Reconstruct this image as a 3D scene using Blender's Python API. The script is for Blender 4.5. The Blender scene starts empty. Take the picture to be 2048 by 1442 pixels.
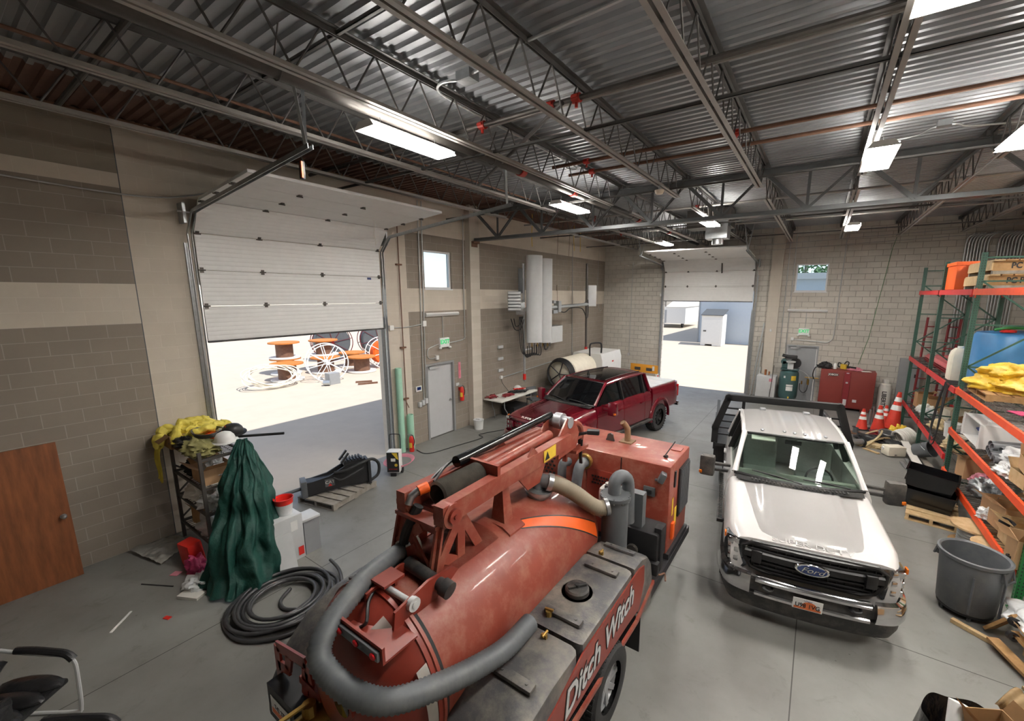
import bpy, bmesh, math, random
from math import pi, sin, cos, radians as rad
from mathutils import Vector, Matrix, noise
scene = bpy.context.scene
C = scene.collection
random.seed(7)
R = .2032          # one block course
B = .4064          # one block length

# ---------------------------------------------------------------- camera, sky, sun, exposure
cd = bpy.data.cameras.new('camera'); cam = bpy.data.objects.new('camera', cd); C.objects.link(cam)
yaw, pit, rol = 0.5902847710300865, -0.17545385611732223, 0.0026685775926201948
F = Vector((-sin(yaw)*cos(pit), cos(yaw)*cos(pit), sin(pit)))
Rt = Vector((cos(yaw), sin(yaw), 0)); U = Rt.cross(F)
R2 = Rt*cos(rol)+U*sin(rol); U2 = -Rt*sin(rol)+U*cos(rol)
mw = Matrix((R2, U2, -F)).transposed().to_4x4(); mw.translation = (8.96160274504508, -2.0400348046630894, 4.133730305156665)
cam.matrix_world = mw
cd.sensor_fit = 'HORIZONTAL'; cd.sensor_width = 36; cd.lens = 836.6065*36/2048
cd.shift_x = -51.766/2048; cd.shift_y = 15.05/2048; cd.clip_start = .05; cd.clip_end = 400
scene.camera = cam
vs = scene.view_settings
scene.display_settings.display_device = 'sRGB'
vs.view_transform = 'Standard'; vs.look = 'None'; vs.gamma = 1; vs.use_curve_mapping = False; vs.exposure = .62
w = bpy.data.worlds.new('world'); scene.world = w; w.use_nodes = True
wn = w.node_tree.nodes; wl = w.node_tree.links
sky = wn.new('ShaderNodeTexSky'); sky.sky_type = 'NISHITA'; sky.sun_disc = False; sky.sun_elevation = rad(56); sky.sun_rotation = rad(90); sky.altitude = 1300; sky.dust_density = .6
hs = wn.new('ShaderNodeHueSaturation'); hs.inputs['Saturation'].default_value = .6; wl.new(sky.outputs[0], hs.inputs['Color']); wl.new(hs.outputs[0], wn['Background'].inputs[0]); wn['Background'].inputs[1].default_value = .19
sd = bpy.data.lights.new('sun', 'SUN'); sd.energy = 3.9; sd.angle = rad(.53); sd.color = (1, .965, .91)
so = bpy.data.objects.new('sun', sd); C.objects.link(so)
so.rotation_euler = (-Vector((5.03, .35, 7.5))).to_track_quat('-Z', 'Y').to_euler()
LAMP = 72          # radiance of the tube fixtures
try:
    scene.cycles.use_denoising = True; scene.cycles.max_bounces = 10; scene.cycles.diffuse_bounces = 6; scene.cycles.glossy_bounces = 3
    scene.cycles.transparent_max_bounces = 12; scene.cycles.caustics_reflective = False; scene.cycles.caustics_refractive = False; scene.cycles.sample_clamp_indirect = 6
except Exception: pass

# ---------------------------------------------------------------- materials
def lin(h):
    h = h.lstrip('#'); o = []
    for i in (0, 2, 4):
        c = int(h[i:i+2], 16)/255
        o.append(c/12.92 if c <= .04045 else ((c+.055)/1.055)**2.4)
    return (*o, 1)
def nd(nt, t, **k):
    n = nt.nodes.new(t)
    for a, v in k.items():
        if a[0] == 'i': n.inputs[int(a[1:])].default_value = v
        else: setattr(n, a, v)
    return n
def mat(name, col, rough=.5, metal=0, var=.12, scale=6, bump=0, bscale=40, coat=0, spec=.5, col2=None, emit=None, estr=0, dust=None, dscale=3, damt=.5, dlo=.45, stretch=None):
    m = bpy.data.materials.new(name); m.use_nodes = True; nt = m.node_tree; b = nt.nodes['Principled BSDF']
    c = lin(col); b.inputs['Roughness'].default_value = rough; b.inputs['Metallic'].default_value = metal
    b.inputs['Specular IOR Level'].default_value = spec
    if coat: b.inputs['Coat Weight'].default_value = coat; b.inputs['Coat Roughness'].default_value = .06
    tc = nd(nt, 'ShaderNodeTexCoord'); out = None
    if var or col2:
        n = nd(nt, 'ShaderNodeTexNoise'); n.inputs['Scale'].default_value = scale; n.inputs['Detail'].default_value = 6; n.inputs['Roughness'].default_value = .65
        if stretch:
            mp_ = nd(nt, 'ShaderNodeMapping'); mp_.inputs['Scale'].default_value = stretch; nt.links.new(tc.outputs['Object'], mp_.inputs[0]); nt.links.new(mp_.outputs[0], n.inputs['Vector'])
        else: nt.links.new(tc.outputs['Object'], n.inputs['Vector'])
        cr = nd(nt, 'ShaderNodeValToRGB'); cr.color_ramp.elements[0].position = .3; cr.color_ramp.elements[1].position = .7
        cr.color_ramp.elements[0].color = lin(col2) if col2 else (c[0]*(1-var), c[1]*(1-var), c[2]*(1-var), 1)
        cr.color_ramp.elements[1].color = c if col2 else (min(1, c[0]*(1+var)), min(1, c[1]*(1+var)), min(1, c[2]*(1+var)), 1)
        nt.links.new(n.outputs['Fac'], cr.inputs[0]); out = cr.outputs[0]
    if dust:
        n2 = nd(nt, 'ShaderNodeTexNoise'); n2.inputs['Scale'].default_value = dscale; n2.inputs['Detail'].default_value = 8; n2.inputs['Roughness'].default_value = .7
        nt.links.new(tc.outputs['Object'], n2.inputs['Vector'])
        r2 = nd(nt, 'ShaderNodeMapRange'); r2.inputs[1].default_value = dlo; r2.inputs[2].default_value = dlo+.25; r2.inputs[3].default_value = 0; r2.inputs[4].default_value = damt
        nt.links.new(n2.outputs['Fac'], r2.inputs[0])
        mx = nd(nt, 'ShaderNodeMix', data_type='RGBA'); mx.inputs[7].default_value = lin(dust)
        nt.links.new(r2.outputs[0], mx.inputs[0])
        if out: nt.links.new(out, mx.inputs[6])
        else: mx.inputs[6].default_value = c
        out = mx.outputs[2]
    if out: nt.links.new(out, b.inputs['Base Color'])
    else: b.inputs['Base Color'].default_value = c
    if bump:
        n3 = nd(nt, 'ShaderNodeTexNoise'); n3.inputs['Scale'].default_value = bscale; n3.inputs['Detail'].default_value = 4
        nt.links.new(tc.outputs['Object'], n3.inputs['Vector'])
        bp = nd(nt, 'ShaderNodeBump'); bp.inputs['Strength'].default_value = bump; bp.inputs['Distance'].default_value = .02
        nt.links.new(n3.outputs['Fac'], bp.inputs['Height']); nt.links.new(bp.outputs[0], b.inputs['Normal'])
    if emit: b.inputs['Emission Color'].default_value = lin(emit); b.inputs['Emission Strength'].default_value = estr
    return m
def glassmat(name, tint, gloss=.9):
    m = bpy.data.materials.new(name); m.use_nodes = True; nt = m.node_tree; nt.nodes.remove(nt.nodes['Principled BSDF'])
    t = nd(nt, 'ShaderNodeBsdfTransparent'); t.inputs[0].default_value = lin(tint)
    g = nd(nt, 'ShaderNodeBsdfGlossy'); g.inputs['Roughness'].default_value = .02
    lw = nd(nt, 'ShaderNodeLayerWeight'); lw.inputs[0].default_value = .5; pw = nd(nt, 'ShaderNodeMath', operation='POWER'); pw.inputs[1].default_value = 5; nt.links.new(lw.outputs['Facing'], pw.inputs[0]); f = nd(nt, 'ShaderNodeMath', operation='MULTIPLY_ADD'); f.inputs[1].default_value = .9; f.inputs[2].default_value = .05; nt.links.new(pw.outputs[0], f.inputs[0])
    mx = nd(nt, 'ShaderNodeMixShader'); nt.links.new(f.outputs[0], mx.inputs[0]); nt.links.new(t.outputs[0], mx.inputs[1]); nt.links.new(g.outputs[0], mx.inputs[2])
    nt.links.new(mx.outputs[0], nt.nodes['Material Output'].inputs[0]); return m
def blockmat(name, col, mortar, axis, var=.1, bump=.5, msize=.012, rough=.85, mix2=None):
    """painted concrete block: brick pattern laid on the wall's own length (X or Y) and height"""
    m = bpy.data.materials.new(name); m.use_nodes = True; nt = m.node_tree; b = nt.nodes['Principled BSDF']; b.inputs['Roughness'].default_value = rough
    tc = nd(nt, 'ShaderNodeTexCoord'); sp = nd(nt, 'ShaderNodeSeparateXYZ'); nt.links.new(tc.outputs['Object'], sp.inputs[0])
    cb = nd(nt, 'ShaderNodeCombineXYZ'); nt.links.new(sp.outputs[0 if axis == 'X' else 1], cb.inputs[0]); nt.links.new(sp.outputs[2], cb.inputs[1])
    br = nd(nt, 'ShaderNodeTexBrick'); br.offset = .5; br.squash = 1
    c = lin(col); br.inputs['Color1'].default_value = c; br.inputs['Color2'].default_value = tuple(x*(1-var) for x in c[:3])+(1,)
    br.inputs['Mortar'].default_value = lin(mortar); br.inputs['Scale'].default_value = 1
    br.inputs['Mortar Size'].default_value = msize/2; br.inputs['Mortar Smooth'].default_value = .3; br.inputs['Bias'].default_value = -.2
    br.inputs['Brick Width'].default_value = B; br.inputs['Row Height'].default_value = R
    nt.links.new(cb.outputs[0], br.inputs['Vector'])
    n = nd(nt, 'ShaderNodeTexNoise'); n.inputs['Scale'].default_value = 1.2; n.inputs['Detail'].default_value = 9; n.inputs['Roughness'].default_value = .7
    nt.links.new(tc.outputs['Object'], n.inputs['Vector'])
    mr = nd(nt, 'ShaderNodeMapRange'); mr.inputs[1].default_value = .3; mr.inputs[2].default_value = .7; mr.inputs[3].default_value = 1-var; mr.inputs[4].default_value = 1+var
    nt.links.new(n.outputs['Fac'], mr.inputs[0])
    mx = nd(nt, 'ShaderNodeMix', data_type='RGBA', blend_type='MULTIPLY'); mx.inputs[0].default_value = 1
    nt.links.new(br.outputs['Color'], mx.inputs[6]); nt.links.new(mr.outputs[0], mx.inputs[7]); nt.links.new(mx.outputs[2], b.inputs['Base Color'])
    n2 = nd(nt, 'ShaderNodeTexNoise'); n2.inputs['Scale'].default_value = 90; nt.links.new(tc.outputs['Object'], n2.inputs['Vector'])
    ma = nd(nt, 'ShaderNodeMath', operation='MULTIPLY_ADD'); ma.inputs[1].default_value = -1; nt.links.new(br.outputs['Fac'], ma.inputs[0])
    m2 = nd(nt, 'ShaderNodeMath', operation='MULTIPLY'); m2.inputs[1].default_value = .35; nt.links.new(n2.outputs['Fac'], m2.inputs[0]); nt.links.new(m2.outputs[0], ma.inputs[2])
    bp = nd(nt, 'ShaderNodeBump'); bp.inputs['Strength'].default_value = bump; bp.inputs['Distance'].default_value = .008
    nt.links.new(ma.outputs[0], bp.inputs['Height']); nt.links.new(bp.outputs[0], b.inputs['Normal'])
    return m
M = {}
def mm(n, *a, **k): M[n] = mat(n, *a, **k)
mm('black', '1c1c1e', .5, var=.1); mm('blackgloss', '101012', .18, var=0); mm('blackplastic', '2a2a2b', .55, var=.1, dust='8a8378', dscale=4, damt=.35)
mm('tank_plastic', '48484a', .5, var=.1, dust='a39a8c', dscale=2.5, damt=.55, dlo=.42, bump=.1, bscale=60)
mm('rubber', '232324', .75, var=.15); mm('tyre', '262627', .8, var=.15, bump=.1); mm('chrome', 'd8d8da', .08, 1, var=0); mm('steel', 'a9abad', .35, .9, var=.08)
mm('galv', 'b4b8ba', .38, .8, var=.12, scale=18); mm('conduit', 'c2c5c5', .4, .6, var=.06); mm('darksteel', '55514d', .5, .4, var=.2, scale=4)
mm('joist', '5a5856', .5, .3, var=.2, scale=3); mm('joistlight', '9a9691', .45, .3, var=.12, scale=3); mm('truss', '5e6061', .45, .3, var=.12)
mm('rustpipe', '70503e', .7, .1, var=.25, scale=6); mm('sprinkler', 'b03024', .45, var=.15); mm('white', 'e6e6e4', .45, var=.03); mm('whitegloss', 'eeeeee', .15, var=0, coat=.5)
mm('offwhite', 'dcd9d2', .55, var=.05); mm('cream', 'e8e1cf', .55, var=.06); mm('greymetal', '9b9da0', .4, .2, var=.05); mm('greylight', 'c4c6c7', .4, var=.04); mm('greydark', '55585b', .5, var=.08)
mm('ovrpanel', 'e9e9e8', .38, var=.03); mm('wood', 'b08a5c', .7, var=.2, scale=9, col2='8e6a42'); mm('woodpale', 'cdb48c', .7, var=.2, scale=9, col2='b29468'); mm('woodgrey', '9a948c', .8, scale=9, col2='7b746b')
mm('cardboard', 'b4906a', .85, var=.1, scale=4); mm('carddark', '9a7852', .85, var=.1); mm('ditch', '853a2c', .42, var=.1, scale=3, dust='a5806c', dscale=6, damt=.4, dlo=.46, coat=.1)
mm('ditchclean', '7e3024', .35, var=.1, scale=3); mm('orange', 'e8601c', .45, var=.06); mm('orangerack', 'd9491f', .45, var=.12, scale=5, dust='b98870', dscale=9, damt=.35, dlo=.55); mm('redrack', 'c22a2c', .45, var=.12, scale=5, dust='c99890', dscale=9, damt=.35, dlo=.55)
mm('greenrack', '32574a', .45, var=.1); mm('greenrackbright', '1c6b34', .45, var=.1); mm('darkred', '7d1f26', .5, var=.1); mm('yellow', 'd9b73a', .6, var=.1); mm('yellowtarp', 'dcb42e', .55, var=.2, scale=4, dust='e8d9a0', dscale=4, damt=.6); mm('tan', 'c4b08a', .8, var=.12)
mm('redplastic', 'd42c24', .4, var=.05); mm('conered', 'd84030', .5, var=.08); mm('blueplastic', '3b7fb8', .35, var=.08); mm('green', '2c7a3c', .45, var=.06); mm('mint', 'a9d8c0', .45, var=.06, dust='8a9a86', dscale=6, damt=.4); mm('blue', '3a4a7c', .5, var=.1)
mm('tarp', '275a50', .55, var=.2, scale=5, bump=.9, bscale=11); mm('greytarp', 'c9c7c1', .6, var=.1, bump=.25, bscale=9); mm('leather', '1d1d1f', .32, var=.12, bump=.25, bscale=22); mm('olive', '8f8a58', .8, var=.2); mm('yellowcloth', 'dfce5a', .6, var=.15, scale=5)
mm('hosegrey', '5a5e62', .5, var=.12, scale=9, dust='8d8a84', damt=.3); mm('hosetan', '857a68', .6, var=.12); mm('brass', 'a88848', .35, .8, var=.1); mm('hosedark', '4b4843', .6, var=.15, dust='7d7468', damt=.4); mm('ruststack', '84694f', .7, .2, var=.25); mm('copper', 'b87850', .35, .8, var=.1); mm('jobox', '7a2d26', .5, var=.06, scale=2)
mm('compgreen', '3d5a5a', .4, var=.06); mm('plastic_clear', 'd8dadb', .2, var=.1, bump=.5, bscale=14); mm('paper', 'eeece6', .7, var=.03); mm('pink', 'd88a9a', .6, var=.1); mm('magenta', 'b03060', .5, var=.1); mm('teal', '2f7f8f', .5, var=.1)
mm('lens', 'ffffff', .4, var=0, emit='fffaf2', estr=LAMP); mm('fillglow', 'ffffff', .4, var=0, emit='fffaf2', estr=LAMP*.2); mm('exitgreen', '2fbf72', .5, var=0, emit='2fbf72', estr=.35); mm('signwhite', 'f1f3f1', .4, var=0)
mm('redpaint', '5f0a1a', .22, 0, var=.04, coat=.8); mm('whitepaint', 'd2d0cf', .22, var=.01, coat=.6); mm('darkglass', '0c0d0f', .04, var=0, spec=.6); mm('blackframe', '161617', .4, var=.05)
mm('headlamp', '8d9196', .12, .9, var=.45, scale=26); mm('amber', 'd06a1c', .25, var=0); mm('redlens', 'a01418', .2, var=0); mm('fordblue', '1c2f66', .2, var=0, coat=.6); mm('plateorange', 'd8703a', .5, var=.15, scale=14); mm('seat', '8a908f', .8, var=.1); mm('dash', '8f918b', .7, var=.08)
mm('radiator', '2c2c2e', .6, var=.2); mm('hoodscoop', '3a3a3c', .5); mm('doorgrey', 'bfc0c2', .4, var=.03); mm('door2grey', 'a2a5a8', .45, var=.04); mm('trimgrey', '8c8d8e', .45, var=.05); mm('winwhite', 'e8eaec', .4, var=0)
mm('oak', '8f5530', .45, scale=2.2, col2='683a1e', stretch=(6, 6, .7)); mm('asphaltlight', 'c6bfb6', .9, var=.06, scale=3); mm('bcoil', '3a3a3c', .3, var=.05); mm('pvcgrey', '6f7276', .4, var=.08); mm('trash', '55585c', .5, var=.06, dust='7c7a76', dscale=5, damt=.3); mm('bag', '131315', .22, var=.1, bump=.6, bscale=12)
mm('whitesteel', 'eeeeec', .5, var=.04); mm('sidingwhite', 'b4bec9', .6, var=.02); mm('shedwhite', 'dedcd8', .6, var=.02); mm('grassgreen', '3f7a34', .9, var=.3, scale=9); mm('treegreen', '5d7a52', .9, var=.35, scale=5)
M['glass'] = glassmat('glass', 'e8f0f4'); M['autoglass'] = glassmat('autoglass', 'd3e0d8')
M['blk_beige'] = blockmat('block_beige', 'cfc5b7', 'd6cdc0', 'Y', .06, .35, .008); M['blk_dark'] = blockmat('block_dark', '8d8378', 'a3998e', 'Y', .07, .45, .012); M['blk_mid'] = blockmat('block_mid', '8f8678', '9b9284', 'Y', .06, .35, .008)
M['blk_grey'] = blockmat('block_grey', 'cbc6bd', '9f9a91', 'X', .11, .9, .014); M['blk_pil'] = blockmat('block_pil', 'c8c0b4', 'c0b8ab', 'X', .05, .3, .008); M['blk_pily'] = blockmat('block_pily', 'b0a594', 'aca08f', 'Y', .05, .3, .008)

# ---------------------------------------------------------------- mesh helpers
def TR(loc=(0, 0, 0), rot=(0, 0, 0), sc=(1, 1, 1)):
    from mathutils import Euler
    return Matrix.Translation(loc) @ Euler(rot).to_matrix().to_4x4() @ Matrix.Diagonal((*sc, 1))
class MB:
    def __init__(s): s.bm = bmesh.new(); s.mi = 0
    def face(s, vs):
        try: f = s.bm.faces.new(vs); f.material_index = s.mi; return f
        except ValueError: return None
    def poly(s, pts): return s.face([s.bm.verts.new(p) for p in pts])
    def boxl(s, x0, y0, z0, x1, y1, z1, m=None, bev=0):
        v = [Vector((x, y, z)) for z in (z0, z1) for y in (y0, y1) for x in (x0, x1)]
        if m: v = [m @ p for p in v]
        v = [s.bm.verts.new(p) for p in v]; fs = []
        for q in ((0, 2, 3, 1), (4, 5, 7, 6), (0, 1, 5, 4), (2, 6, 7, 3), (0, 4, 6, 2), (1, 3, 7, 5)): fs.append(s.face([v[i] for i in q]))
        if bev:
            es = list({e for f in fs for e in f.edges})
            r = bmesh.ops.bevel(s.bm, geom=es, offset=bev, segments=2, affect='EDGES', profile=.6)
            for f in r['faces']: f.material_index = s.mi
        return s
    def box(s, c, d, rot=(0, 0, 0), bev=0):
        return s.boxl(-d[0]/2, -d[1]/2, -d[2]/2, d[0]/2, d[1]/2, d[2]/2, TR(c, rot), bev)
    def bar(s, a, b, w, h, up=(0, 0, 1)):
        a, b = Vector(a), Vector(b); d = b-a; L = d.length; z = d.normalized(); u = Vector(up)
        if abs(z.dot(u)) > .98: u = Vector((0, 1, 0))
        x = z.cross(u).normalized(); y = x.cross(z)
        m = Matrix((x, y, z)).transposed().to_4x4(); m.translation = a
        return s.boxl(-w/2, -h/2, 0, w/2, h/2, L, m)
    def tube(s, pts, r, n=8, closed=False, caps=True):
        pts = [Vector(p) for p in pts]; N = len(pts); rs = r if isinstance(r, (list, tuple)) else [r]*N
        T = []
        for i in range(N):
            a = pts[(i-1) % N] if (closed or i > 0) else pts[i]; b = pts[(i+1) % N] if (closed or i < N-1) else pts[i]
            T.append((b-a).normalized())
        u = T[0].orthogonal().normalized(); rings = []
        for i in range(N):
            u = u-T[i]*u.dot(T[i])
            u = u.normalized() if u.length > 1e-6 else T[i].orthogonal().normalized()
            v = T[i].cross(u)
            rings.append([s.bm.verts.new(pts[i]+(u*cos(2*pi*k/n)+v*sin(2*pi*k/n))*rs[i]) for k in range(n)])
        for i in range(N if closed else N-1):
            A, Bq = rings[i], rings[(i+1) % N]
            for k in range(n): s.face((A[k], A[(k+1) % n], Bq[(k+1) % n], Bq[k]))
        if caps and not closed: s.face(rings[0][::-1]); s.face(rings[-1])
        return s
    def cyl(s, a, b, r, r2=None, n=16, caps=True): return s.tube([a, b], [r, r if r2 is None else r2], n, caps=caps)
    def lathe(s, prof, n=24, m=None, a0=0, a1=2*pi):
        full = abs(a1-a0-2*pi) < 1e-6; K = n if full else n+1; rings = []
        for r, z in prof:
            if r < 1e-6: p = Vector((0, 0, z)); rings.append([s.bm.verts.new(m @ p if m else p)]*K); continue
            ring = []
            for k in range(K):
                a = a0+(a1-a0)*k/n; p = Vector((r*cos(a), r*sin(a), z)); ring.append(s.bm.verts.new(m @ p if m else p))
            rings.append(ring)
        for A, Q in zip(rings, rings[1:]):
            for k in range(K if full else K-1):
                j = (k+1) % K; vs = []
                for x in (A[k], A[j], Q[j], Q[k]):
                    if x not in vs: vs.append(x)
                if len(vs) > 2: s.face(vs)
        return s
    def prism(s, pts, m, d):
        """closed 2D outline in the local xy plane of matrix m, thickness d along local z"""
        a = [s.bm.verts.new(m @ Vector((x, y, 0))) for x, y in pts]; b = [s.bm.verts.new(m @ Vector((x, y, d))) for x, y in pts]; n = len(pts)
        s.face(a[::-1]); s.face(b)
        for k in range(n): s.face((a[k], a[(k+1) % n], b[(k+1) % n], b[k]))
        return s
    def loft(s, rings, closed=True, caps=True):
        V = [[s.bm.verts.new(p) for p in r] for r in rings]; n = len(rings[0])
        for A, Q in zip(V, V[1:]):
            for k in range(n if closed else n-1): s.face((A[k], A[(k+1) % n], Q[(k+1) % n], Q[k]))
        if caps and closed: s.face(V[0][::-1]); s.face(V[-1])
        return s
    def grid(s, f, nu, nv, th=0, wrap=False):
        V = [[s.bm.verts.new(f(i/nu, j/nv)) for j in range(nv+1)] for i in range(nu+1)]; fs = []
        for i in range(nu):
            for j in range(nv): fs.append(s.face((V[i][j], V[i+1][j], V[i+1][j+1], V[i][j+1])))
        if th: bmesh.ops.solidify(s.bm, geom=[f for f in fs if f], thickness=th)
        return s
    def ell(s, c, r, n=16, m=8, rot=(0, 0, 0)):
        M4 = TR(c, rot, r)
        return s.lathe([(sin(pi*k/m) if 0 < k < m else 0, -cos(pi*k/m)) for k in range(m+1)], n, M4)
    def add(s, mesh, m):
        n0 = len(s.bm.verts); nf = len(s.bm.faces); s.bm.from_mesh(mesh); s.bm.verts.ensure_lookup_table(); s.bm.faces.ensure_lookup_table()
        for v in s.bm.verts[n0:]: v.co = m @ v.co
        for f in s.bm.faces[nf:]: f.material_index = s.mi
        return s
    def build(s, name, m, parent=None, sharp=35, weld=0):
        bm = s.bm
        if weld: bmesh.ops.remove_doubles(bm, verts=bm.verts, dist=weld)
        bmesh.ops.recalc_face_normals(bm, faces=bm.faces)
        for f in bm.faces: f.smooth = True
        t = rad(sharp)
        for e in bm.edges:
            if len(e.link_faces) == 2: e.smooth = e.calc_face_angle(0) < t
        me = bpy.data.meshes.new(name); bm.to_mesh(me); bm.free()
        for x in (m if isinstance(m, (list, tuple)) else [m]): me.materials.append(M[x] if isinstance(x, str) else x)
        o = bpy.data.objects.new(name, me); C.objects.link(o)
        if parent: o.parent = parent
        return o
def tag(o, label, cat, group=None, kind=None):
    if label: o['label'] = label
    if cat: o['category'] = cat
    if group: o['group'] = group
    if kind: o['kind'] = kind
    return o
def thing(name, label, cat, loc=(0, 0, 0), rz=0, group=None, rot=None):
    o = bpy.data.objects.new(name, None); C.objects.link(o); o.location = loc; o.rotation_euler = rot or (0, 0, rz); o.empty_display_size = .1
    return tag(o, label, cat, group)
def at(o, loc, rot=(0, 0, 0), sc=None):
    o.location = loc; o.rotation_euler = rot
    if sc: o.scale = sc if isinstance(sc, (tuple, list)) else (sc,)*3
    return o
def dup(root, loc, rot=None, label=None, sc=None):
    r = root.copy(); C.objects.link(r); r.location = loc
    if rot is not None: r.rotation_euler = rot if isinstance(rot, (tuple, list)) else (0, 0, rot)
    if sc: r.scale = sc if isinstance(sc, (tuple, list)) else (sc,)*3
    if label: r['label'] = label
    for ch in list(root.children):
        c = ch.copy(); C.objects.link(c); c.parent = r
        for g in ch.children:
            d = g.copy(); C.objects.link(d); d.parent = c
    return r
def struct(o): o['kind'] = 'structure'; return o
def text(body, size, depth, name, m, parent, mx, shear=0, off=0, align='CENTER', sx=1):
    cu = bpy.data.curves.new(name, 'FONT'); cu.body = body; cu.size = size; cu.extrude = depth; cu.shear = shear; cu.offset = off; cu.align_x = align; cu.align_y = 'CENTER'; cu.resolution_u = 3
    t = bpy.data.objects.new('tmp', cu); C.objects.link(t); bpy.context.view_layer.update()
    me = bpy.data.meshes.new_from_object(t.evaluated_get(bpy.context.evaluated_depsgraph_get())); bpy.data.objects.remove(t)
    b = MB(); b.add(me, mx @ Matrix.Diagonal((sx, 1, 1, 1))); bpy.data.meshes.remove(me)
    return b.build(name, m, parent)
def plane_m(o, x, y):
    """matrix whose local x,y,z axes are x, y and x cross y, at o"""
    x, y = Vector(x).normalized(), Vector(y).normalized(); z = x.cross(y).normalized(); y = z.cross(x)
    m = Matrix((x, y, z)).transposed().to_4x4(); m.translation = o; return m
def spl(pts, n=8, closed=False):
    """Catmull-Rom through points"""
    P = [Vector(p) for p in pts]; N = len(P); out = []
    for i in range(N if closed else N-1):
        g = (lambda k: P[k % N]) if closed else (lambda k: P[max(0, min(N-1, k))])
        a, b, c, d = g(i-1), g(i), g(i+1), g(i+2)
        for k in range(n):
            t = k/n; out.append(.5*((2*b)+(c-a)*t+(2*a-5*b+4*c-d)*t*t+(3*b-a-3*c+d)*t**3))
    if not closed: out.append(P[-1])
    return out
def boolcut(o, cutter):
    md = o.modifiers.new('b', 'BOOLEAN'); md.object = cutter; md.operation = 'DIFFERENCE'; md.solver = 'EXACT'
    bpy.context.view_layer.update()
    me = bpy.data.meshes.new_from_object(o.evaluated_get(bpy.context.evaluated_depsgraph_get()))
    o.modifiers.clear(); old = o.data; o.data = me; bpy.data.meshes.remove(old); me.name = o.name
    bm = bmesh.new(); bm.from_mesh(me)
    for f in bm.faces: f.smooth = True
    for e in bm.edges:
        if len(e.link_faces) == 2: e.smooth = e.calc_face_angle(0) < rad(35)
    bm.to_mesh(me); bm.free(); bpy.data.objects.remove(cutter)
def nz(p, s=1.): return noise.noise(Vector(p)*s)
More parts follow.
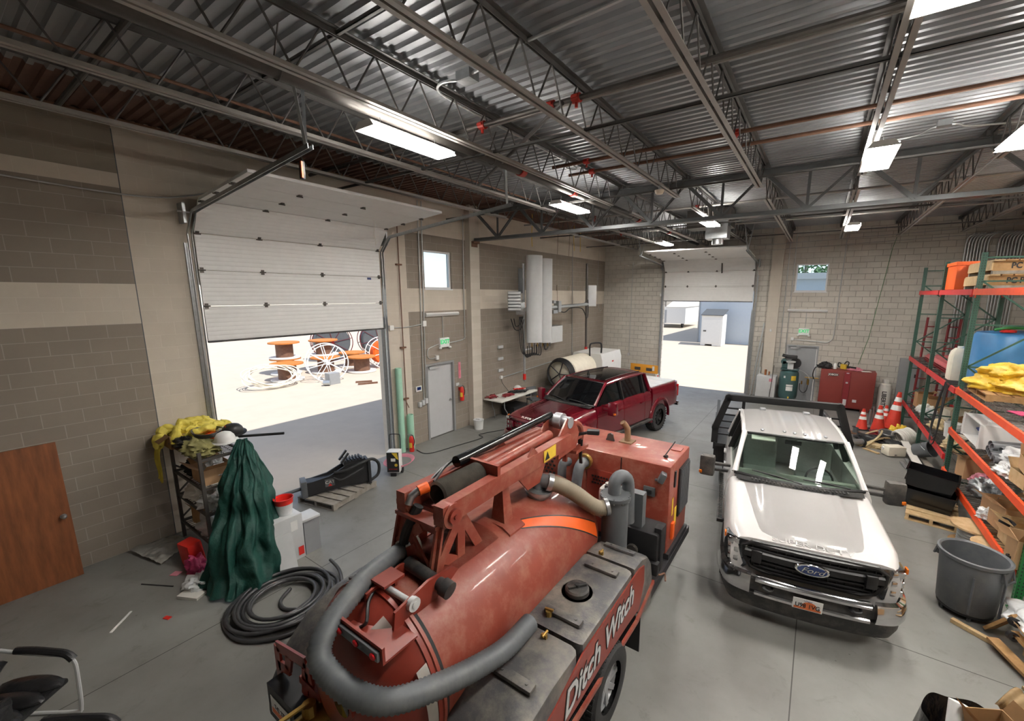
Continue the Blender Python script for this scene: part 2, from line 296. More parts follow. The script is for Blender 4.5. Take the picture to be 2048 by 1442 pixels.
# ---------------------------------------------------------------- the room shell
D = 17.18; YF = -6.2; XR = 14.4; ZT = 6.72
def floormat():
    m = bpy.data.materials.new('concrete_floor'); m.use_nodes = True; nt = m.node_tree; b = nt.nodes['Principled BSDF']
    tc = nd(nt, 'ShaderNodeTexCoord'); L = nt.links
    n = nd(nt, 'ShaderNodeTexNoise'); n.inputs['Scale'].default_value = .55; n.inputs['Detail'].default_value = 10; n.inputs['Roughness'].default_value = .62; L.new(tc.outputs['Object'], n.inputs['Vector'])
    cr = nd(nt, 'ShaderNodeValToRGB'); e = cr.color_ramp.elements; e[0].position = .3; e[0].color = lin('6e6c68'); e[1].position = .72; e[1].color = lin('878784'); L.new(n.outputs['Fac'], cr.inputs[0])
    n2 = nd(nt, 'ShaderNodeTexNoise'); n2.inputs['Scale'].default_value = 3.2; n2.inputs['Detail'].default_value = 9; n2.inputs['Roughness'].default_value = .75; n2.inputs['Distortion'].default_value = .6; L.new(tc.outputs['Object'], n2.inputs['Vector'])
    r2 = nd(nt, 'ShaderNodeMapRange'); r2.inputs[1].default_value = .56; r2.inputs[2].default_value = .72; r2.inputs[3].default_value = 0; r2.inputs[4].default_value = .5; L.new(n2.outputs['Fac'], r2.inputs[0])
    m1 = nd(nt, 'ShaderNodeMix', data_type='RGBA'); L.new(r2.outputs[0], m1.inputs[0]); L.new(cr.outputs[0], m1.inputs[6]); m1.inputs[7].default_value = lin('5d5953')
    v = nd(nt, 'ShaderNodeTexVoronoi'); v.inputs['Scale'].default_value = 2.2; L.new(tc.outputs['Object'], v.inputs['Vector'])
    lt = nd(nt, 'ShaderNodeMath', operation='LESS_THAN'); lt.inputs[1].default_value = .022; L.new(v.outputs['Distance'], lt.inputs[0])
    sc0 = nd(nt, 'ShaderNodeMath', operation='MULTIPLY'); sc0.inputs[1].default_value = .55; L.new(lt.outputs[0], sc0.inputs[0])
    v2 = nd(nt, 'ShaderNodeTexVoronoi'); v2.inputs['Scale'].default_value = 7; L.new(tc.outputs['Object'], v2.inputs['Vector']); lt2 = nd(nt, 'ShaderNodeMath', operation='LESS_THAN'); lt2.inputs[1].default_value = .05; L.new(v2.outputs['Distance'], lt2.inputs[0]); gt2 = nd(nt, 'ShaderNodeMath', operation='MULTIPLY'); L.new(lt2.outputs[0], gt2.inputs[0]); L.new(r2.outputs[0], gt2.inputs[1]); ad2 = nd(nt, 'ShaderNodeMath', operation='MAXIMUM'); L.new(gt2.outputs[0], ad2.inputs[0]); L.new(sc0.outputs[0], ad2.inputs[1])
    m2 = nd(nt, 'ShaderNodeMix', data_type='RGBA'); L.new(ad2.outputs[0], m2.inputs[0]); L.new(m1.outputs[2], m2.inputs[6]); m2.inputs[7].default_value = lin('4a4742')
    sp = nd(nt, 'ShaderNodeSeparateXYZ'); L.new(tc.outputs['Object'], sp.inputs[0]); prev = None
    for k, off in ((0, 3.0), (1, .92)):
        a = nd(nt, 'ShaderNodeMath', operation='SUBTRACT'); a.inputs[1].default_value = off; L.new(sp.outputs[k], a.inputs[0])
        p = nd(nt, 'ShaderNodeMath', operation='PINGPONG'); p.inputs[1].default_value = 1.525; L.new(a.outputs[0], p.inputs[0])
        q = nd(nt, 'ShaderNodeMath', operation='LESS_THAN'); q.inputs[1].default_value = .006; L.new(p.outputs[0], q.inputs[0])
        if prev:
            mxn = nd(nt, 'ShaderNodeMath', operation='MAXIMUM'); L.new(prev.outputs[0], mxn.inputs[0]); L.new(q.outputs[0], mxn.inputs[1]); prev = mxn
        else: prev = q
    m3 = nd(nt, 'ShaderNodeMix', data_type='RGBA'); L.new(prev.outputs[0], m3.inputs[0]); L.new(m2.outputs[2], m3.inputs[6]); m3.inputs[7].default_value = lin('3c3a37'); L.new(m3.outputs[2], b.inputs['Base Color'])
    rr = nd(nt, 'ShaderNodeMapRange'); rr.inputs[3].default_value = .32; rr.inputs[4].default_value = .62; L.new(n2.outputs['Fac'], rr.inputs[0]); L.new(rr.outputs[0], b.inputs['Roughness'])
    bp = nd(nt, 'ShaderNodeBump'); bp.inputs['Strength'].default_value = .08; bp.inputs['Distance'].default_value = .01; L.new(n2.outputs['Fac'], bp.inputs['Height']); L.new(bp.outputs[0], b.inputs['Normal'])
    return m
M['floor'] = floormat(); M['primer'] = mat('deck_primer', '6e5247', .6, .2, var=.2, scale=2); M['deck'] = mat('steel_deck', '97999c', .34, .35, var=.12, scale=1.5)
struct(MB().boxl(0, YF, -.25, XR, D, 0).build('floor', 'floor'))
def wall(name, P, us, zs, hole, mi, mats, t):
    """P(u, z, d): point on the wall, d metres behind its face"""
    b = MB(); us = sorted(us); zs = sorted(zs); nu, nz_ = len(us)-1, len(zs)-1
    H = [[hole((us[i]+us[i+1])/2, (zs[j]+zs[j+1])/2) for j in range(nz_)] for i in range(nu)]
    for i in range(nu):
        for j in range(nz_):
            if H[i][j]: continue
            u0, u1, z0, z1 = us[i], us[i+1], zs[j], zs[j+1]; b.mi = mi((u0+u1)/2, (z0+z1)/2)
            b.poly([P(u0, z0, 0), P(u1, z0, 0), P(u1, z1, 0), P(u0, z1, 0)]); b.poly([P(u0, z0, t), P(u1, z0, t), P(u1, z1, t), P(u0, z1, t)])
            for di, dj, a, c in ((-1, 0, (u0, z0), (u0, z1)), (1, 0, (u1, z0), (u1, z1)), (0, -1, (u0, z0), (u1, z0)), (0, 1, (u0, z1), (u1, z1))):
                x, y = i+di, j+dj
                if not (0 <= x < nu and 0 <= y < nz_) or H[x][y]: b.poly([P(*a, 0), P(*c, 0), P(*c, t), P(*a, t)])
    return struct(b.build(name, mats, weld=.0005))
G1 = (.8, 4.42, 4.27); G2 = (2.98, 6.64, 4.27); DR1 = (5.76, 6.78, 2.16); W1 = (5.83, 6.84, 4.26, 5.29); DR2 = (8.0, 9.02, 2.16); W2 = (8.03, 9.06, 4.24, 5.28)
def lz(u, z):
    r = z/R
    if u < 0: return 1 if (r < 18 or 21 < r < 28) else (2 if r > 29 else 0)
    if u < 5.24: return 0
    return 1 if (r < 18 or 21 < r < 28) else 0
wall('wall_left', lambda u, z, d: (-d, u, z), [YF, 0, G1[0], G1[1], 5.24, DR1[0], DR1[1], W1[0], W1[1], D], [0, G1[2], DR1[2], W1[2], W1[3], 18*R, 21*R, 28*R, 29*R, ZT],
     lambda u, z: (G1[0] < u < G1[1] and z < G1[2]) or (DR1[0] < u < DR1[1] and z < DR1[2]) or (W1[0] < u < W1[1] and W1[2] < z < W1[3]), lz, ['blk_beige', 'blk_dark', 'blk_mid'], .2)
wall('wall_back', lambda u, z, d: (u, D+d, z), [-.2, 0, G2[0], G2[1], DR2[0], DR2[1], W2[0], W2[1], XR+.2], [0, G2[2], DR2[2], W2[2], W2[3], ZT],
     lambda u, z: (G2[0] < u < G2[1] and z < G2[2]) or (DR2[0] < u < DR2[1] and z < DR2[2]) or (W2[0] < u < W2[1] and W2[2] < z < W2[3]), lambda u, z: 0, ['blk_grey'], .2)
struct(MB().boxl(XR, YF, 0, XR+.2, D, ZT).build('wall_right', 'blk_beige')); struct(MB().boxl(-.2, YF-.2, 0, XR+.2, YF, ZT).build('wall_front', 'blk_grey'))
struct(MB().boxl(0, 7.42, 0, .2, 7.83, ZT).build('trim_1', 'blk_pil')); struct(MB().boxl(7.18, D-.14, 0, 7.58, D, ZT).build('trim_2', 'blk_pil'))
b = MB(); b.boxl(-.012, -.006, 0, .002, .006, ZT-.2); struct(b.build('trim_3', 'greydark'))
# corrugated roof deck: ribs run across the room
pr = []; p = .1524; y = YF-.2
while y < D+.3: pr += [(y, 6.66), (y+.052, 6.66), (y+.07, 6.70), (y+.134, 6.70)]; y += p
b = MB(); b.loft([[Vector((x, yy, zz)) for yy, zz in pr] for x in (1.3, 5, 10, XR+.2)], closed=False); b.boxl(-.2, YF-.2, 6.76, XR+.2, D+.2, 6.9); b.mi = 1; b.loft([[Vector((x, yy, zz)) for yy, zz in pr] for x in (-.2, 1.3)], closed=False); struct(b.build('ceiling', ['deck', 'primer'], sharp=10))
b = MB(); b.boxl(-.2, YF, 6.9, .0, D, 7.5); b.boxl(-.2, D, 6.9, XR+.2, D+.2, 7.5); struct(b.build('trim_4', 'sidingwhite'))
b = MB(); b.boxl(.0, YF, 6.6, .1, D, 6.66); struct(b.build('trim_5', 'rustpipe'))
# ---------------------------------------------------------------- doors and windows
def frame_box(b, x0, z0, x1, z1, w_, y0, y1): b.boxl(x0, y0, z0, x0+w_, y1, z1); b.boxl(x1-w_, y0, z0, x1, y1, z1); b.boxl(x0+w_, y0, z1-w_, x1-w_, y1, z1)
def mandoor(name, org, rz, mdoor, mfr):
    t = struct(thing(name, None, None, org, rz)); b = MB(); frame_box(b, -.03, 0, 1.05, 2.19, .06, -.12, .02); b.build('door_frame', mfr, t)
    b = MB(); b.boxl(.035, -.1, .01, .985, -.055, 2.125); b.build('door_leaf', mdoor, t)
    b = MB(); b.boxl(.04, -.055, .0, .98, .0, .012); b.build('threshold', 'darksteel', t)
    b = MB(); b.cyl((.1, -.055, 1.0), (.1, .0, 1.0), .012); b.bar((.1, 0, 1), (.2, 0, 1), .018, .02); b.cyl((.1, -.056, 1.0), (.1, -.045, 1.0), .035); b.build('door_handle', 'steel', t)
    b = MB(); b.boxl(.62, -.055, 2.03, .9, 0, 2.09); b.bar((.8, -.01, 2.07), (.55, .1, 2.08), .02, .015); b.bar((.55, .1, 2.08), (.72, -.0, 2.15), .02, .015); b.build('door_closer', 'greylight', t)
    return t
mandoor('door_1', (0, 6.78, 0), -pi/2, 'doorgrey', 'trimgrey'); mandoor('door_2', (9.02, D, 0), pi, 'door2grey', 'door2grey')
def window(name, org, rz, wd, hg):
    t = struct(thing(name, None, None, org, rz)); b = MB()
    for z0 in (0, hg-.05): b.boxl(0, -.13, z0, wd, -.05, z0+.05)
    b.boxl(0, -.13, .05, .05, -.05, hg-.05); b.boxl(wd-.05, -.13, .05, wd, -.05, hg-.05); b.build('window_frame', 'winwhite', t)
    b = MB(); b.boxl(.05, -.095, .05, wd-.05, -.089, hg-.05); b.build('pane', 'glass', t)
    b = MB(); b.boxl(-.02, -.05, -.03, wd+.02, .02, 0); b.build('window_sill', 'winwhite', t)
window('window_1', (0, W1[1], W1[2]), -pi/2, W1[1]-W1[0], W1[3]-W1[2]); window('window_2', (W2[1], D, W2[2]), pi, W2[1]-W2[0], W2[3]-W2[2])
# ---------------------------------------------------------------- overhead sectional doors
def sectional(name, org, rz, wd, zb, ztop, nv, nh, hp, ph, ztrack, slope, xend):
    """local x along the opening, y into the room, z up: nv upright panels, one tilted, nh lying under the roof"""
    t = struct(thing(name, None, None, org, rz)); pts = [(.07, zb+ph*k) for k in range(nv+1)]
    y0, z0 = pts[-1]; y1 = .07+ph*.62; z1 = z0+ph*.78; pts.append((y1, z1))
    for k in range(nh): y0, z0 = pts[-1]; pts.append((y0+ph*.985, z0+ph*slope))
    for k in range(len(pts)-1):
        a, c = Vector((0, *pts[k])), Vector((0, *pts[k+1])); d = (c-a).normalized(); nrm = Vector((0, d.z, -d.y)); pr = []; n = 8
        L = (c-a).length-.006
        for i in range(n):       # shallow pressed ribs across each panel, on the room side
            s0 = L*i/n
            pr += [(s0+.003, .0), (s0+.012, -.003), (s0+.018, 0)]
        pr.append((L, 0)); prof = [a+d*s_+nrm*o_ for s_, o_ in pr]+[c-d*.006-nrm*.045, a-nrm*.045]
        b = MB(); b.loft([[p_+Vector((x, 0, 0)) for p_ in prof] for x in (.02, wd-.02)]); b.build('door_panel', 'ovrpanel', t, sharp=20)
        if k:
            for x in [.06, wd*.4, wd*.72, wd-.06]:
                b = MB(); b.bar(a-d*.045+nrm*.008+Vector((x, 0, 0)), a+d*.045+nrm*.008+Vector((x, 0, 0)), .05, .014, up=nrm); b.cyl(a+Vector((x-.05, 0, 0))+nrm*.02, a+Vector((x+.05, 0, 0))+nrm*.02, .011, n=8); b.build('hinge', 'darksteel', t)
    for s_ in (0, 1):
        x = -.05 if s_ == 0 else wd+.05; b = MB(); tr = [(.09, .02)]+[(.09, zb+ph*nv-.02)]+[(pts[nv+1][0]-.05, ztrack-.03)]+[(pts[nv+1][0]+.2, ztrack)]+[(xend, ztrack+(xend-.6)*slope)]
        for a, c in zip(tr, tr[1:]):
            for dx in (-.028, .028): b.bar((x+dx, *a), (x+dx, *c), .008 if 1 else 0, .055, up=(1, 0, 0)) if False else b.bar((x+dx, *a), (x+dx, *c), .05, .006, up=(1, 0, 0))
            b.bar((x-.03 if s_ == 0 else x+.03, *a), (x-.03 if s_ == 0 else x+.03, *c), .055, .008, up=(1, 0, 0))
        b.boxl(x-.07, 0, 0, x-.02, .03, ztop-.2) if s_ == 0 else b.boxl(x+.02, 0, 0, x+.07, .03, ztop-.2); b.build('door_track', 'galv', t)
        b = MB(); b.boxl(-.03+ (x if s_ else x), 0, 0, .09+(x-.06 if s_ else x-.0), .004, ztop-1.6); b.build('jamb_angle', 'galv', t)
        z = ztrack+(xend-.6)*slope
        b = MB(); b.bar((x, xend-.1, z), (x-.12, xend-.28, 6.55), .035, .006); b.bar((x, xend-.1, z), (x+.14, xend-.02, 6.5), .035, .006); b.build('track_hanger', 'galv', t)
    b = MB(); b.cyl((-.2, .16, ztop+.28), (wd+.2, .16, ztop+.28), .016, n=8); b.boxl(-.14, 0, ztop+.1, -.1, .22, ztop+.42); b.boxl(wd+.1, 0, ztop+.1, wd+.14, .22, ztop+.42)
    b.build('torsion_shaft', 'galv', t); b = MB(); b.boxl(.02, .03, zb-.03, wd-.02, .11, zb); b.build('bottom_seal', 'blackplastic', t)
    return t, pts
g1, gp = sectional('door_3', (0, G1[1], 0), -pi/2, 3.62, 3.30, 5.16, 3, 3, 0, .61, 5.46, .09, 4.0)
b = MB(); b.grid(lambda u, v: (.9+.0*u+.03*v, gp[4][0]+.75+.02*sin(u*9)+.0*v+.02*v, gp[4][1]+.0-.0-u*.5), 8, 1, th=.004); b.build('pull_strap', 'offwhite', g1)
b = MB(); b.mi = 0; b.boxl(.28, .078, 4.45, .38, .082, 4.5); b.build('maker_plate', 'blue', g1)
g2, gp2 = sectional('door_4', (G2[1], D, 0), pi, 3.66, 3.85, 5.1, 2, 4, 0, .62, 5.42, .07, 3.1)
b = MB(); b.bar((1.24, .42, 5.9), (1.24, .2, 5.0), .05, .03); b.build('strut', 'darksteel', g2)
# ---------------------------------------------------------------- steel: joists, girder truss
JX = [1.85, 3.35, 4.85, 6.30, 7.80, 9.30, 10.85, 12.4, 13.8]
def joist(y0, y1, label):
    t = thing('roof_joist', label, 'joist', (0, y0, 0), group='open web roof joists'); L = y1-y0
    b = MB()
    for s_ in (-1, 1): b.boxl(s_*.012, 0, 6.60, s_*.07, L, 6.608); b.boxl(s_*.012, 0, 6.55, s_*.02, L, 6.60)
    b.build('top_chord', 'joist', t); b = MB()
    for s_ in (-1, 1): b.boxl(s_*.014, .55, 6.075, s_*.062, L-.55, 6.083); b.boxl(s_*.014, .55, 6.083, s_*.022, L-.55, 6.13)
    b.build('bottom_chord', 'joistlight', t); b = MB(); n = int((L-1.1)/.56); st = (L-1.1)/n; pp = []
    for k in range(n+1): pp += [(0, .55+st*k, 6.09)]+([(0, .55+st*(k+.5), 6.57)] if k < n else [])
    for a, c in zip(pp, pp[1:]): b.cyl(a, c, .0105, n=6)
    b.cyl((0, .55, 6.1), (0, .12, 6.56), .0125, n=6); b.cyl((0, L-.55, 6.1), (0, L-.12, 6.56), .0125, n=6); b.boxl(-.06, 0, 6.52, .06, .12, 6.6); b.boxl(-.06, L-.12, 6.52, .06, L, 6.6); b.build('web', 'joist', t)
    return t
TY = 7.62; jf = joist(YF+.1, TY-.02, ''); jb_ = joist(TY+.02, D, ''); ordw = ['nearest the left wall', 'second from the left wall', 'third from the left wall, beside the sprinkler main', 'fourth from the left wall', 'fifth from the left wall', 'sixth from left, carrying the light fixtures', 'seventh from the left wall', 'eighth from the left, above the pallet rack', 'nearest the right wall']
for src, side in ((jf, 'in front of the girder truss'), (jb_, 'between the girder truss and the far block wall')):
    for i, x in enumerate(JX):
        lab = 'dark steel open web roof joist %s, %s' % (ordw[i], side); lab = ' '.join(lab.split()[:16])
        if i == 0: src.location.x = x; src['label'] = lab
        else: dup(src, (x, src.location.y, 0), label=lab)
def bar2(b, a, c, w_=.05, g=.03):
    for s_ in (-1, 1): o = Vector((0, s_*(g/2+w_/2), 0)); b.bar(Vector(a)+o, Vector(c)+o, w_, .01, up=(0, 1, 0)); b.bar(Vector(a)+Vector((0, s_*g/2, 0)), Vector(c)+Vector((0, s_*g/2, 0)), .012, .06, up=(0, 1, 0))
t = thing('girder_truss', 'grey steel girder truss spanning across the shop from the block pilaster', 'truss', (0, TY, 0)); X1 = XR
b = MB(); 
for s_ in (-1, 1): b.boxl(.22, s_*.012, 5.66, X1, s_*.1, 5.675); b.boxl(.22, s_*.012, 5.675, X1, s_*.025, 5.75)
b.build('bottom_chord', 'truss', t); b = MB()
for s_ in (-1, 1): b.boxl(.22, s_*.012, 6.505, X1, s_*.1, 6.52); b.boxl(.22, s_*.012, 6.42, X1, s_*.025, 6.505)
b.build('top_chord', 'truss', t); low = [1.1]+[(a+c)/2 for a, c in zip(JX, JX[1:])]
for i, x in enumerate(low):
    up0 = JX[i-1] if i else .3; up1 = JX[i]; b = MB(); b.bar((x, 0, 5.72), (up0, 0, 6.46), .07, .06, up=(0, 1, 0)); b.build('diagonal', 'truss', t)
    b = MB(); bar2(b, (x, 0, 5.72), (up1, 0, 6.46), .035, .03); b.build('diagonal', 'truss', t); b = MB(); b.bar((x, 0, 5.72), (x, 0, 6.46), .05, .03, up=(0, 1, 0)); b.build('vertical', 'truss', t)
b = MB(); b.boxl(.2, -.13, 5.6, .3, .13, 5.66); b.boxl(.2, -.13, 5.5, .215, .13, 5.6); b.build('bearing_plate', 'rustpipe', t)
# ---------------------------------------------------------------- tube lamps
def fixture():
    t = thing('ceiling_light', '', 'ceiling light', group='long tube light fixtures'); b = MB(); pr = [(-.17, 0), (-.1, .075), (.1, .075), (.17, 0), (.165, 0), (.098, .07), (-.098, .07), (-.165, 0)]
    b.loft([[(x, y, z) for x, z in pr] for y in (-.61, .61)])
    for y in (-.615, .605): b.prism([(-.17, 0), (.17, 0), (.1, .075), (-.1, .075)], plane_m((0, y+.01, 0), (1, 0, 0), (0, 0, 1)), .01)
    b.build('housing', 'white', t); b = MB()
    for x in (-.135, -.08, -.027, .027, .08, .135): b.cyl((x, -.59, .022), (x, .59, .022), .013, n=8)
    b.build('tube', 'lens', t); b = MB(); b.boxl(-.155, -.595, .036, .155, .595, .04); b.build('reflector', 'lens', t); b = MB(); b.boxl(-.07, -.5, .076, .07, .5, .078); b.build('added_fill_strip', 'fillglow', t); b = MB()  # glowing strip on the housing top is added to brighten upper walls and deck
    b.bm.free()
    for y in (-.4, .4): b = MB(); b.cyl((0, y, .075), (0, y, .17), .004, n=6); b.build('hanger_wire', 'steel', t)
    return t
LF = [((4.66, 1.6, 5.9), 'long tube light under the second and third joists, nearest the big overhead door'), ((4.3, 6.15, 5.92), 'tube light hung beside the girder truss at the sprinkler main'), ((6.35, 9.75, 5.92), 'tube light beyond the truss, above the red pickup roof line'), ((4.0, 13.6, 5.92), 'tube light farthest away, before the far overhead door'),
      ((9.42, 1.3, 5.92), 'tube light at the top edge of the photo, under the sixth joist'), ((9.4, 5.5, 5.92), 'square looking tube light under the sixth joist, before the truss'), ((9.45, 12.6, 5.92), 'small far tube light above the exit door side of the far wall'), ((10.75, 5.35, 5.92), 'tube light cut by the right edge of the photo'),
      ((13.0, 1.2, 5.92), 'tube light'), ((13.0, 9.5, 5.92), 'tube light')]  # last two are unseen fixtures, added to light the room from the right
fx = fixture()
for i, (p_, lab) in enumerate(LF):
    lab = lab if i < 8 else 'unseen tube light added for more room light near the right wall, %s of two' % ('nearer', 'farther')[i-8]
    if i == 0: fx.location = p_; fx['label'] = lab
    else: dup(fx, p_, label=lab)
# ---------------------------------------------------------------- outside
M['yard'] = mat('yard', 'beb2a2', .9, var=.05, scale=1.5)
b = MB(); b.boxl(-140, -60, -.3, 0, 160, -.02); b.boxl(0, D, -.3, 120, 160, -.02); struct(b.build('ground', 'yard'))
tag(MB().boxl(-45, 74, -.02, .0, 92, .06).build('lawn_strip', 'grassgreen'), 'green lawn strip far across the yard behind the white trailer', 'grass', kind='stuff')
t = thing('neighbor_building', 'pale grey sided building across the yard beyond the far overhead door', 'building', (0, 36.64, 0))
b = MB(); b.boxl(.1, 0, -.02, 26, 16, 5.3); b.build('wall', 'sidingwhite', t); b = MB(); b.boxl(-.25, -.35, 5.3, 26.4, 16.4, 5.75); b.build('roof_edge', 'greylight', t)
b = MB(); b.boxl(.06, -.06, 0, .16, .04, 5.3); b.build('corner_trim', 'greymetal', t); b = MB()
for k in range(40): b.boxl(.2, -.006, .15+k*.127, 26, 0, .162+k*.127)
b.build('siding_joint', 'greylight', t)
t = thing('utility_shed', 'white metal utility shed standing before the pale building', 'shed', (1.75, 34.5, 0))
b = MB(); b.boxl(-.8, -.5, .12, .8, 1.2, 2.5); b.boxl(-.8, -.5, 0, -.45, 1.2, .12); b.boxl(.1, -.5, 0, .8, 1.2, .12); b.build('body', 'shedwhite', t)
b = MB(); b.loft([[(x, -.62, 2.45), (x, -.62, 2.5), (x, 1.3, 2.92), (x, 1.3, 2.82)] for x in (-.86, .86)]); b.build('roof', 'greydark', t)
b = MB(); b.boxl(-.72, -.53, .2, .7, -.5, 2.15); b.build('door', 'shedwhite', t); b = MB(); b.boxl(-.62, -.56, 1.15, -.4, -.53, 1.25); b.build('latch', 'darksteel', t)
t = thing('cargo_trailer', 'white box trailer with brown load parked far across the yard', 'trailer', (-6.4, 51, 0)); b = MB(); b.boxl(-2.4, 0, .55, 1.6, 7, 2.6); b.build('body', 'shedwhite', t)
b = MB(); b.boxl(-2.4, -.01, .55, -.7, .0, 2.2); b.build('side_panel', 'greymetal', t); b = MB(); b.boxl(-2.4, 0, 2.6, -.8, 5, 3.3); b.build('load', 'woodgrey', t); b = MB(); b.loft([[(x, y, z) for y, z in ((-.1, 2.6), (7, 2.6), (3.5, 3.4))] for x in (-.8, 1.7)]); b.build('canopy', 'shedwhite', t)
for x in (-2, -1.5, 1.0):
    b = MB(); b.cyl((x-.1, 1.2, .35), (x+.1, 1.2, .35), .35, n=14); b.build('wheel', 'tyre', t)
tree_lab = ['pale leafy tree far behind the lawn strip', 'leafy tree beyond the roof edge of the pale building, seen through the small window', 'bushy tree at the far corner of the lawn strip']
for (x, y, h, r_), lab in zip(((-16, 100, 9, 4), (7, 58, 13, 4.6), (-5, 95, 10, 4)), tree_lab):
    t = thing('leafy_tree', lab, 'tree', (x, y, 0)); b = MB(); b.cyl((0, 0, 0), (0, 0, h*.6), .3, .15, n=8); b.build('trunk', 'woodgrey', t); b = MB(); rr = random.Random(x)
    for k in range(900):
        a, e, q = rr.uniform(0, 2*pi), rr.uniform(-1, 1), rr.uniform(.55, 1)**.5*r_; s_ = (1-e*e)**.5; c = Vector((q*s_*cos(a), q*s_*sin(a), h*.66+q*e*.8)); s2 = rr.uniform(.2, .5)
        d1 = Vector((rr.uniform(-1, 1), rr.uniform(-1, 1), rr.uniform(-1, 1)))*s2; d2 = Vector((rr.uniform(-1, 1), rr.uniform(-1, 1), rr.uniform(-1, 1)))*s2; b.poly([c-d1, c+d2, c+d1, c-d2])
    b.build('foliage', 'treegreen', t)
def spool(mcore):
    t = thing('cable_spool', '', 'cable spool', group='empty wooden cable spools in the yard'); b = MB(); b.cyl((0, 0, 0), (0, 0, .06), .72, n=28); b.build('flange', 'offwhite', t)
    b = MB(); b.cyl((0, 0, .76), (0, 0, .82), .72, n=28); b.build('flange', 'offwhite', t); b = MB(); b.cyl((0, 0, .06), (0, 0, .76), .4, n=24); b.build('core', mcore, t); return t
s1 = spool('rustpipe'); s1.children[2].data.materials[0] = mat('spool_core', 'c07430', .7, var=.15, scale=4); first = True
for x, y, z, lab in ((-12.2, 7.75, 0, 'lowest orange spool at the left of the yard pile'), (-13.9, 8.5, .0, 'ground spool behind the leftmost one'), (-13.9, 8.5, .83, 'upper orange spool, leftmost of the top row'), (-12.6, 9.9, 0, 'ground spool directly behind the white spoked reel'), (-13.4, 10.3, .83, 'top row spool behind the white spoked reel'), (-11.3, 11.15, 0, 'small low orange spool right of the white spoked reel'), (-13.2, 11.8, 0, 'ground spool before the grey conduit reels')):
    lab = 'empty wooden cable spool, '+lab
    if first: s1.location = (x, y, z); s1['label'] = lab; first = False
    else: dup(s1, (x, y, z), random.uniform(0, 3), label=lab)
def reel(name, lab, loc, r_, wd, mrim, mcoil=None, rc=.6, rz=0, ns=8):
    t = thing(name, lab, 'reel', loc, rz)
    for x in (-wd/2, wd/2):
        b = MB(); b.tube([(x, r_*cos(a), r_+r_*sin(a)) for a in [2*pi*k/40 for k in range(40)]], .025, 6, closed=True); b.cyl((x-.03, 0, r_), (x+.03, 0, r_), .09, n=12)
        for k in range(ns): a = 2*pi*k/ns+.2; b.cyl((x, .06*cos(a), r_+.06*sin(a)), (x, r_*cos(a), r_+r_*sin(a)), .02, n=6)
        b.build('spoked_rim', mrim, t)
    b = MB(); b.cyl((-wd/2, 0, r_), (wd/2, 0, r_), .06, n=10); b.build('axle', mrim, t)
    if mcoil:
        b = MB(); n = int(wd/.08)
        for k in range(n): b.tube([(-wd/2+.04+k*.08, rc*cos(a), r_+rc*sin(a)) for a in [2*pi*q/30 for q in range(30)]], .042, 6, closed=True)
        b.cyl((-wd/2+.02, 0, r_), (wd/2-.02, 0, r_), rc-.02, n=24); b.build('conduit_coil', mcoil, t)
    return t
reel('spoked_reel', 'empty white spoked steel reel standing in front of the orange spools', (-10.6, 8.85, -.02), .88, .75, 'whitesteel', rz=-.35)
reel('conduit_reel', 'orange conduit wound on a spoked reel at the door jamb', (-11.6, 12.7, -.02), .85, .7, 'whitesteel', 'orange', .6, rz=-.3)
for x, y, z, lab in ((-16.4, 12.5, -.02, 'left of three'), (-15.6, 15.2, -.02, 'middle of three'), (-14.9, 18.0, -.02, 'right of three')): reel('conduit_reel', 'reel of dull grey conduit on red spokes, '+lab+' behind the spools', (x, y, z), 1.15, 1.0, 'redpaint', 'bcoil' if 0 else 'greydark', .98, rz=-.4)
reel('conduit_reel', 'far orange conduit reel seen over the grey reels', (-19, 19, -.02), 1.2, 1, 'whitesteel', 'orange', .9, rz=-.3)
b = MB()
for k in range(7): b.tube([(.55*cos(a)+.12*sin(k*2.1)-.25, (1.0+.09*sin(k*1.7))*sin(a)+.12*cos(k*3.3), .06+.35+.35*cos(a+pi)+.03*k+.06*sin(a*2+k)) for a in [2*pi*q/36 for q in range(36)]], .024, 6, closed=True)
o = b.build('cable_coil', 'cream'); at(o, (-10.9, 6.6, 0)); tag(o, 'loose coil of cream cable lying before the leftmost orange spools', 'cable coil')
t = thing('valve_box', 'grey steel valve box on the ground under the white spoked reel', 'box', (-9.6, 8.5, 0)); b = MB(); b.boxl(-.2, -.25, -.02, .2, .25, .5); b.build('body', 'greymetal', t); b = MB(); b.cyl((.1, -.5, .12), (.3, -.3, .12), .12, n=12); b.build('pipe_stub', 'galv', t)
for k, (p0, p1, lab) in enumerate((((-8.4, 9.0), (-8.0, 9.75), 'nearer long rusty bar lying on the bright yard by the jamb'), ((-8.9, 9.2), (-8.5, 9.8), 'farther short rusty bar lying on the bright yard'))): b = MB(); b.bar((*p0, .02), (*p1, .02), .09, .07); tag(b.build('iron_bar', 'rustpipe'), lab, 'bar')
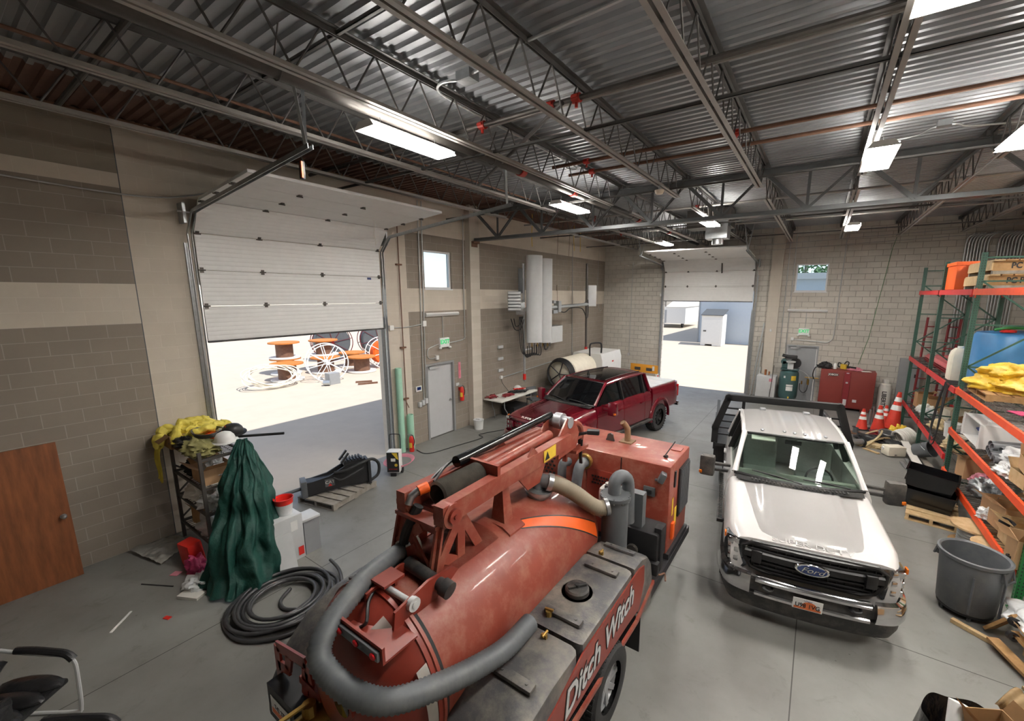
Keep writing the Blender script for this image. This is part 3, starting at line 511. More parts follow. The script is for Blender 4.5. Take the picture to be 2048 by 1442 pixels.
# ---------------------------------------------------------------- things on the left wall
def conduit(name, pts, r_, m, lab, cat, box=None, parent=None, n=8):
    b = MB(); b.tube(pts, r_, n); o = b.build(name, m); tag(o, lab, cat); return o
def jbox(c, d, m='white', parent=None, name='outlet_box', lab=None, cat='box'):
    b = MB(); b.box(c, d, bev=.006); o = b.build(name, m, parent); 
    if lab: tag(o, lab, cat)
    return o
def exit_sign(lab, loc, rz):
    t = thing('exit_sign', lab, 'exit sign', loc, rz); b = MB(); b.box((0, .04, 0), (.36, .07, .27), bev=.01); b.build('housing', 'signwhite', t)
    text('EXIT', .17, .004, 'lettering', 'exitgreen', t, plane_m((0, .078, .02), (-1, 0, 0), (0, 0, 1)), off=.004)
    for s_ in (-1, 1): b = MB(); b.ell((s_*.19, .08, -.15), (.05, .04, .035), 12, 6); b.cyl((s_*.15, .06, -.13), (s_*.19, .08, -.15), .012, n=6); b.build('lamp_head', 'signwhite', t)
    return t
exit_sign('exit sign with two emergency lamps over the grey door beside the pilaster', (0, 6.42, 2.75), -pi/2); exit_sign('exit sign with two emergency lamps on the far wall above the compressor', (8.5, D, 2.72), pi)
def strip(lab, loc, rz, L): 
    t = thing('strip_light', lab, 'strip light', loc, rz); b = MB(); b.prism([(0, -.05), (.06, -.05), (.09, 0), (.06, .05), (0, .05)], plane_m((-L/2, 0, 0), (0, 1, 0), (0, 0, 1)), L); b.build('housing', 'white', t)
    b = MB(); b.boxl(-L/2+.03, .06, -.012, L/2-.03, .094, .012); b.build('groove', 'greylight', t); return t
strip('unlit white strip light above the exit sign on the painted left wall', (0, 6.4, 3.56), -pi/2, 1.24); strip('unlit white strip light under the small window of the far wall', (8.53, D, 3.53), pi, 1.3)
conduit('conduit', [(.03, 5.67, 6.5), (.03, 5.6, 1.2)], .014, 'conduit', 'leftmost vertical conduit running down beside the small blue window', 'conduit')
conduit('conduit', [(.03, 5.80, 6.5), (.03, 5.72, 3.35), (.03, 5.68, 1.2)], .014, 'conduit', 'second vertical conduit, dropping past the junction box left of the grey door', 'conduit')
conduit('conduit', spl([(.03, 7.34, 6.4), (.03, 7.3, 4.5), (.03, 7.29, 2.95), (.03, 7.24, 2.8), (.03, 7.1, 2.75), (.03, 6.62, 2.72)], 6), .014, 'conduit', 'conduit running down by the pilaster and curving to the exit sign', 'conduit')
conduit('conduit', [(.03, 6.4, 3.5), (.03, 6.4, 2.9)], .011, 'conduit', 'short conduit between strip light and exit sign over the grey door', 'conduit')
conduit('conduit', spl([(.03, 6.22, 2.72), (.03, 5.95, 2.66), (.03, 5.82, 2.6), (.03, 5.79, 2.45), (.03, 5.87, 2.34), (.03, 6.1, 2.35)], 6), .011, 'conduit', 'curled conduit from the exit sign to the box over the door', 'conduit')
jbox((.03, 6.14, 2.34), (.06, .1, .12), lab='small white box above the top of the grey door', cat='box'); jbox((.03, 5.72, 3.33), (.07, .12, .15), lab='white junction box where two conduits meet left of the door', cat='box')
conduit('conduit', spl([(.03, 4.68, 3.28), (.03, 5.1, 3.27), (.03, 5.5, 3.3), (.03, 5.68, 3.34)], 5), .011, 'conduit', 'thin sideways conduit between the door jamb box and the junction box', 'conduit'); jbox((.03, 4.66, 3.28), (.06, .12, .12), lab='white box on the pier beside the big overhead door', cat='box')
for i, (y, lab) in enumerate(((5.44, 'first'), (5.55, 'middle'), (5.66, 'third'))): jbox((.04, y, 1.12+.03*i), (.08, .085, .14), 'greylight', name='switch_box', lab='grey switch box left of the door handle, '+lab+' of the row of three', cat='switch')
t = thing('alarm_keypad', 'white alarm keypad with dark screen left of the grey door', 'keypad', (0, 5.44, 1.56), -pi/2); b = MB(); b.box((0, .015, 0), (.2, .03, .15), bev=.008); b.build('case', 'white', t); b = MB(); b.box((-.005, .031, .01), (.13, .004, .085)); b.build('screen', 'fordblue', t)
t = thing('air_pipe', 'rusty vertical pipe with brackets between overhead door and dark paint', 'pipe', (0, 0, 0)); b = MB(); b.tube([(.05, 4.98, 6.3), (.05, 4.98, .98), (.09, 4.96, .93)], .013, 8); b.build('pipe', 'rustpipe', t)
for z in (4.85, 2.75, 1.38): b = MB(); b.boxl(.003, 4.9, z-.02, .07, 5.06, z+.02); b.build('bracket', 'rustpipe', t)
b = MB(); b.bar((.05, 4.98, 1.3), (.05, 5.06, 1.12), .02, .012); b.build('valve_lever', 'rustpipe', t)
for y, h, r_, lab in ((4.73, 2.25, .082, 'tall pale green pipe leaning upright beside the overhead door'), (5.02, .95, .09, 'short pale green pipe standing on the floor beside the tall one')):
    b = MB(); b.lathe([(r_, 0), (r_, h), (r_-.012, h), (r_-.012, .1), (0, .1)], 20); o = b.build('plastic_pipe', 'mint'); at(o, (.12, y, 0)); tag(o, lab, 'pipe')
def extinguisher(lab, loc, rz):
    t = thing('fire_extinguisher', lab, 'fire extinguisher', loc, rz); b = MB(); b.boxl(-.13, -.02, .3, -.06, .02, .4) if loc[2] > .5 else None; b.lathe([(0, 0), (.06, 0), (.065, .02), (.065, .34), (.05, .4), (.025, .43), (0, .43)], 18); b.build('cylinder', 'redplastic', t); b = MB(); b.lathe([(.0655, .12), (.0658, .125), (.0658, .25), (.0655, .255)], 18, a0=-2.6, a1=-.5); b.build('sticker', 'yellow', t)
    b = MB(); b.cyl((0, 0, .43), (0, 0, .47), .018, n=8); b.bar((0, 0, .48), (0, -.13, .5), .025, .01); b.bar((0, 0, .46), (0, -.12, .45), .02, .008); b.build('valve_handle', 'steel', t); b = MB(); b.tube(spl([(.02, 0, .46), (.1, -.02, .45), (.12, 0, .3), (.085, 0, .18)], 5), .01, 6); b.build('hose', 'black', t); return t
extinguisher('red fire extinguisher hanging right of the grey door', (.12, 7.0, .92), 0); extinguisher('red fire extinguisher standing on the floor between the pale green pipes', (.3, 4.88, .0), 0)
t = thing('extinguisher_sign', 'tall red and pink sign on the wall above the extinguisher', 'sign', (0, 7.04, 1.84), -pi/2); b = MB(); b.box((0, .006, 0), (.1, .012, .5)); b.build('panel', 'pink', t)
text('FIRE EXTINGUISHER', .05, .002, 'lettering', 'redplastic', t, plane_m((0, .013, 0), (0, 0, 1), (1, 0, 0)), sx=.85)
jbox((.012, 6.93, 1.42), (.024, .13, .09), 'greylight', name='door_notice', lab='small pale notice plate right of the grey door frame', cat='sign')
t = thing('pail', 'white plastic pail with a grey lid on the floor by the pilaster', 'pail', (.5, 7.3, 0)); b = MB(); b.lathe([(0, 0), (.13, 0), (.15, .26), (.157, .26), (.157, .3), (.0, .3)], 4 if 0 else 20); b.build('body', 'white', t); b = MB(); b.lathe([(.0, .305), (.165, .305), (.165, .285)], 20); b.boxl(-.08, -.04, .305, .08, .04, .33); b.build('lid', 'greylight', t)
conduit('wall_cable', [(.05, -6, 5.35)]+spl([(.05, -1.2, 5.62), (.05, .4, 5.62), (.05, 1.5, 5.98)], 8), .012, 'conduit', 'thin white cable strung along the top of the left block wall', 'cable')
conduit('black_cable', spl([(.35, 5.0, .012), (.8, 5.0, .012), (1.0, 5.8, .012), (1.15, 6.7, .012), (.9, 6.9, .012), (1.2, 7.6, .012), (1.5, 8.1, .012)], 8), .012, 'black', 'black cable snaking over the floor before the grey door', 'cable')
t = thing('wall_receiver', 'small grey box on the wall above the big overhead door', 'box', (0, 2.45, 5.62), -pi/2); b = MB(); b.boxl(-.06, 0, -.06, .06, .06, .06); b.build('case', 'greymetal', t); b = MB(); b.tube(spl([(0, .03, .06), (.15, .05, .2), (.3, .04, .12), (.4, .05, .3)], 5), .008, 6); b.build('wire', 'greymetal', t)
t = thing('orange_reflector_tool', 'orange and black clamp hanging from the end of the left door track', 'clamp', (3.72, .78, 5.62)); b = MB(); b.box((0, 0, -.06), (.06, .05, .2), bev=.015); b.build('body', 'black', t); b = MB(); b.box((.03, -.02, -.06), (.03, .02, .18)); b.build('orange_edge', 'orange', t)
# ---------------------------------------------------------------- pipes under the roof
t = thing('sprinkler_main', 'thick dark sprinkler main with red couplings running along the third joist', 'pipe', (4.52, 0, 6.2)); b = MB(); b.cyl((0, YF+.3, 0), (-.06, 16.5, 0), .082, n=18); b.build('pipe', 'darksteel', t)
for y in (4.1, 5.9, 9.6, 12.4): b = MB(); b.cyl((-.02, y-.06, 0), (-.02, y+.06, 0), .1, n=16); b.boxl(-.14, y-.05, -.03, .1, y+.05, .03); b.build('coupling', 'sprinkler', t)
for y in (.2, 3.3, 9): b = MB(); b.tube([(-.09*cos(a), y, .1*sin(a)-.0) for a in [pi+pi*k/8 for k in range(9)]]+[(.09, y, .35)], .008, 6); b.build('hanger', 'darksteel', t)
def branch(y, x0, x1, z, r_, m, lab, cps, mc='sprinkler'):
    t = thing('sprinkler_branch' if mc else 'bridging_pipe', lab, 'pipe', (0, y, z)); b = MB(); b.cyl((x0, 0, 0), (x1, 0, 0), r_, n=10); b.build('pipe', m, t)
    for x in cps: b = MB(); b.cyl((x-.05, 0, 0), (x+.05, 0, 0), r_+.022, n=10); b.boxl(x-.04, -r_-.04, -.015, x+.04, r_+.04, .015); b.cyl((x, 0, 0), (x, 0, -.1), .02, n=8); b.build('sprinkler_fitting', mc, t)
branch(2.65, .5, 13.8, 6.38, .03, 'darksteel', 'dark sprinkler branch pipe with red fittings crossing before the diagonal brace', (4.9, 6.0, 6.35, 9.6)); branch(2.98, 4.6, 13.8, 6.5, .022, 'joistlight', 'pale grey pipe crossing just behind the first red fitted branch', (), None)
branch(4.94, 4.6, 13.8, 6.42, .028, 'rustpipe', 'rusty brown branch pipe crossing the roof, nearer of two', (5.3, 7.7), 'sprinkler'); branch(5.55, 4.6, 13.8, 6.42, .028, 'rustpipe', 'rusty brown branch pipe crossing the roof, nearer the truss', (5.1,), 'sprinkler')
branch(9.9, .4, 13.8, 6.4, .028, 'joistlight', 'pale branch pipe crossing the roof beyond the truss', (3.0, 6.0)); branch(13.4, .4, 13.8, 6.4, .028, 'joistlight', 'far pale branch pipe crossing before the far wall', (2.4,)); branch(-.6, .4, 8, 6.5, .03, 'joist', 'dark bridging pipe crossing over the big overhead door', (), None)
for y, z, lab in ((2.9, 6.1, 'lower steel bridging bar'), (6.4, 6.1, 'bridging bar just before the truss'), (-2, 6.1, 'bridging bar nearest the camera'), (11, 6.1, 'bridging bar beyond the truss'), (14.6, 6.1, 'farthest bridging bar'), (.6, 6.56, 'upper bridging bar near the first joists')): b = MB(); b.boxl(.3, y, z, 13.9, y+.035, z+.006); b.boxl(.3, y, z, 13.9, y+.006, z+.035); tag(b.build('bridging_bar', 'joist'), 'dark thin '+lab+' tying the joists together', 'bar')
conduit('rust_pipe', [(2.72, YF, 6.46), (2.62, 7.3, 6.46)], .02, 'rustpipe', 'thin rusty pipe running along between the first and second joists', 'pipe')
conduit('brace_pipe', [(6.25, 2.5, 6.30), (3.55, 4.1, 6.10)], .026, 'joist', 'dark diagonal sway brace pipe reaching the sprinkler main', 'pipe')
t = thing('roof_conduit', 'white bent conduit with a grey junction box under the roof deck', 'conduit', (0, 0, 0)); b = MB(); b.tube([(9.3, 1.62, 6.6), (6.3, 1.72, 6.58)]+spl([(5.85, 1.7, 6.57), (5.7, 1.72, 6.5), (5.55, 1.75, 6.5)], 4), .018, 8); b.build('straight_run', 'conduit', t)
b = MB(); b.box((5.45, 1.78, 6.5), (.2, .16, .1)); b.build('junction_box', 'galv', t); b = MB(); b.tube(spl([(5.35, 1.8, 6.5), (5.1, 1.75, 6.52), (4.86, 1.9, 6.55), (4.8, 2.2, 6.55), (4.78, 3, 6.55), (4.76, 5.4, 6.55), (4.6, 5.6, 6.55), (4.55, 5.3, 6.56)], 6), .016, 8); b.build('bent_run', 'conduit', t)
t = thing('duct_heater', 'dark unit heater with galvanised duct hung beyond the truss', 'heater', (6.2, 11.9, 0)); b = MB(); b.boxl(-.9, -.35, 6.1, .35, .35, 6.62); b.build('dark_duct', 'darksteel', t); b = MB(); b.boxl(-.3, -.5, 5.75, .3, .0, 6.3); b.build('galvanised_box', 'galv', t); b = MB(); b.cyl((0, -.2, 5.75), (0, -.2, 5.6), .16, n=16); b.build('duct_collar', 'galv', t)
t = thing('smoke_detector', 'round cream detector at the end of the fourth joist before the truss', 'detector', (6.3, 5.9, 5.98)); b = MB(); b.lathe([(0, -.05), (.06, -.045), (.085, 0), (.085, .02), (0, .02)], 16); b.build('head', 'cream', t); b = MB(); b.cyl((0, 0, .02), (0, 0, .1), .02, n=8); b.build('mount', 'galv', t)
conduit('white_wire', spl([(10.9, 4.5, 6.04), (10.78, 5.9, 6.03), (10.76, 7.2, 6.0), (10.78, 8.9, 6.0), (10.8, 12.5, 6.0), (10.85, 16, 6.02)], 8), .01, 'conduit', 'white wire strung below the seventh joist above the rack', 'wire')
t = thing('light_conduit', 'white conduit with a small box under the deck right of the square light', 'conduit', (0, 0, 0)); b = MB(); b.tube(spl([(9.45, 6.9, 6.5), (9.88, 6.82, 6.5), (10.06, 6.6, 6.52), (10.3, 6.6, 6.52), (10.45, 6.72, 6.5), (11.0, 6.9, 6.5), (12.2, 7.1, 6.5)], 6), .014, 6); b.build('flex', 'conduit', t); b = MB(); b.box((10.16, 6.56, 6.54), (.16, .12, .08)); b.build('junction_box', 'galv', t)
# ---------------------------------------------------------------- pickup trucks (local x: driver side +, y: backwards, z: up)
def lerp(a, b_, t): return a+(b_-a)*t
def ring(half): return [Vector(p) for p in half]+[Vector((-p[0], p[1], p[2])) for p in reversed(half) if p[0] > 1e-6]
def wheel(t, x, y, r_, wd, mrim, mud=False):
    s_ = 1 if x > 0 else -1; b = MB(); m = Matrix.Translation((x, y, r_)) @ Matrix.Rotation(s_*pi/2, 4, 'Y'); h = wd/2
    b.lathe([(r_*.6, -h*.9), (r_*.72, -h), (r_*.93, -h*.95), (r_, -h*.7), (r_, h*.7), (r_*.93, h*.95), (r_*.72, h), (r_*.6, h*.9)], 40, m)
    n = 30 if mud else 44
    for k in range(n):
        a = 2*pi*k/n; q = m @ Matrix.Rotation(a, 4, 'Z')
        for z0 in (-.55, 0, .55): b.boxl(r_-.008, -.022 if mud else -.012, z0*h-.2*h, r_+(.014 if mud else .006), .02 if mud else .012, z0*h+.22*h, q)
        if mud: b.boxl(r_*.86, -.02, h*.72, r_*.97, .02, h*1.03, q)
    o = b.build('wheel', 'tyre', t); b = MB()
    b.lathe([(r_*.6, -h*.9), (r_*.6, h*.5), (r_*.56, h*.55), (r_*.5, h*.2), (r_*.2, h*.15), (r_*.16, h*.55), (0, h*.55)], 32, m)
    b.build('rim', mrim, o); b = MB()
    for k in range(8): a = 2*pi*k/8; b.bar(m @ Vector((r_*.14*cos(a), r_*.14*sin(a), h*.4)), m @ Vector((r_*.57*cos(a), r_*.57*sin(a), h*.5)), .05, .03, up=(1, 0, 0))
    b.build('spokes', mrim, o); return o
def ribbon(b, path, prof, closed_prof=True):
    """sweep (out, z) profile along a plan path"""
    P = [Vector((x, y, 0)) for x, y in path]; rings = []
    for i, p in enumerate(P):
        d = (P[min(i+1, len(P)-1)]-P[max(i-1, 0)]).normalized(); n = Vector((d.y, -d.x, 0)); rings.append([p+n*o_+Vector((0, 0, z)) for o_, z in prof])
    b.loft(rings)
def mirror(p): return [(-x, y) for x, y in reversed(p) if x > 1e-6]+p if 0 else p
def pickup(name, label, pose, sc, white):
    x, y, rz = pose; t = thing(name, label, 'pickup truck', (x, y, 0), rz); t.scale = (sc,)*3
    mp = 'whitepaint' if white else 'redpaint'; cb = 3.95 if white else 4.5; lift = 0 if white else .08
    zf, zr = (1.13, 1.34) if white else (1.2, 1.4); dz = zr-1.34; wr = .4 if white else .455
    # front clip with wheel arches
    st = []
    for yy in (.16, .3, .5, .8, 1.1, 1.4, 1.66):
        k = (yy-.16)/1.5; zt = lerp(zf-.05, zr-.05, k**.8); w0 = .9+.085*min(1, (yy-.16)/.28); z0 = .5+lift
        st.append(ring([(0, yy, z0), (w0*.86, yy, z0), (w0*.96, yy, z0+.08), (w0, yy, z0+.28), (w0*1.005, yy, .98+dz), (w0*.985, yy, zt-.13), (w0*.95, yy, zt-.03), (w0*.9, yy, zt+.012), (w0*.78, yy, zt+.03), (0, yy, zt+.03)]))
    b = MB(); b.loft(st); body = b.build('front_body', mp, t)
    def cutter(yc, r_, name_='cut'):
        b = MB(); b.cyl((-1.2, yc, wr+.02), (-.62, yc, wr+.02), r_, n=36); b.cyl((.62, yc, wr+.02), (1.2, yc, wr+.02), r_, n=36); return b.build(name_, mp)
    ar = wr+.1; boolcut(body, cutter(1.0, ar))
    # hood
    def hood(u, v):
        xx = (u*2-1); yy = .15+v*1.5; hw = lerp(.86, .8, 0); cam_ = -.045*xx*xx; zt = lerp(zf, zr+.02, v**.8); e = max(0, 1-v/.1); zt -= .05*e*e
        rid = .028*math.exp(-((abs(xx)-.55)/.07)**2)*min(1, v*1.4)+.02*(1 if abs(xx) < .5 else 0)*min(1, v*3)
        return Vector((xx*hw, yy-.0+.09*xx*xx*(1-v)+.08*xx*xx*v, zt+cam_+rid))
    b = MB(); b.grid(hood, 56, 24, th=-.03); b.build('hood', mp, t, sharp=50)
    txt = 'SUPER DUTY'; text(txt, .088 if white else .085, .0035, 'hood_lettering', 'whitepaint' if white else 'offwhite', t, plane_m((0, .197, zf+.008), (1, 0, 0), (0, .87, .49)) , sx=1.75 if white else 1.5)
    # cab tub, doors
    b = MB(); tub = [(0, .5), (.84, .5), (.95, .58), (.995, .8), (1.0, .9), (0, .9)]; b.loft([ring([(a, yy, z+lift) for a, z in tub]) for yy in (1.66, cb)]); b.build('cab_floor', mp, t)
    def wallx(z):  # door skin half width
        for (z0, x0), (z1, x1) in zip(((.85, 1.0), (1.05, .995), (1.25, .965), (1.36, .925)), ((1.05, .995), (1.25, .965), (1.36, .925), (9, .925))):
            if z <= z1: return lerp(x0, x1, (z-z0)/(z1-z0))
    dsp = [(1.68, 2.95, 'front_door'), (2.965, cb-.32 if white else 4.1, 'rear_door'), (cb-.305 if white else 4.115, cb, 'cab_corner')]
    for s_ in (-1, 1):
        for y0, y1, nm in dsp:
            b = MB(); pr = [(1.0, .52), (1.002, .9), (.995, 1.05), (.965, 1.25), (.925, 1.36), (.86, 1.36), (.88, .9), (.9, .52)]; b.loft([[(s_*a, yy, z+dz*.8) for a, z in pr] for yy in (y0, y1)]); dr = b.build(nm, mp, t)
            if 'door' in nm:
                b = MB(); yy = y1-.2 if nm == 'front_door' else y1-.14; b.box((s_*1.005, yy, 1.08+dz), (.03, .2, .035), bev=.008); b.build('door_handle', mp, dr)
    # greenhouse
    zw0, zw1 = 1.37+dz, 1.885+dz; hb, ht = .87, .735; yb, yt_ = 1.52, 2.27; ye = cb-.14
    def ws(u, v, o=0): xx = u*2-1; return Vector((xx*lerp(hb, ht, v), lerp(yb, yt_, v)+lerp(.17, .09, v)*xx*xx, lerp(zw0, zw1+.012, v)-.03*xx*xx*v+.02*sin(pi*v)))
    b = MB(); b.grid(lambda u, v: ws(.02+.96*u, .02+.96*v), 20, 10); b.build('windshield', 'autoglass' if white else 'darkglass', t)
    for s_ in (0, 1): b = MB(); b.tube([ws(s_, v/6) for v in range(7)], [.05, .042, .04, .04, .04, .042, .05], 8); b.build('windshield_pillar', mp, t)
    b = MB(); b.tube([ws(u/12, .985) for u in range(13)], .022, 6); b.tube([ws(u/12, .0) for u in range(13)], .03, 6); b.build('windshield_trim', 'blackframe', t)
    ridge = (.18, .36, .54) if white else ()
    def roof(u, v):
        xx = u*2-1; yy = lerp(yt_-.01+.09*xx*xx, ye, v); z = zw1+.02+.075*(1-(1-v)**3)-.03*v*v-.055*abs(xx)**3
        for q in ridge: z += .012*math.exp(-((abs(xx)-q)/.025)**2)*min(1, v*6)*min(1, (1-v)*8)
        return Vector((xx*lerp(ht+.01, .745, min(1, v*3)), yy, z))
    b = MB(); b.grid(roof, 44, 18, th=-.05); b.build('roof', mp, t, sharp=50)
    if white:
        for q in (-.62, -.18, .02, .22, .62): p_ = roof(q/2+.5, .09); b = MB(); b.ell(p_+Vector((0, 0, .008)), (.028, .05, .02), 12, 6); b.build('clearance_lamp', 'steel', t)
        for q in (-.5, .5): p_ = roof(q/2+.5, .95); b = MB(); b.box(p_+Vector((0, 0, .02)), (.1, .12, .04), bev=.01); b.build('roof_bracket', 'greymetal', t)
    else:
        b = MB(); b.grid(lambda u, v: roof(.12+.76*u, .08+.74*v)+Vector((0, 0, .004)), 16, 10); b.build('glass_roof', 'darkglass', t)
        for q in (-.78, .78): b = MB(); b.tube([roof(q/2+.5, v/8)+Vector((0, 0, .012)) for v in range(1, 9)], .012, 6); b.build('roof_rail', 'blackframe', t)
    zb = 1.355+dz*.8
    def side(s_, yy, k): # belt (k=0) to roof edge (k=1)
        r0 = roof(1 if s_ > 0 else 0, max(0, min(1, (yy-yt_-.09)/(ye-yt_-.09)))); return Vector((s_*lerp(.915, abs(r0.x), k), yy, lerp(zb, r0.z-.02, k)))
    for s_ in (-1, 1):
        b = MB(); b.tube([side(s_, lerp(yt_+.05, ye, k/8), 1) for k in range(9)], .038, 8); b.build('roof_side', mp, t)
        for y0, y1, wd in ((2.96, 2.96, .05), (cb-.33 if white else 4.1, ye-.18 if white else ye-.22, .05), (cb-.04, ye, .055)):
            b = MB(); b.bar(side(s_, y0, -.02), side(s_, y1, 1), .06, wd*2, up=(s_, 0, 0)); b.build('pillar', mp if wd > .052 else 'blackframe', t)
        for qs in (((1.75, 0), (2.93, 0), (2.93, .95), (2.42, .95)), ((3.0, 0), (cb-.36 if white else 4.06, 0), ((ye-.2 if white else ye-.25), .95), (3.0, .95)), ((cb-.3, 0), (cb-.08, 0), (ye-.03, .93), (ye-.14, .95))):
            b = MB(); b.poly([side(s_, *q)-Vector((s_*.012, 0, 0)) for q in qs]); b.build('side_window', 'autoglass' if white else 'darkglass', t)
    b = MB(); b.boxl(-.9, cb-.05, .55+lift, .9, cb, 1.36+dz); b.build('cab_back', mp, t); b = MB(); b.poly([(-.8, cb-.02, zb+.02), (.8, cb-.02, zb+.02), (.68, ye+.0, zw1), (-.68, ye+.0, zw1)]); b.build('rear_window', 'autoglass' if white else 'darkglass', t)
    # cowl, wipers
    b = MB(); b.grid(lambda u, v: Vector(((u*2-1)*.84, lerp(1.4, 1.54, v)+.12*(u*2-1)**2, zr+lerp(.0, .035, v)-.02*(u*2-1)**2+.012)), 16, 2, th=.02)
    for k in range(26): xx = -.62+k*.05; b.box((xx, 1.46+.12*xx*xx/.7, zr+.032), (.02, .08, .012))
    b.build('cowl', 'blackplastic', t)
    for x0, x1 in ((.05, -.6), (.68, .1)):
        b = MB(); a = ws(x0/2/.87+.5, .02)+Vector((0, -.02, .02)); c = ws(x1/2/.87+.5, .1)+Vector((0, -.02, .025)); b.tube([a, (a+c)/2+Vector((0, -.01, .015)), c], .011, 6); b.tube([c-(c-a)*.75+Vector((0, .0, .0)), c+(c-a)*.05], .009, 6); b.build('wiper', 'black', t)
    # mirrors
    for s_ in (-1, 1):
        b = MB(); 
        for z in (1.26, 1.36): b.bar((s_*.93, 1.95, z+dz), (s_*1.18, 1.93, z+dz), .05, .04)
        mr = b.build('mirror_arm', 'blackplastic' if white else mp, t); b = MB(); b.box((s_*1.29, 1.92, 1.33+dz), (.24, .16, .36), (.0, 0, s_*.12), bev=.05); mh = b.build('mirror_housing', 'blackplastic' if white else mp, t)
        b = MB(); b.box((s_*1.3, 1.995, 1.33+dz), (.2, .02, .3), bev=.004); b.build('mirror_glass', 'chrome', t); b = MB(); b.box((s_*1.39, 1.87, 1.22+dz), (.05, .07, .05), (0, 0, s_*.12), bev=.01); b.build('turn_lamp', 'amber', mh)
    # front face
    gz = 0 if white else .08
    def gp_(xx, z): return Vector((xx, .1+.1*xx*xx-.03*(z-.9), z+gz))
    outline = [(-.66, 1.075), (.66, 1.075), (.76, 1.0), (.745, .86), (.66, .73), (.52, .695), (-.52, .695), (-.66, .73), (-.745, .86), (-.76, 1.0)]
    b = MB(); n = 28
    def rowz(u): # grille top and bottom edge along x
        a = abs(u)*.76; top = 1.075 if a < .66 else lerp(1.075, 1.0, (a-.66)/.1); bot = .695 if a < .52 else (lerp(.695, .73, (a-.52)/.14) if a < .66 else lerp(.73, .93, (a-.66)/.1)); return bot, top
    b.grid(lambda u, v: gp_((u*2-1)*.755, lerp(*rowz(u*2-1), v))+Vector((0, .012, 0)), n, 4); b.build('grille_mesh', 'blackframe', t)
    b = MB()
    for q in range(-7, 8): xx = q*.092; b.bar(gp_(xx, .70)+Vector((0, -.004, 0)), gp_(xx, 1.06)+Vector((0, -.004, 0)), .012, .012)
    for s_ in (-1, 1): b.box(gp_(s_*.6, .91)+Vector((0, -.05, 0)), (.12, .06, .17), (0, 0, s_*.12), bev=.02)
    for kz, hh, hw, dp in ((1.055, .04, .68, .06), (.985, .03, .7, .05), (.91, .12, .74, .09), (.825, .03, .7, .05), (.755, .03, .62, .05), (.71, .035, .54, .06)):
        pth = [((k/10-1)*hw, 0) for k in range(21)]; rings = []
        for xx, _ in pth: p_ = gp_(xx, kz); rings.append([p_+Vector((0, dd, zz)) for dd, zz in ((-.01, -hh/2), (-dp*.4, -hh*.3), (-dp*.4, hh*.3), (-.01, hh/2), (.05, hh/2), (.05, -hh/2))])
        b.loft(rings)
    b.tube([gp_(a, z)+Vector((0, -.01, 0)) for a, z in outline], .026, 8, closed=True)
    if not white: b.tube([gp_(a*.62, .89+(z-.89)*.8)+Vector((0, -.01, 0)) for a, z in outline], .014, 6, closed=True)
    b.build('grille', 'blackframe' if white else 'redpaint', t)
    if not white:
        b = MB(); b.grid(lambda u, v: gp_((u*2-1)*.7, .76+v*.06)+Vector((0, -.03, 0)), 16, 1, th=.01); b.build('grille_bar', 'blackgloss', t)
    m4 = plane_m(gp_(0, .91)+Vector((0, -.055, 0)), (1, 0, 0), (0, -.1, 1)); b = MB(); b.lathe([(.0, .012), (.18, .012), (.19, 0), (.18, -.02), (0, -.02)], 40, m4 @ Matrix.Diagonal((1, .42, 1, 1))); em = b.build('emblem', 'chrome', t)
    b = MB(); b.lathe([(0, .016), (.155, .016), (.16, .01)], 40, m4 @ Matrix.Diagonal((1, .4, 1, 1))); b.build('emblem_field', 'fordblue', em); text('Ford', .1, .003, 'emblem_lettering', 'chrome', em, m4 @ Matrix.Translation((0, 0, .018)), shear=.35, sx=1.25)
    for s_ in (-1, 1):
        b = MB(); ol = [(.70, 1.07), (.84, 1.075), (.95, 1.05), (.98, .93), (.98, .78), (.945, .69), (.74, .68), (.70, .73), (.77, .86), (.775, .97)]
        pf = [Vector((s_*a, .09+.1*a*a+(.16 if a > .9 else 0)*(a-.9)/.08*.9, z+gz)) for a, z in ol]; vs_ = [b.bm.verts.new(p_) for p_ in pf]; vb = [b.bm.verts.new(p_+Vector((0, .16, 0))) for p_ in pf]; b.face(vs_); b.face(vb)
        for k in range(len(ol)): b.face((vs_[k], vs_[(k+1) % len(ol)], vb[(k+1) % len(ol)], vb[k]))
        hl = b.build('headlight', 'headlamp', t); b = MB()
        for z in (1.02, .9, .78): b.box((s_*.87, .176, z+gz), (.13, .03, .075), (0, 0, s_*.18), bev=.012)
        b.build('lamp_reflector', 'chrome', hl); b = MB(); b.box((s_*.975, .3, 1.03+gz), (.02, .07, .06), (0, 0, 0)); b.build('side_marker', 'amber', hl)
    bz = 0 if white else .08; path = [(-1.02, .5), (-1.005, .3), (-.95, .13), (-.84, .03), (-.6, -.035), (-.3, -.06), (0, -.065), (.3, -.06), (.6, -.035), (.84, .03), (.95, .13), (1.005, .3), (1.02, .5)]
    mb_ = 'chrome' if white else 'redpaint'
    def sub(lo, hi): return [p_ for p_ in spl([(a, c, 0) for a, c in path], 5) if lo <= p_.x <= hi]
    def rib(nm, lo, hi, prof, m_, par=t): b = MB(); ribbon(b, [(p_.x, p_.y) for p_ in sub(lo, hi)], [(o_, z+bz) for o_, z in prof]); return b.build(nm, m_, par)
    bp_ = rib('bumper', -1.1, -.62, [(0, .45), (.02, .5), (.025, .6), (.0, .69), (-.05, .71), (-.05, .45)], mb_); rib('bumper_end', .62, 1.1, [(0, .45), (.02, .5), (.025, .6), (.0, .69), (-.05, .71), (-.05, .45)], mb_)
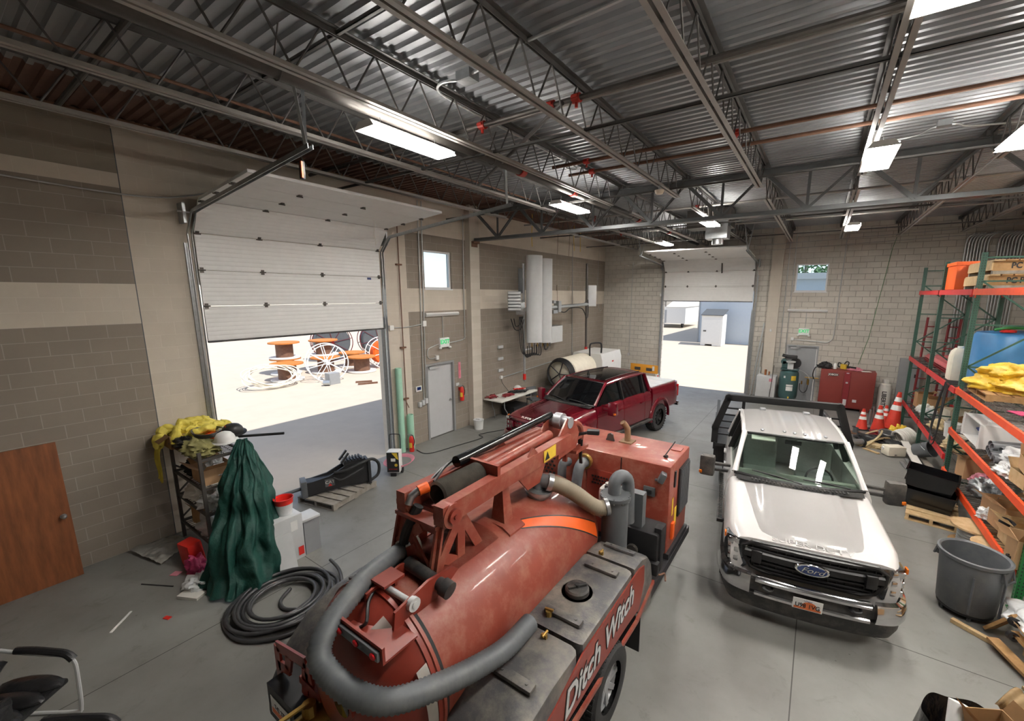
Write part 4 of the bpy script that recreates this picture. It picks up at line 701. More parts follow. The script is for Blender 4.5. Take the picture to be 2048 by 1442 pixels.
    rib('bumper_bar', -.64, .64, [(0, .62), (.02, .64), (.02, .67), (0, .69), (-.05, .7), (-.05, .62)], mb_); rib('bumper_bar', -.64, .64, [(0, .45), (.018, .46), (.015, .49), (0, .505), (-.05, .505), (-.05, .45)], mb_)
    rib('bumper_insert', -.66, .66, [(-.03, .49), (-.03, .64), (-.09, .64), (-.09, .49)], 'blackplastic'); rib('air_dam', -1.0, 1.0, [(-.02, .45), (-.03, .34), (-.08, .22 if white else .36), (-.12, .22 if white else .36), (-.09, .45)], 'blackplastic')
    for s_ in (-1, 1): b = MB(); b.tube(spl([(s_*.5, -.02, .6+bz), (s_*.5, -.08, .59+bz), (s_*.44, -.09, .58+bz), (s_*.4, -.03, .58+bz)], 4), .018, 8); b.build('tow_hook', 'black', t)
    if white:
        pm = plane_m((-.03, -.098, .525), (1, 0, 0), (0, -.12, 1)); b = MB(); b.boxl(-.155, -.078, -.004, .155, .078, 0, pm, bev=.0); pl = b.build('license_plate', 'white', t)
        b = MB(); b.lathe([(0, .001), (.075, .001)], 20, pm @ TR((.02, -.008, 0), sc=(1, .72, 1))); b.boxl(-.14, -.07, .0, .14, -.04, .0012, pm); b.build('plate_arch', 'plateorange', pl)
        text('U98 1VG', .085, .001, 'plate_number', 'black', pl, pm @ Matrix.Translation((0, -.016, .003)), sx=.8, off=.001); text('UTAH', .028, .001, 'plate_state', 'fordblue', pl, pm @ Matrix.Translation((0, .055, .003)), sx=1.1)
    for yy in (1.0, 5.05):
        for s_ in (-1, 1): wheel(t, s_*.86, yy, wr, .28 if white else .32, 'steel' if white else 'blackframe', mud=not white)
    b = MB(); b.boxl(-.5, .4, .42, -.4, 6.0, .56); b.boxl(.4, .4, .42, .5, 6.0, .56); b.cyl((-.8, 1, wr), (.8, 1, wr), .06); b.cyl((-.8, 5.05, wr), (.8, 5.05, wr), .07); b.boxl(-.5, .35, .5, .5, 1.6, .9); b.build('chassis', 'black', t)
    for s_ in (-1, 1):
        b = MB(); b.boxl(min(s_*.88, s_*1.08), 1.75, .4+lift, max(s_*.88, s_*1.08), cb, .46+lift, bev=.01)
        for k in range(40): b.boxl(min(s_*.9, s_*1.06), 1.8+k*.05, .46+lift, max(s_*.9, s_*1.06), 1.82+k*.05, .468+lift)
        b.build('running_board', 'blackplastic', t)
    if white:
        # interior
        b = MB(); b.grid(lambda u, v: Vector(((u*2-1)*.84, lerp(1.58, 2.05, v)+.12*(u*2-1)**2*(1-v), lerp(1.345, 1.30, v)+.02*sin(6*u))), 12, 4, th=-.05); b.boxl(-.85, 2.0, .92, .85, 2.1, 1.3); b.build('dashboard', 'dash', t)
        b = MB(); c0 = Vector((.4, 2.22, 1.24)); m5 = Matrix.Translation(c0) @ Matrix.Rotation(rad(65), 4, 'X'); b.tube([m5 @ Vector((.19*cos(a), .19*sin(a), 0)) for a in [2*pi*k/24 for k in range(24)]], .016, 8, closed=True)
        b.cyl(m5 @ Vector((0, 0, -.02)), m5 @ Vector((0, 0, .02)), .06); b.bar(m5 @ Vector((-.18, 0, 0)), m5 @ Vector((.18, 0, 0)), .04, .02); b.bar(m5 @ Vector((0, -.18, 0)), m5 @ Vector((0, 0, 0)), .04, .02); b.build('steering_wheel', 'black', t)
        for s_ in (-1, 1):
            b = MB(); b.box((s_*.42, 2.62, 1.0), (.56, .56, .2), bev=.05); b.box((s_*.42, 2.98, 1.32), (.54, .16, .62), (-.2, 0, 0), bev=.05); b.box((s_*.42, 3.06, 1.72), (.28, .1, .16), (-.15, 0, 0), bev=.04); b.build('seat', 'seat', t)
        b = MB(); b.boxl(-.8, 3.55, .95, .8, 3.75, 1.55, bev=.05); b.build('rear_seat', 'seat', t); b = MB(); b.box((0, 2.33, 1.78), (.24, .03, .07), (.2, 0, 0), bev=.01); b.build('rear_view_mirror', 'black', t)
        b = MB(); b.box((-.45, 2.28, 1.82), (.36, .12, .02), (.5, 0, 0)); b.build('sun_visor', 'offwhite', t)
        # flat bed with headache rack
        b = MB(); b.boxl(-1.22, 4.12, .93, 1.22, 6.7, 1.0); b.boxl(-1.24, 4.12, .86, -1.2, 6.7, 1.02); b.boxl(1.2, 4.12, .86, 1.24, 6.7, 1.02); b.build('flat_bed', 'black', t)
        rk = [(-1.22, 1.0), (-1.22, 1.34), (-1.0, 2.04), (1.0, 2.04), (1.22, 1.34), (1.22, 1.0)]
        b = MB()
        for (a, z), (c, z2) in zip(rk, rk[1:]): b.bar((a, 4.2, z), (c, 4.2, z2), .13, .13, up=(0, 1, 0))
        for a, z in rk[1:5]: b.cyl((a, 4.135, z), (a, 4.265, z), .075, n=12)
        b.build('rack_frame', 'blackframe', t)
        for s_ in (-1, 1):
            b = MB(); b.bar((s_*.7, 4.2, 1.0), (s_*.7, 4.2, 2.0), .06, .05, up=(0, 1, 0))
            for k in range(5): z = 1.2+k*.15; b.bar((s_*.7, 4.2, z), (s_*min(1.2, 1.2-(z-1.34)*.31), 4.2, z), .03, .05, up=(0, 1, 0))
            b.build('rack_slats', 'blackframe', t); b = MB(); b.boxl(min(s_*.98, s_*1.22), 4.3, .5, max(s_*.98, s_*1.22), 4.62, .92); b.build('side_plate', 'black', t)
        
        for x0 in (-1.22, 1.15): b = MB(); b.boxl(x0, 4.5, 1.0, x0+.07, 6.6, 1.4); b.build('side_rail', 'black', t)
    else:
        st = []; b = MB()
        for yy in (4.56, 5.2, 6.0, 6.22, 6.3):
            w0 = 1.0 if yy < 6.25 else .97; st.append(ring([(0, yy, .62), (w0*.9, yy, .62), (w0*.98, yy, .7), (w0, yy, .95), (w0, yy, 1.25), (w0*.97, yy, 1.44), (w0*.94, yy, 1.465), (0, yy, 1.465)]))
        b.loft(st); bd = b.build('cargo_bed', mp, t); boolcut(bd, cutter(5.05, ar+.02))
        for k, (y0, y1) in enumerate(((4.6, 5.14), (5.16, 5.7), (5.72, 6.24))): b = MB(); b.boxl(-.9, y0, 1.465, .9, y1, 1.495, bev=.008); b.build('bed_cover', 'greylight', t)
        b = MB(); b.boxl(-.93, 6.3, .75, .93, 6.335, 1.44, bev=.01); b.build('tailgate', mp, t); b = MB(); b.boxl(-1.0, 6.32, .6, 1.0, 6.42, .74, bev=.02); b.build('rear_bumper', 'chrome', t)
        for s_ in (-1, 1): b = MB(); b.boxl(min(s_*.93, s_*1.0), 6.2, .95, max(s_*.93, s_*1.0), 6.325, 1.35, bev=.01); b.build('tail_lamp', 'redlens', t)
        for yy in (1.0, 5.05):
            for s_ in (-1, 1):
                b = MB(); rr_ = []
                for k in range(25): a = pi*k/24*1.08-.04*pi; cs = Vector((0, cos(a), sin(a))); rr_.append([Vector((s_*xx, yy, wr+.02))+cs*q for xx, q in ((.97, ar+.1), (1.03, ar+.08), (1.06, ar+.02), (1.06, ar-.01), (.97, ar-.01))])
                b.loft(rr_); b.build('wheel_arch_flare', mp, t)
    return t
pickup('pickup_truck', 'white flatbed pickup truck with black headache rack, facing the camera beside the rack', (9.19, 3.48, .171), .978, True)
pickup('pickup_truck', 'dark red lifted crew cab pickup with grey bed cover behind the vacuum trailer', (3.39, 5.77, -.178), .948, False)
# ---------------------------------------------------------------- vacuum excavator trailer (local origin under the tank axis)
V = thing('vacuum_trailer', 'red vacuum excavator trailer with tank, boom and engine housing, nearest the camera', 'trailer', (6.43, 0, 0))
TZ, TR_ = 1.33, .64
def tsurf(th, y, o=0): return Vector(((TR_+o)*sin(th), y, TZ+(TR_+o)*cos(th)))
MY = Matrix.Rotation(-pi/2, 4, 'X')   # local z -> +y
b = MB(); b.lathe([(TR_, -.34), (TR_, 2.02), (.60, 2.14), (.5, 2.22), (.3, 2.28), (0, 2.3)], 56, Matrix.Translation((0, 0, TZ)) @ MY); tank = b.build('tank', 'ditch', V)
b = MB(); b.lathe([(0, -.80), (.2, -.785), (.4, -.72), (.54, -.62), (.62, -.5), (.645, -.43), (.66, -.43), (.66, -.395), (.6, -.395)], 56, Matrix.Translation((0, 0, TZ)) @ MY); door = b.build('tank_door', 'ditchclean', V)
b = MB(); b.lathe([(.655, -.39), (.665, -.385), (.665, -.36), (.64, -.36)], 56, Matrix.Translation((0, 0, TZ)) @ MY); b.build('door_ring', 'ditch', V)
b = MB(); b.lathe([(.648, -.358), (.648, -.325)], 56, Matrix.Translation((0, 0, TZ)) @ MY); b.build('door_seal', 'rubber', V)
b = MB(); b.grid(lambda u, v: Vector(((.6+.045)*sin(1.0+.85*u), -.49+.0*v-.03+.085*v, TZ+(.6+.03+.02*v)*cos(1.0+.85*u)))+Vector((.012, 0, 0)), 12, 2, th=.003); b.build('reflector_decal', 'offwhite', door)
b = MB(); b.grid(lambda u, v: Vector(((.56+.05*v)*sin(.35+.4*u), -.60+.11*v, TZ+(.56+.055*v)*cos(.35+.4*u)))+Vector((0, -.012, .012)), 8, 2, th=.003); b.build('worn_decal', 'offwhite', door)
b = MB(); b.cyl((.12, -.72, TZ+.08), (.12, -.80, TZ+.08), .1, n=24); b.lathe([(.1, 0), (.115, .0), (.115, .03), (.1, .03)], 24, Matrix.Translation((.12, -.80, TZ+.08)) @ MY); b.build('sight_glass_ring', 'ditchclean', door); b = MB(); b.cyl((.12, -.805, TZ+.08), (.12, -.8, TZ+.08), .085, n=20); b.build('sight_glass', 'darkglass', door)
b = MB(); b.cyl((-.3, -.55, TZ+.02), (-.12, -.74, TZ+.22), .06, n=14); b.build('door_stub', 'ditchclean', door)
b = MB(); th0 = lambda u: .37+.58*u+.3*u*u; b.grid(lambda u, v: tsurf(th0(u)+(.14+.12*u)*v, .97+1.05*u, .004), 24, 3); b.build('orange_stripe', 'orange', tank)
for k, q in ((0, -.02), (1, .0)):
    b = MB(); b.grid(lambda u, v: tsurf(th0(u)+(.14+.12*u)*k+(-.025 if k == 0 else 0)+.025*v, .97+1.05*u, .004), 24, 1); b.build('stripe_edge', 'black', tank)
b = MB(); b.boxl(-.5, -.4, .5, -.38, 5.4, .68); b.boxl(.38, -.4, .5, .5, 5.4, .68); b.boxl(-1.1, 2.35, .45, 1.15, 4.3, .56); b.boxl(-1.0, -.45, .5, 1.0, -.35, .62); b.boxl(-1.05, .7, .34, 1.05, 1.0, .42); b.build('chassis', 'black', V)
for x in (-1.1, 1.1): wheel(V, x, 1.22, .39, .25, 'greymetal')
# plastic water tanks over the wheels
def sidebox(s_):
    X0_, X1_ = .63, 1.19
    out = {'rear': [(.56, 1.33), (.2, 1.34), (-.1, 1.31), (-.38, 1.2), (-.6, 1.0), (-.76, .72), (-.78, .5), (-.5, .5), (-.3, .62), (-.05, .8), (.25, .92), (.56, .92)],
           'middle': [(.6, 1.33), (1.72, 1.33), (1.72, .9), (1.5, .86), (1.1, .9), (.6, .92)], 'front': [(1.76, 1.33), (2.0, 1.31), (2.2, 1.23), (2.33, 1.08), (2.4, .85), (2.4, .5), (2.2, .5), (2.0, .62), (1.76, .86)]}
    for nm, pf in out.items():
        b = MB(); e = .05; rings = []
        cy = sum(p[0] for p in pf)/len(pf); cz = sum(p[1] for p in pf)/len(pf)
        for x, k in ((X0_, .955), (X0_+e*.35, .985), (X0_+e, 1), (X1_-e*1.3, 1), (X1_-e*.4, .982), (X1_, .945)): rings.append([(s_*x, cy+(y-cy)*k, cz+(z-cz)*k) for y, z in pf])
        b.loft(rings); o = b.build(nm+'_water_tank', 'tank_plastic', V, sharp=40); ys = {'rear': (.05,), 'middle': (.78, 1.55), 'front': (2.02,)}[nm]
        for y in ys:
            z = 1.335 if y > 0 else 1.3
            if nm == 'front': z = 1.3
            b = MB(); b.box((s_*.92, y, z+.014), (.36, .085, .04), (-.2 if nm == 'front' else (.05 if nm == 'rear' else 0), 0, 0), bev=.015)
            for q in (-.1, .12): b.cyl((s_*(.92+q), y, z+.03), (s_*(.92+q), y, z+.04), .012, n=8)
            b.build('tank_rib', 'tank_plastic', o)
        if nm == 'middle':
            b = MB(); b.lathe([(.0, .05), (.1, .05), (.115, .035), (.118, 0), (.15, 0), (.15, -.01)], 32, Matrix.Translation((s_*.86, 1.14, 1.33))); b.box((s_*.86, 1.14, 1.39), (.19, .035, .025), (0, 0, .9), bev=.008); b.cyl((s_*.86, 1.14, 1.38), (s_*.86, 1.14, 1.41), .025, n=10); b.build('filler_cap', 'blackplastic', o)
            b = MB(); b.cyl((s_*.8, .73, 1.33), (s_*.8, .73, 1.38), .03, n=8); b.bar((s_*.76, .73, 1.385), (s_*.84, .74, 1.39), .02, .015); b.build('drain_valve', 'brass', o)
        if nm == 'rear': b = MB(); b.box((s_*.9, .5, 1.345), (.05, .025, .04)); b.cyl((s_*.9, .47, 1.36), (s_*.9, .55, 1.36), .012, n=8); b.build('clamp_bolt', 'brass', o)
        if nm == 'front': b = MB(); b.box((s_*.8, 1.8, 1.345), (.05, .025, .04)); b.cyl((s_*.8, 1.77, 1.36), (s_*.8, 1.84, 1.36), .012, n=8); b.build('clamp_bolt', 'brass', o)
    b = MB(); pf = [(.62, 1.25), (1.9, 1.25), (2.06, 1.2), (2.08, 1.0), (1.95, .74), (1.6, .78), (1.0, .82), (.3, .82), (-.1, .78), (-.42, .58), (-.6, .62), (-.5, .86), (-.2, 1.06), (.2, 1.13), (.45, 1.2)]
    b.prism([(y, z) for y, z in pf], plane_m((s_*1.19, 0, 0), (0, 1, 0), (0, 0, 1)), .012 if s_ > 0 else -.012); dp = b.build('logo_panel', 'ditchclean', V)
    mx = plane_m((1.206, 1.02, 1.03), (0, 1, 0), (0, 0, 1)) if s_ > 0 else plane_m((-1.206, 1.02, 1.03), (0, -1, 0), (0, 0, 1))
    text('Ditch Witch', .33, .0015, 'logo_outline', 'black', dp, mx @ TR((0, 0, -.001), (0, 0, .05*s_)), shear=.25, off=.018, sx=.86); text('Ditch Witch', .33, .002, 'logo_lettering', 'greylight', dp, mx @ TR((0, 0, .001), (0, 0, .05*s_)), shear=.25, off=.006, sx=.86)
    b = MB(); b.bar((s_*1.2, 1.9, .62), (s_*1.2, 2.42, .78), .03, .05); b.bar((s_*1.2, .2, .72), (s_*1.2, 1.9, .62), .03, .04); b.build('fender_rail', 'ditch', V)
    b = MB(); b.boxl(min(s_*.98, s_*1.22), 1.95, .2, max(s_*.98, s_*1.22), 1.965, .62); b.build('mud_flap', 'rubber', V)
sidebox(1); sidebox(-1)
b = MB(); b.tube(spl([(.72, -.22, 1.22), (.7, -.3, 1.1), (.72, -.36, .8), (.7, -.3, .5)], 5), .022, 8); b.build('drain_tube', 'hosetan', V); b = MB(); b.bar((.62, -.1, 1.25), (.66, -.35, .55), .05, .02); b.bar((.6, -.2, .6), (.75, .1, 1.2), .04, .02); b.build('tank_strap', 'ditch', V)
# rear: hinge brackets, light bar, gate, valve
for x in (.0, .32):
    b = MB(); b.prism([(-.52, 1.86), (-.42, 1.78), (-.05, 1.9), (.1, 1.98), (.05, 2.03), (-.2, 2.06), (-.5, 2.0)], plane_m((x, 0, 0), (0, 1, 0), (0, 0, 1)), .022); b.build('hinge_plate', 'ditchclean', V)
b = MB(); b.cyl((-.03, -.36, 1.985), (.38, -.36, 1.985), .024, n=14); b.cyl((.335, -.36, 1.985), (.375, -.36, 1.985), .05, n=18); b.build('hinge_rod', 'greylight', V)
b = MB(); b.boxl(-.04, -.42, 2.03, .12, -.24, 2.05); b.boxl(.0, -.3, 1.95, .08, -.28, 2.04); b.build('lift_eye', 'ditchclean', V)
b = MB(); b.boxl(.02, -.72, 1.86, .5, -.7, 1.98); b.boxl(.02, -.7, 1.86, .5, -.45, 1.875); b.build('light_bar_bracket', 'ditchclean', V)
lb = MB(); lb.box((.26, -.73, 1.92), (.44, .03, .07), bev=.01); lb = lb.build('light_bar', 'greydark', V)
for x in (.08, .26, .44): b = MB(); b.ell((x, -.75, 1.92), (.03, .015, .022), 10, 6); b.build('light_lens', 'redlens', lb)
b = MB(); b.tube(spl([(-.02, -.34, 2.0), (.05, -.5, 1.97), (.16, -.6, 1.92), (.1, -.62, 1.86)], 5), .012, 6); b.build('light_wire', 'black', V)
b = MB()
for a, c in (((-.98, .9), (-.98, 1.28)), ((-.98, 1.28), (-.5, 1.38)), ((-.98, .92), (-.62, .98)), ((-.5, 1.38), (-.42, 1.02)), ((-.98, 1.1), (-.8, 1.14)), ((-.62, .98), (-.44, 1.06)), ((-.56, 1.05), (-.52, 1.3)), ((-.82, 1.14), (-.78, 1.28))): b.bar((a[0], -.72, a[1]-.06), (c[0], -.72, c[1]-.06), .09, .02, up=(0, 1, 0))
b.boxl(-.6, -.74, 1.1, -.3, -.5, 1.16); b.build('rear_gate', 'ditchclean', V)
b = MB(); b.boxl(-.95, -.84, .68, -.52, -.5, .98); pb = b.build('plate_box', 'black', V); pm = plane_m((-.74, -.845, .82), (1, 0, 0), (0, 0, 1)); b = MB(); b.boxl(-.155, -.08, -.003, .155, .08, 0, pm); pl = b.build('license_plate', 'white', V); b = MB(); b.boxl(-.14, -.07, 0, .14, -.02, .001, pm); b.build('plate_arch', 'plateorange', pl); text('742 2TL', .06, .001, 'plate_number', 'black', pl, pm @ Matrix.Translation((0, .01, .002)), sx=.9)
b = MB(); b.cyl((-.35, -.55, .95), (-.35, -.95, .95), .09, n=16); b.cyl((-.35, -.95, .95), (-.35, -.99, .95), .12, n=16); b.cyl((-.35, -.8, .95), (-.35, -.8, 1.12), .05, n=10); b.bar((-.35, -.8, 1.13), (-.35, -1.0, 1.15), .03, .015); b.cyl((-.35, -.75, .95), (-.15, -.8, .8), .05, n=10); b.build('discharge_valve', 'brass', V)
b = MB(); b.bar((-.3, -1.0, .98), (-.22, -1.02, .8), .03, .012); b.build('valve_strap', 'yellow', V)
# boom
def bars(nm, segs, w_, h_, m_, up=(0, 0, 1), par=None):
    b = MB()
    for a, c in segs: b.bar(a, c, w_, h_, up=up)
    return b.build(nm, m_, par or V)
A = {}; 
for s_ in (-1, 1):
    x0, x1 = s_*.235-.03, s_*.225-.0; pb_ = [(x0, -.06, 1.88), (x0, .5, 1.92)]; pt_ = [(x1, .03, 2.34), (x1, .26, 2.34)]
    bars('lattice_plate', [(pb_[0], pt_[0]), (pb_[1], pt_[1]), (pb_[0], pb_[1]), (pt_[0], pt_[1]), (pb_[0], pt_[1]), ((x0, .26, 1.9), pt_[1]), ((x0, -.02, 2.1), (x0, .26, 1.9))], .085, .022, 'ditch', up=(1, 0, 0))
bars('lattice_plate', [((-.265, -.06, 1.88), (-.225, .03, 2.34)), ((.205, -.06, 1.88), (.225, .03, 2.34)), ((-.225, .03, 2.3), (.225, .03, 2.3)), ((-.21, .02, 2.28), (.18, -.05, 1.94)), ((.02, .02, 2.28), (-.22, -.03, 2.08)), ((-.26, -.06, 1.92), (.0, -.02, 2.1))], .085, .022, 'ditch', up=(0, 1, 0))
bars('tower_top', [((-.24, .04, 2.35), (.24, .04, 2.35)), ((-.22, .26, 2.35), (.24, .26, 2.35))], .14, .03, 'ditch'); b = MB(); b.grid(lambda u, v: tsurf(-.46+.9*u, -.12+.8*v, .02), 14, 2, th=.015); b.build('saddle_plate', 'ditch', V)
b = MB(); b.lathe([(0, .0), (.13, 0), (.13, .18), (.1, .2), (0, .2)], 24, Matrix.Translation((.04, .3, 1.98))); b.build('swivel_drum', 'steel', V)
b = MB(); b.cyl((-.0, -.12, 2.03), (.38, -.1, 1.97), .05, n=14); b.cyl((.38, -.1, 1.97), (.45, -.095, 1.955), .066, n=16); b.build('slew_cylinder', 'blackplastic', V)
for s_, y1 in ((1, 2.15), (-1, 2.15)):
    b = MB(); b.bar((s_*.22+.05, -.02, 2.46), (s_*.2-.04, y1, 2.41), .1, .16); b.cyl((s_*.16+.05, .08, 2.44), (s_*.28+.05, .08, 2.44), .1, n=20); b.build('boom_rail', 'ditch', V)
    b = MB(); b.cyl((s_*.28+.05, .08, 2.44), (s_*.305+.05, .08, 2.44), .06, n=16); b.cyl((s_*.3+.05, .08, 2.44), (s_*.315+.05, .08, 2.44), .02, n=8); b.build('pivot_pin', 'ditchclean', V)
    b = MB(); b.prism([(0, 0), (.55, 0), (.42, -.22), (.2, -.22)], plane_m((s_*.19, 1.05, 2.36), (0, 1, 0), (0, 0, 1)), .02); b.build('boom_gusset', 'ditch', V)
b = MB(); m = Matrix.Translation((.05, .17, 2.5)) @ MY; pf = [(.085, 0)]
for k in range(24): pf += [(.108, .012+k*.022), (.095, .022+k*.022)]
pf += [(.085, .55), (.085, 0)]; b.lathe(pf, 24, m); b.build('suction_hose', 'hosedark', V)
b = MB(); b.boxl(-.2, .68, 2.4, .28, .72, 2.62); b.boxl(-.2, .72, 2.38, .24, 1.4, 2.42); b.prism([(0, 0), (.3, 0), (.15, .16)], plane_m((.22, 1.15, 2.44), (0, 1, 0), (0, 0, 1)), .02); b.prism([(0, 0), (.3, 0), (.15, .16)], plane_m((-.2, 1.15, 2.44), (0, 1, 0), (0, 0, 1)), .02); b.boxl(-.2, 1.15, 2.4, .24, 1.4, 2.45); b.build('boom_crossplate', 'ditch', V)
for x in (.04, -.1): b = MB(); b.cyl((x+.02, .75, 2.5), (x-.02, 1.95, 2.5), .055, n=18); b.build('hydraulic_cylinder', 'ditch', V)
b = MB(); b.cyl((-.1, .6, 2.62), (-.12, 2.2, 2.66), .042, n=16); b.cyl((-.1, .55, 2.62), (-.1, .68, 2.62), .055, n=12); b.build('hydraulic_tube', 'blackgloss', V)
b = MB(); b.tube(spl([(-.12, .3, 2.52), (-.16, .5, 2.6), (-.19, .8, 2.62), (-.2, 1.4, 2.6), (-.2, 1.9, 2.6)], 6), .014, 6); b.tube(spl([(-.16, .25, 2.5), (-.19, .5, 2.58), (-.22, .8, 2.58), (-.22, 1.5, 2.56)], 6), .014, 6); b.build('hydraulic_hose', 'black', V)
b = MB(); b.tube(spl([(-.05, .06, 2.42), (-.12, -.02, 2.2), (-.2, .0, 2.0), (-.32, .08, 1.9)], 6), .042, 10); b.build('cable_loom', 'rubber', V); b = MB(); b.tube([(-.1, .0, 2.44), (-.1, .03, 2.5), (-.08, .1, 2.53)], .032, 12); b.build('hose_coupling', 'steel', V); b = MB(); b.cyl((-.08, .09, 2.53), (-.05, .17, 2.545), .044, n=14); b.build('orange_cap', 'orange', V)
for s_ in (-1, 1):
    b = MB(); b.prism([(0, -.18), (.42, -.16), (.5, .02), (.38, .2), (.2, .27), (.02, .1)], plane_m((s_*.13, 1.95, 2.4), (0, 1, 0), (0, 0, 1)), .022); b.build('head_plate', 'ditch', V)
b = MB(); b.cyl((-.16, 2.22, 2.6), (.16, 2.22, 2.6), .07, n=18); b.cyl((-.05, 2.22, 2.6), (.05, 2.22, 2.6), .1, n=18); b.build('head_pulley', 'greymetal', V)
b = MB(); b.box((.2405, 1.62, 2.425), (.006, .26, .13), (0, .0, .0507)); 
o = b.build('warning_sticker', 'yellow', V); b = MB(); b.prism([(-.05, -.04), (.05, -.04), (0, .05)], plane_m((.2465, 1.56, 2.42), (-.0507, 1, 0), (0, 0, 1)), .002); b.build('warning_triangle', 'black', o)
b = MB(); arc = [(.08, 2.45+.2*sin(a), 2.32+.2*cos(a)) for a in [k*.16-.3 for k in range(18)]]; b.tube(arc, [.035]*18, 8); b.boxl(.05, 2.35, 2.3, .12, 2.6, 2.34); b.build('grab_hook', 'ditch', V); b = MB(); b.box((.3, 2.55, 2.42), (.16, .1, .06), (0, 0, .4), bev=.02); b.cyl((.1, 2.5, 2.36), (.28, 2.55, 2.42), .02, n=8); b.build('work_light', 'black', V)
b = MB(); b.boxl(-.16, 2.3, 2.18, .2, 2.62, 2.22); b.boxl(-.12, 2.5, 1.95, -.06, 2.54, 2.3); b.build('head_bracket', 'ditch', V); b = MB(); b.bar((.1, 2.56, 2.3), (.12, 2.58, 1.95), .04, .02); b.bar((.16, 2.52, 2.3), (.16, 2.5, 2.05), .02, .02); b.build('hanging_strap', 'black', V)
b = MB(); b.tube(spl([(-.02, 1.95, 2.2), (-.06, 1.75, 2.1), (-.2, 1.55, 2.12), (-.3, 1.35, 2.2)], 5), .014, 6); b.build('drooping_hose', 'black', V)
# boom rest post
b = MB(); b.loft([[(.13-a, .92-c, z), (.13+a, .92-c, z), (.13+a, .92+c, z), (.13-a, .92+c, z)] for a, c, z in ((.085, .07, 1.93), (.04, .045, 2.34))]); b.boxl(.05, .85, 2.33, .22, 1.0, 2.36); b.build('rest_post', 'ditch', V); b = MB(); b.prism([(-.19, 0), (.19, -.07), (.19, -.02), (.1, .03), (-.12, .04), (-.19, .03)], plane_m((.13, 1.04, 1.925), (1, 0, 0), (0, 0, 1)), .24); b.build('rest_base', 'ditch', V)
# inlet, elbow and tan hose to the cyclone canister
fl = tsurf(.2, 1.55); b = MB(); mf = Matrix.Translation(fl) @ Matrix.Rotation(.2, 4, 'Y'); b.lathe([(.11, -.03), (.13, 0), (.13, .05), (.155, .05), (.155, .085), (.0, .085)], 28, mf); b.build('inlet_flange', 'galv', V)
el = spl([fl+Vector((.01, 0, .07)), fl+Vector((.01, .0, .12)), fl+Vector((.05, .015, .16)), fl+Vector((.14, .04, .15))], 5); b = MB(); b.tube(el, .075, 16); b.build('inlet_elbow', 'hosegrey', V)
def corrugated(nm, path, r_, m_, pitch=.03, amp=.006, n=16, par=None):
    P = [Vector(p) for p in path]; Ls = [0]
    for a, c in zip(P, P[1:]): Ls.append(Ls[-1]+(c-a).length)
    N = int(Ls[-1]/pitch*2); out = []; rs = []; j = 0
    for k in range(N+1):
        d = Ls[-1]*k/N
        while j < len(P)-2 and Ls[j+1] < d: j += 1
        out.append(P[j].lerp(P[j+1], (d-Ls[j])/max(1e-6, Ls[j+1]-Ls[j]))); rs.append(r_+(amp if k % 2 else -amp))
    b = MB(); b.tube(out, rs, n); return b.build(nm, m_, par or V, sharp=180)
corrugated('tan_hose', spl([(.25, 1.58, 2.11), (.34, 1.66, 2.07), (.46, 1.8, 1.95), (.58, 1.93, 1.8), (.66, 2.02, 1.73), (.73, 2.1, 1.74)], 10), .085, 'hosetan')
b = MB(); b.cyl((.24, 1.575, 2.115), (.28, 1.605, 2.10), .098, n=18); b.build('hose_clamp', 'steel', V); b = MB(); b.cyl((.70, 2.07, 1.735), (.73, 2.1, 1.74), .1, n=18); b.build('hose_clamp', 'steel', V)
b = MB(); b.lathe([(0, 1.0), (.14, 1.0), (.155, 1.1), (.155, 1.79), (.18, 1.79), (.18, 1.83), (0, 1.83)], 28, Matrix.Translation((.75, 2.26, 0))); b.build('cyclone_canister', 'greydark', V); b = MB()
for k in range(10): a = 2*pi*k/10; b.cyl((.75+.165*cos(a), 2.26+.165*sin(a), 1.77), (.75+.165*cos(a), 2.26+.165*sin(a), 1.845), .008, n=6)
b.build('lid_bolts', 'steel', V); b = MB(); b.tube(spl([(.73, 2.27, 1.83), (.73, 2.28, 1.96), (.76, 2.34, 2.02), (.80, 2.42, 1.99), (.82, 2.47, 1.87), (.83, 2.49, 1.4)], 6), .075, 16); b.build('canister_elbow', 'hosegrey', V)
b = MB(); b.box((.9, 2.62, 1.5), (.16, .12, .5)); b.build('filter_plate', 'greydark', V)
# pump and battery boxes behind the right fender
b = MB(); b.box((1.0, 2.68, 1.12), (.4, .36, .4), bev=.03); b.build('blower_pump', 'black', V); b = MB(); b.box((1.18, 2.62, 1.1), (.09, .12, .56), bev=.01); b.box((1.16, 2.5, .9), (.14, .1, .16), bev=.02); b.build('pump_bracket', 'black', V)
b = MB(); b.cyl((.9, 2.45, 1.05), (.9, 2.62, 1.05), .07, n=14); b.cyl((1.05, 2.42, .95), (1.05, 2.6, .95), .05, n=12); b.build('pump_fitting', 'darksteel', V)
b = MB(); b.tube(spl([(1.1, 2.6, .85), (1.18, 2.68, .7), (1.22, 2.8, .66), (1.26, 2.72, .62)], 5), .012, 6); b.build('pump_wire', 'rustpipe', V)
b = MB(); b.box((.52, 2.62, 1.5), (.24, .2, .42), bev=.05); b.cyl((.5, 2.62, 1.71), (.5, 2.62, 1.76), .04, n=12); b.build('coolant_jug', 'offwhite', V); b = MB(); b.box((.57, 2.62, 1.72), (.2, .12, .05), bev=.01); b.build('jug_bracket', 'greydark', V)
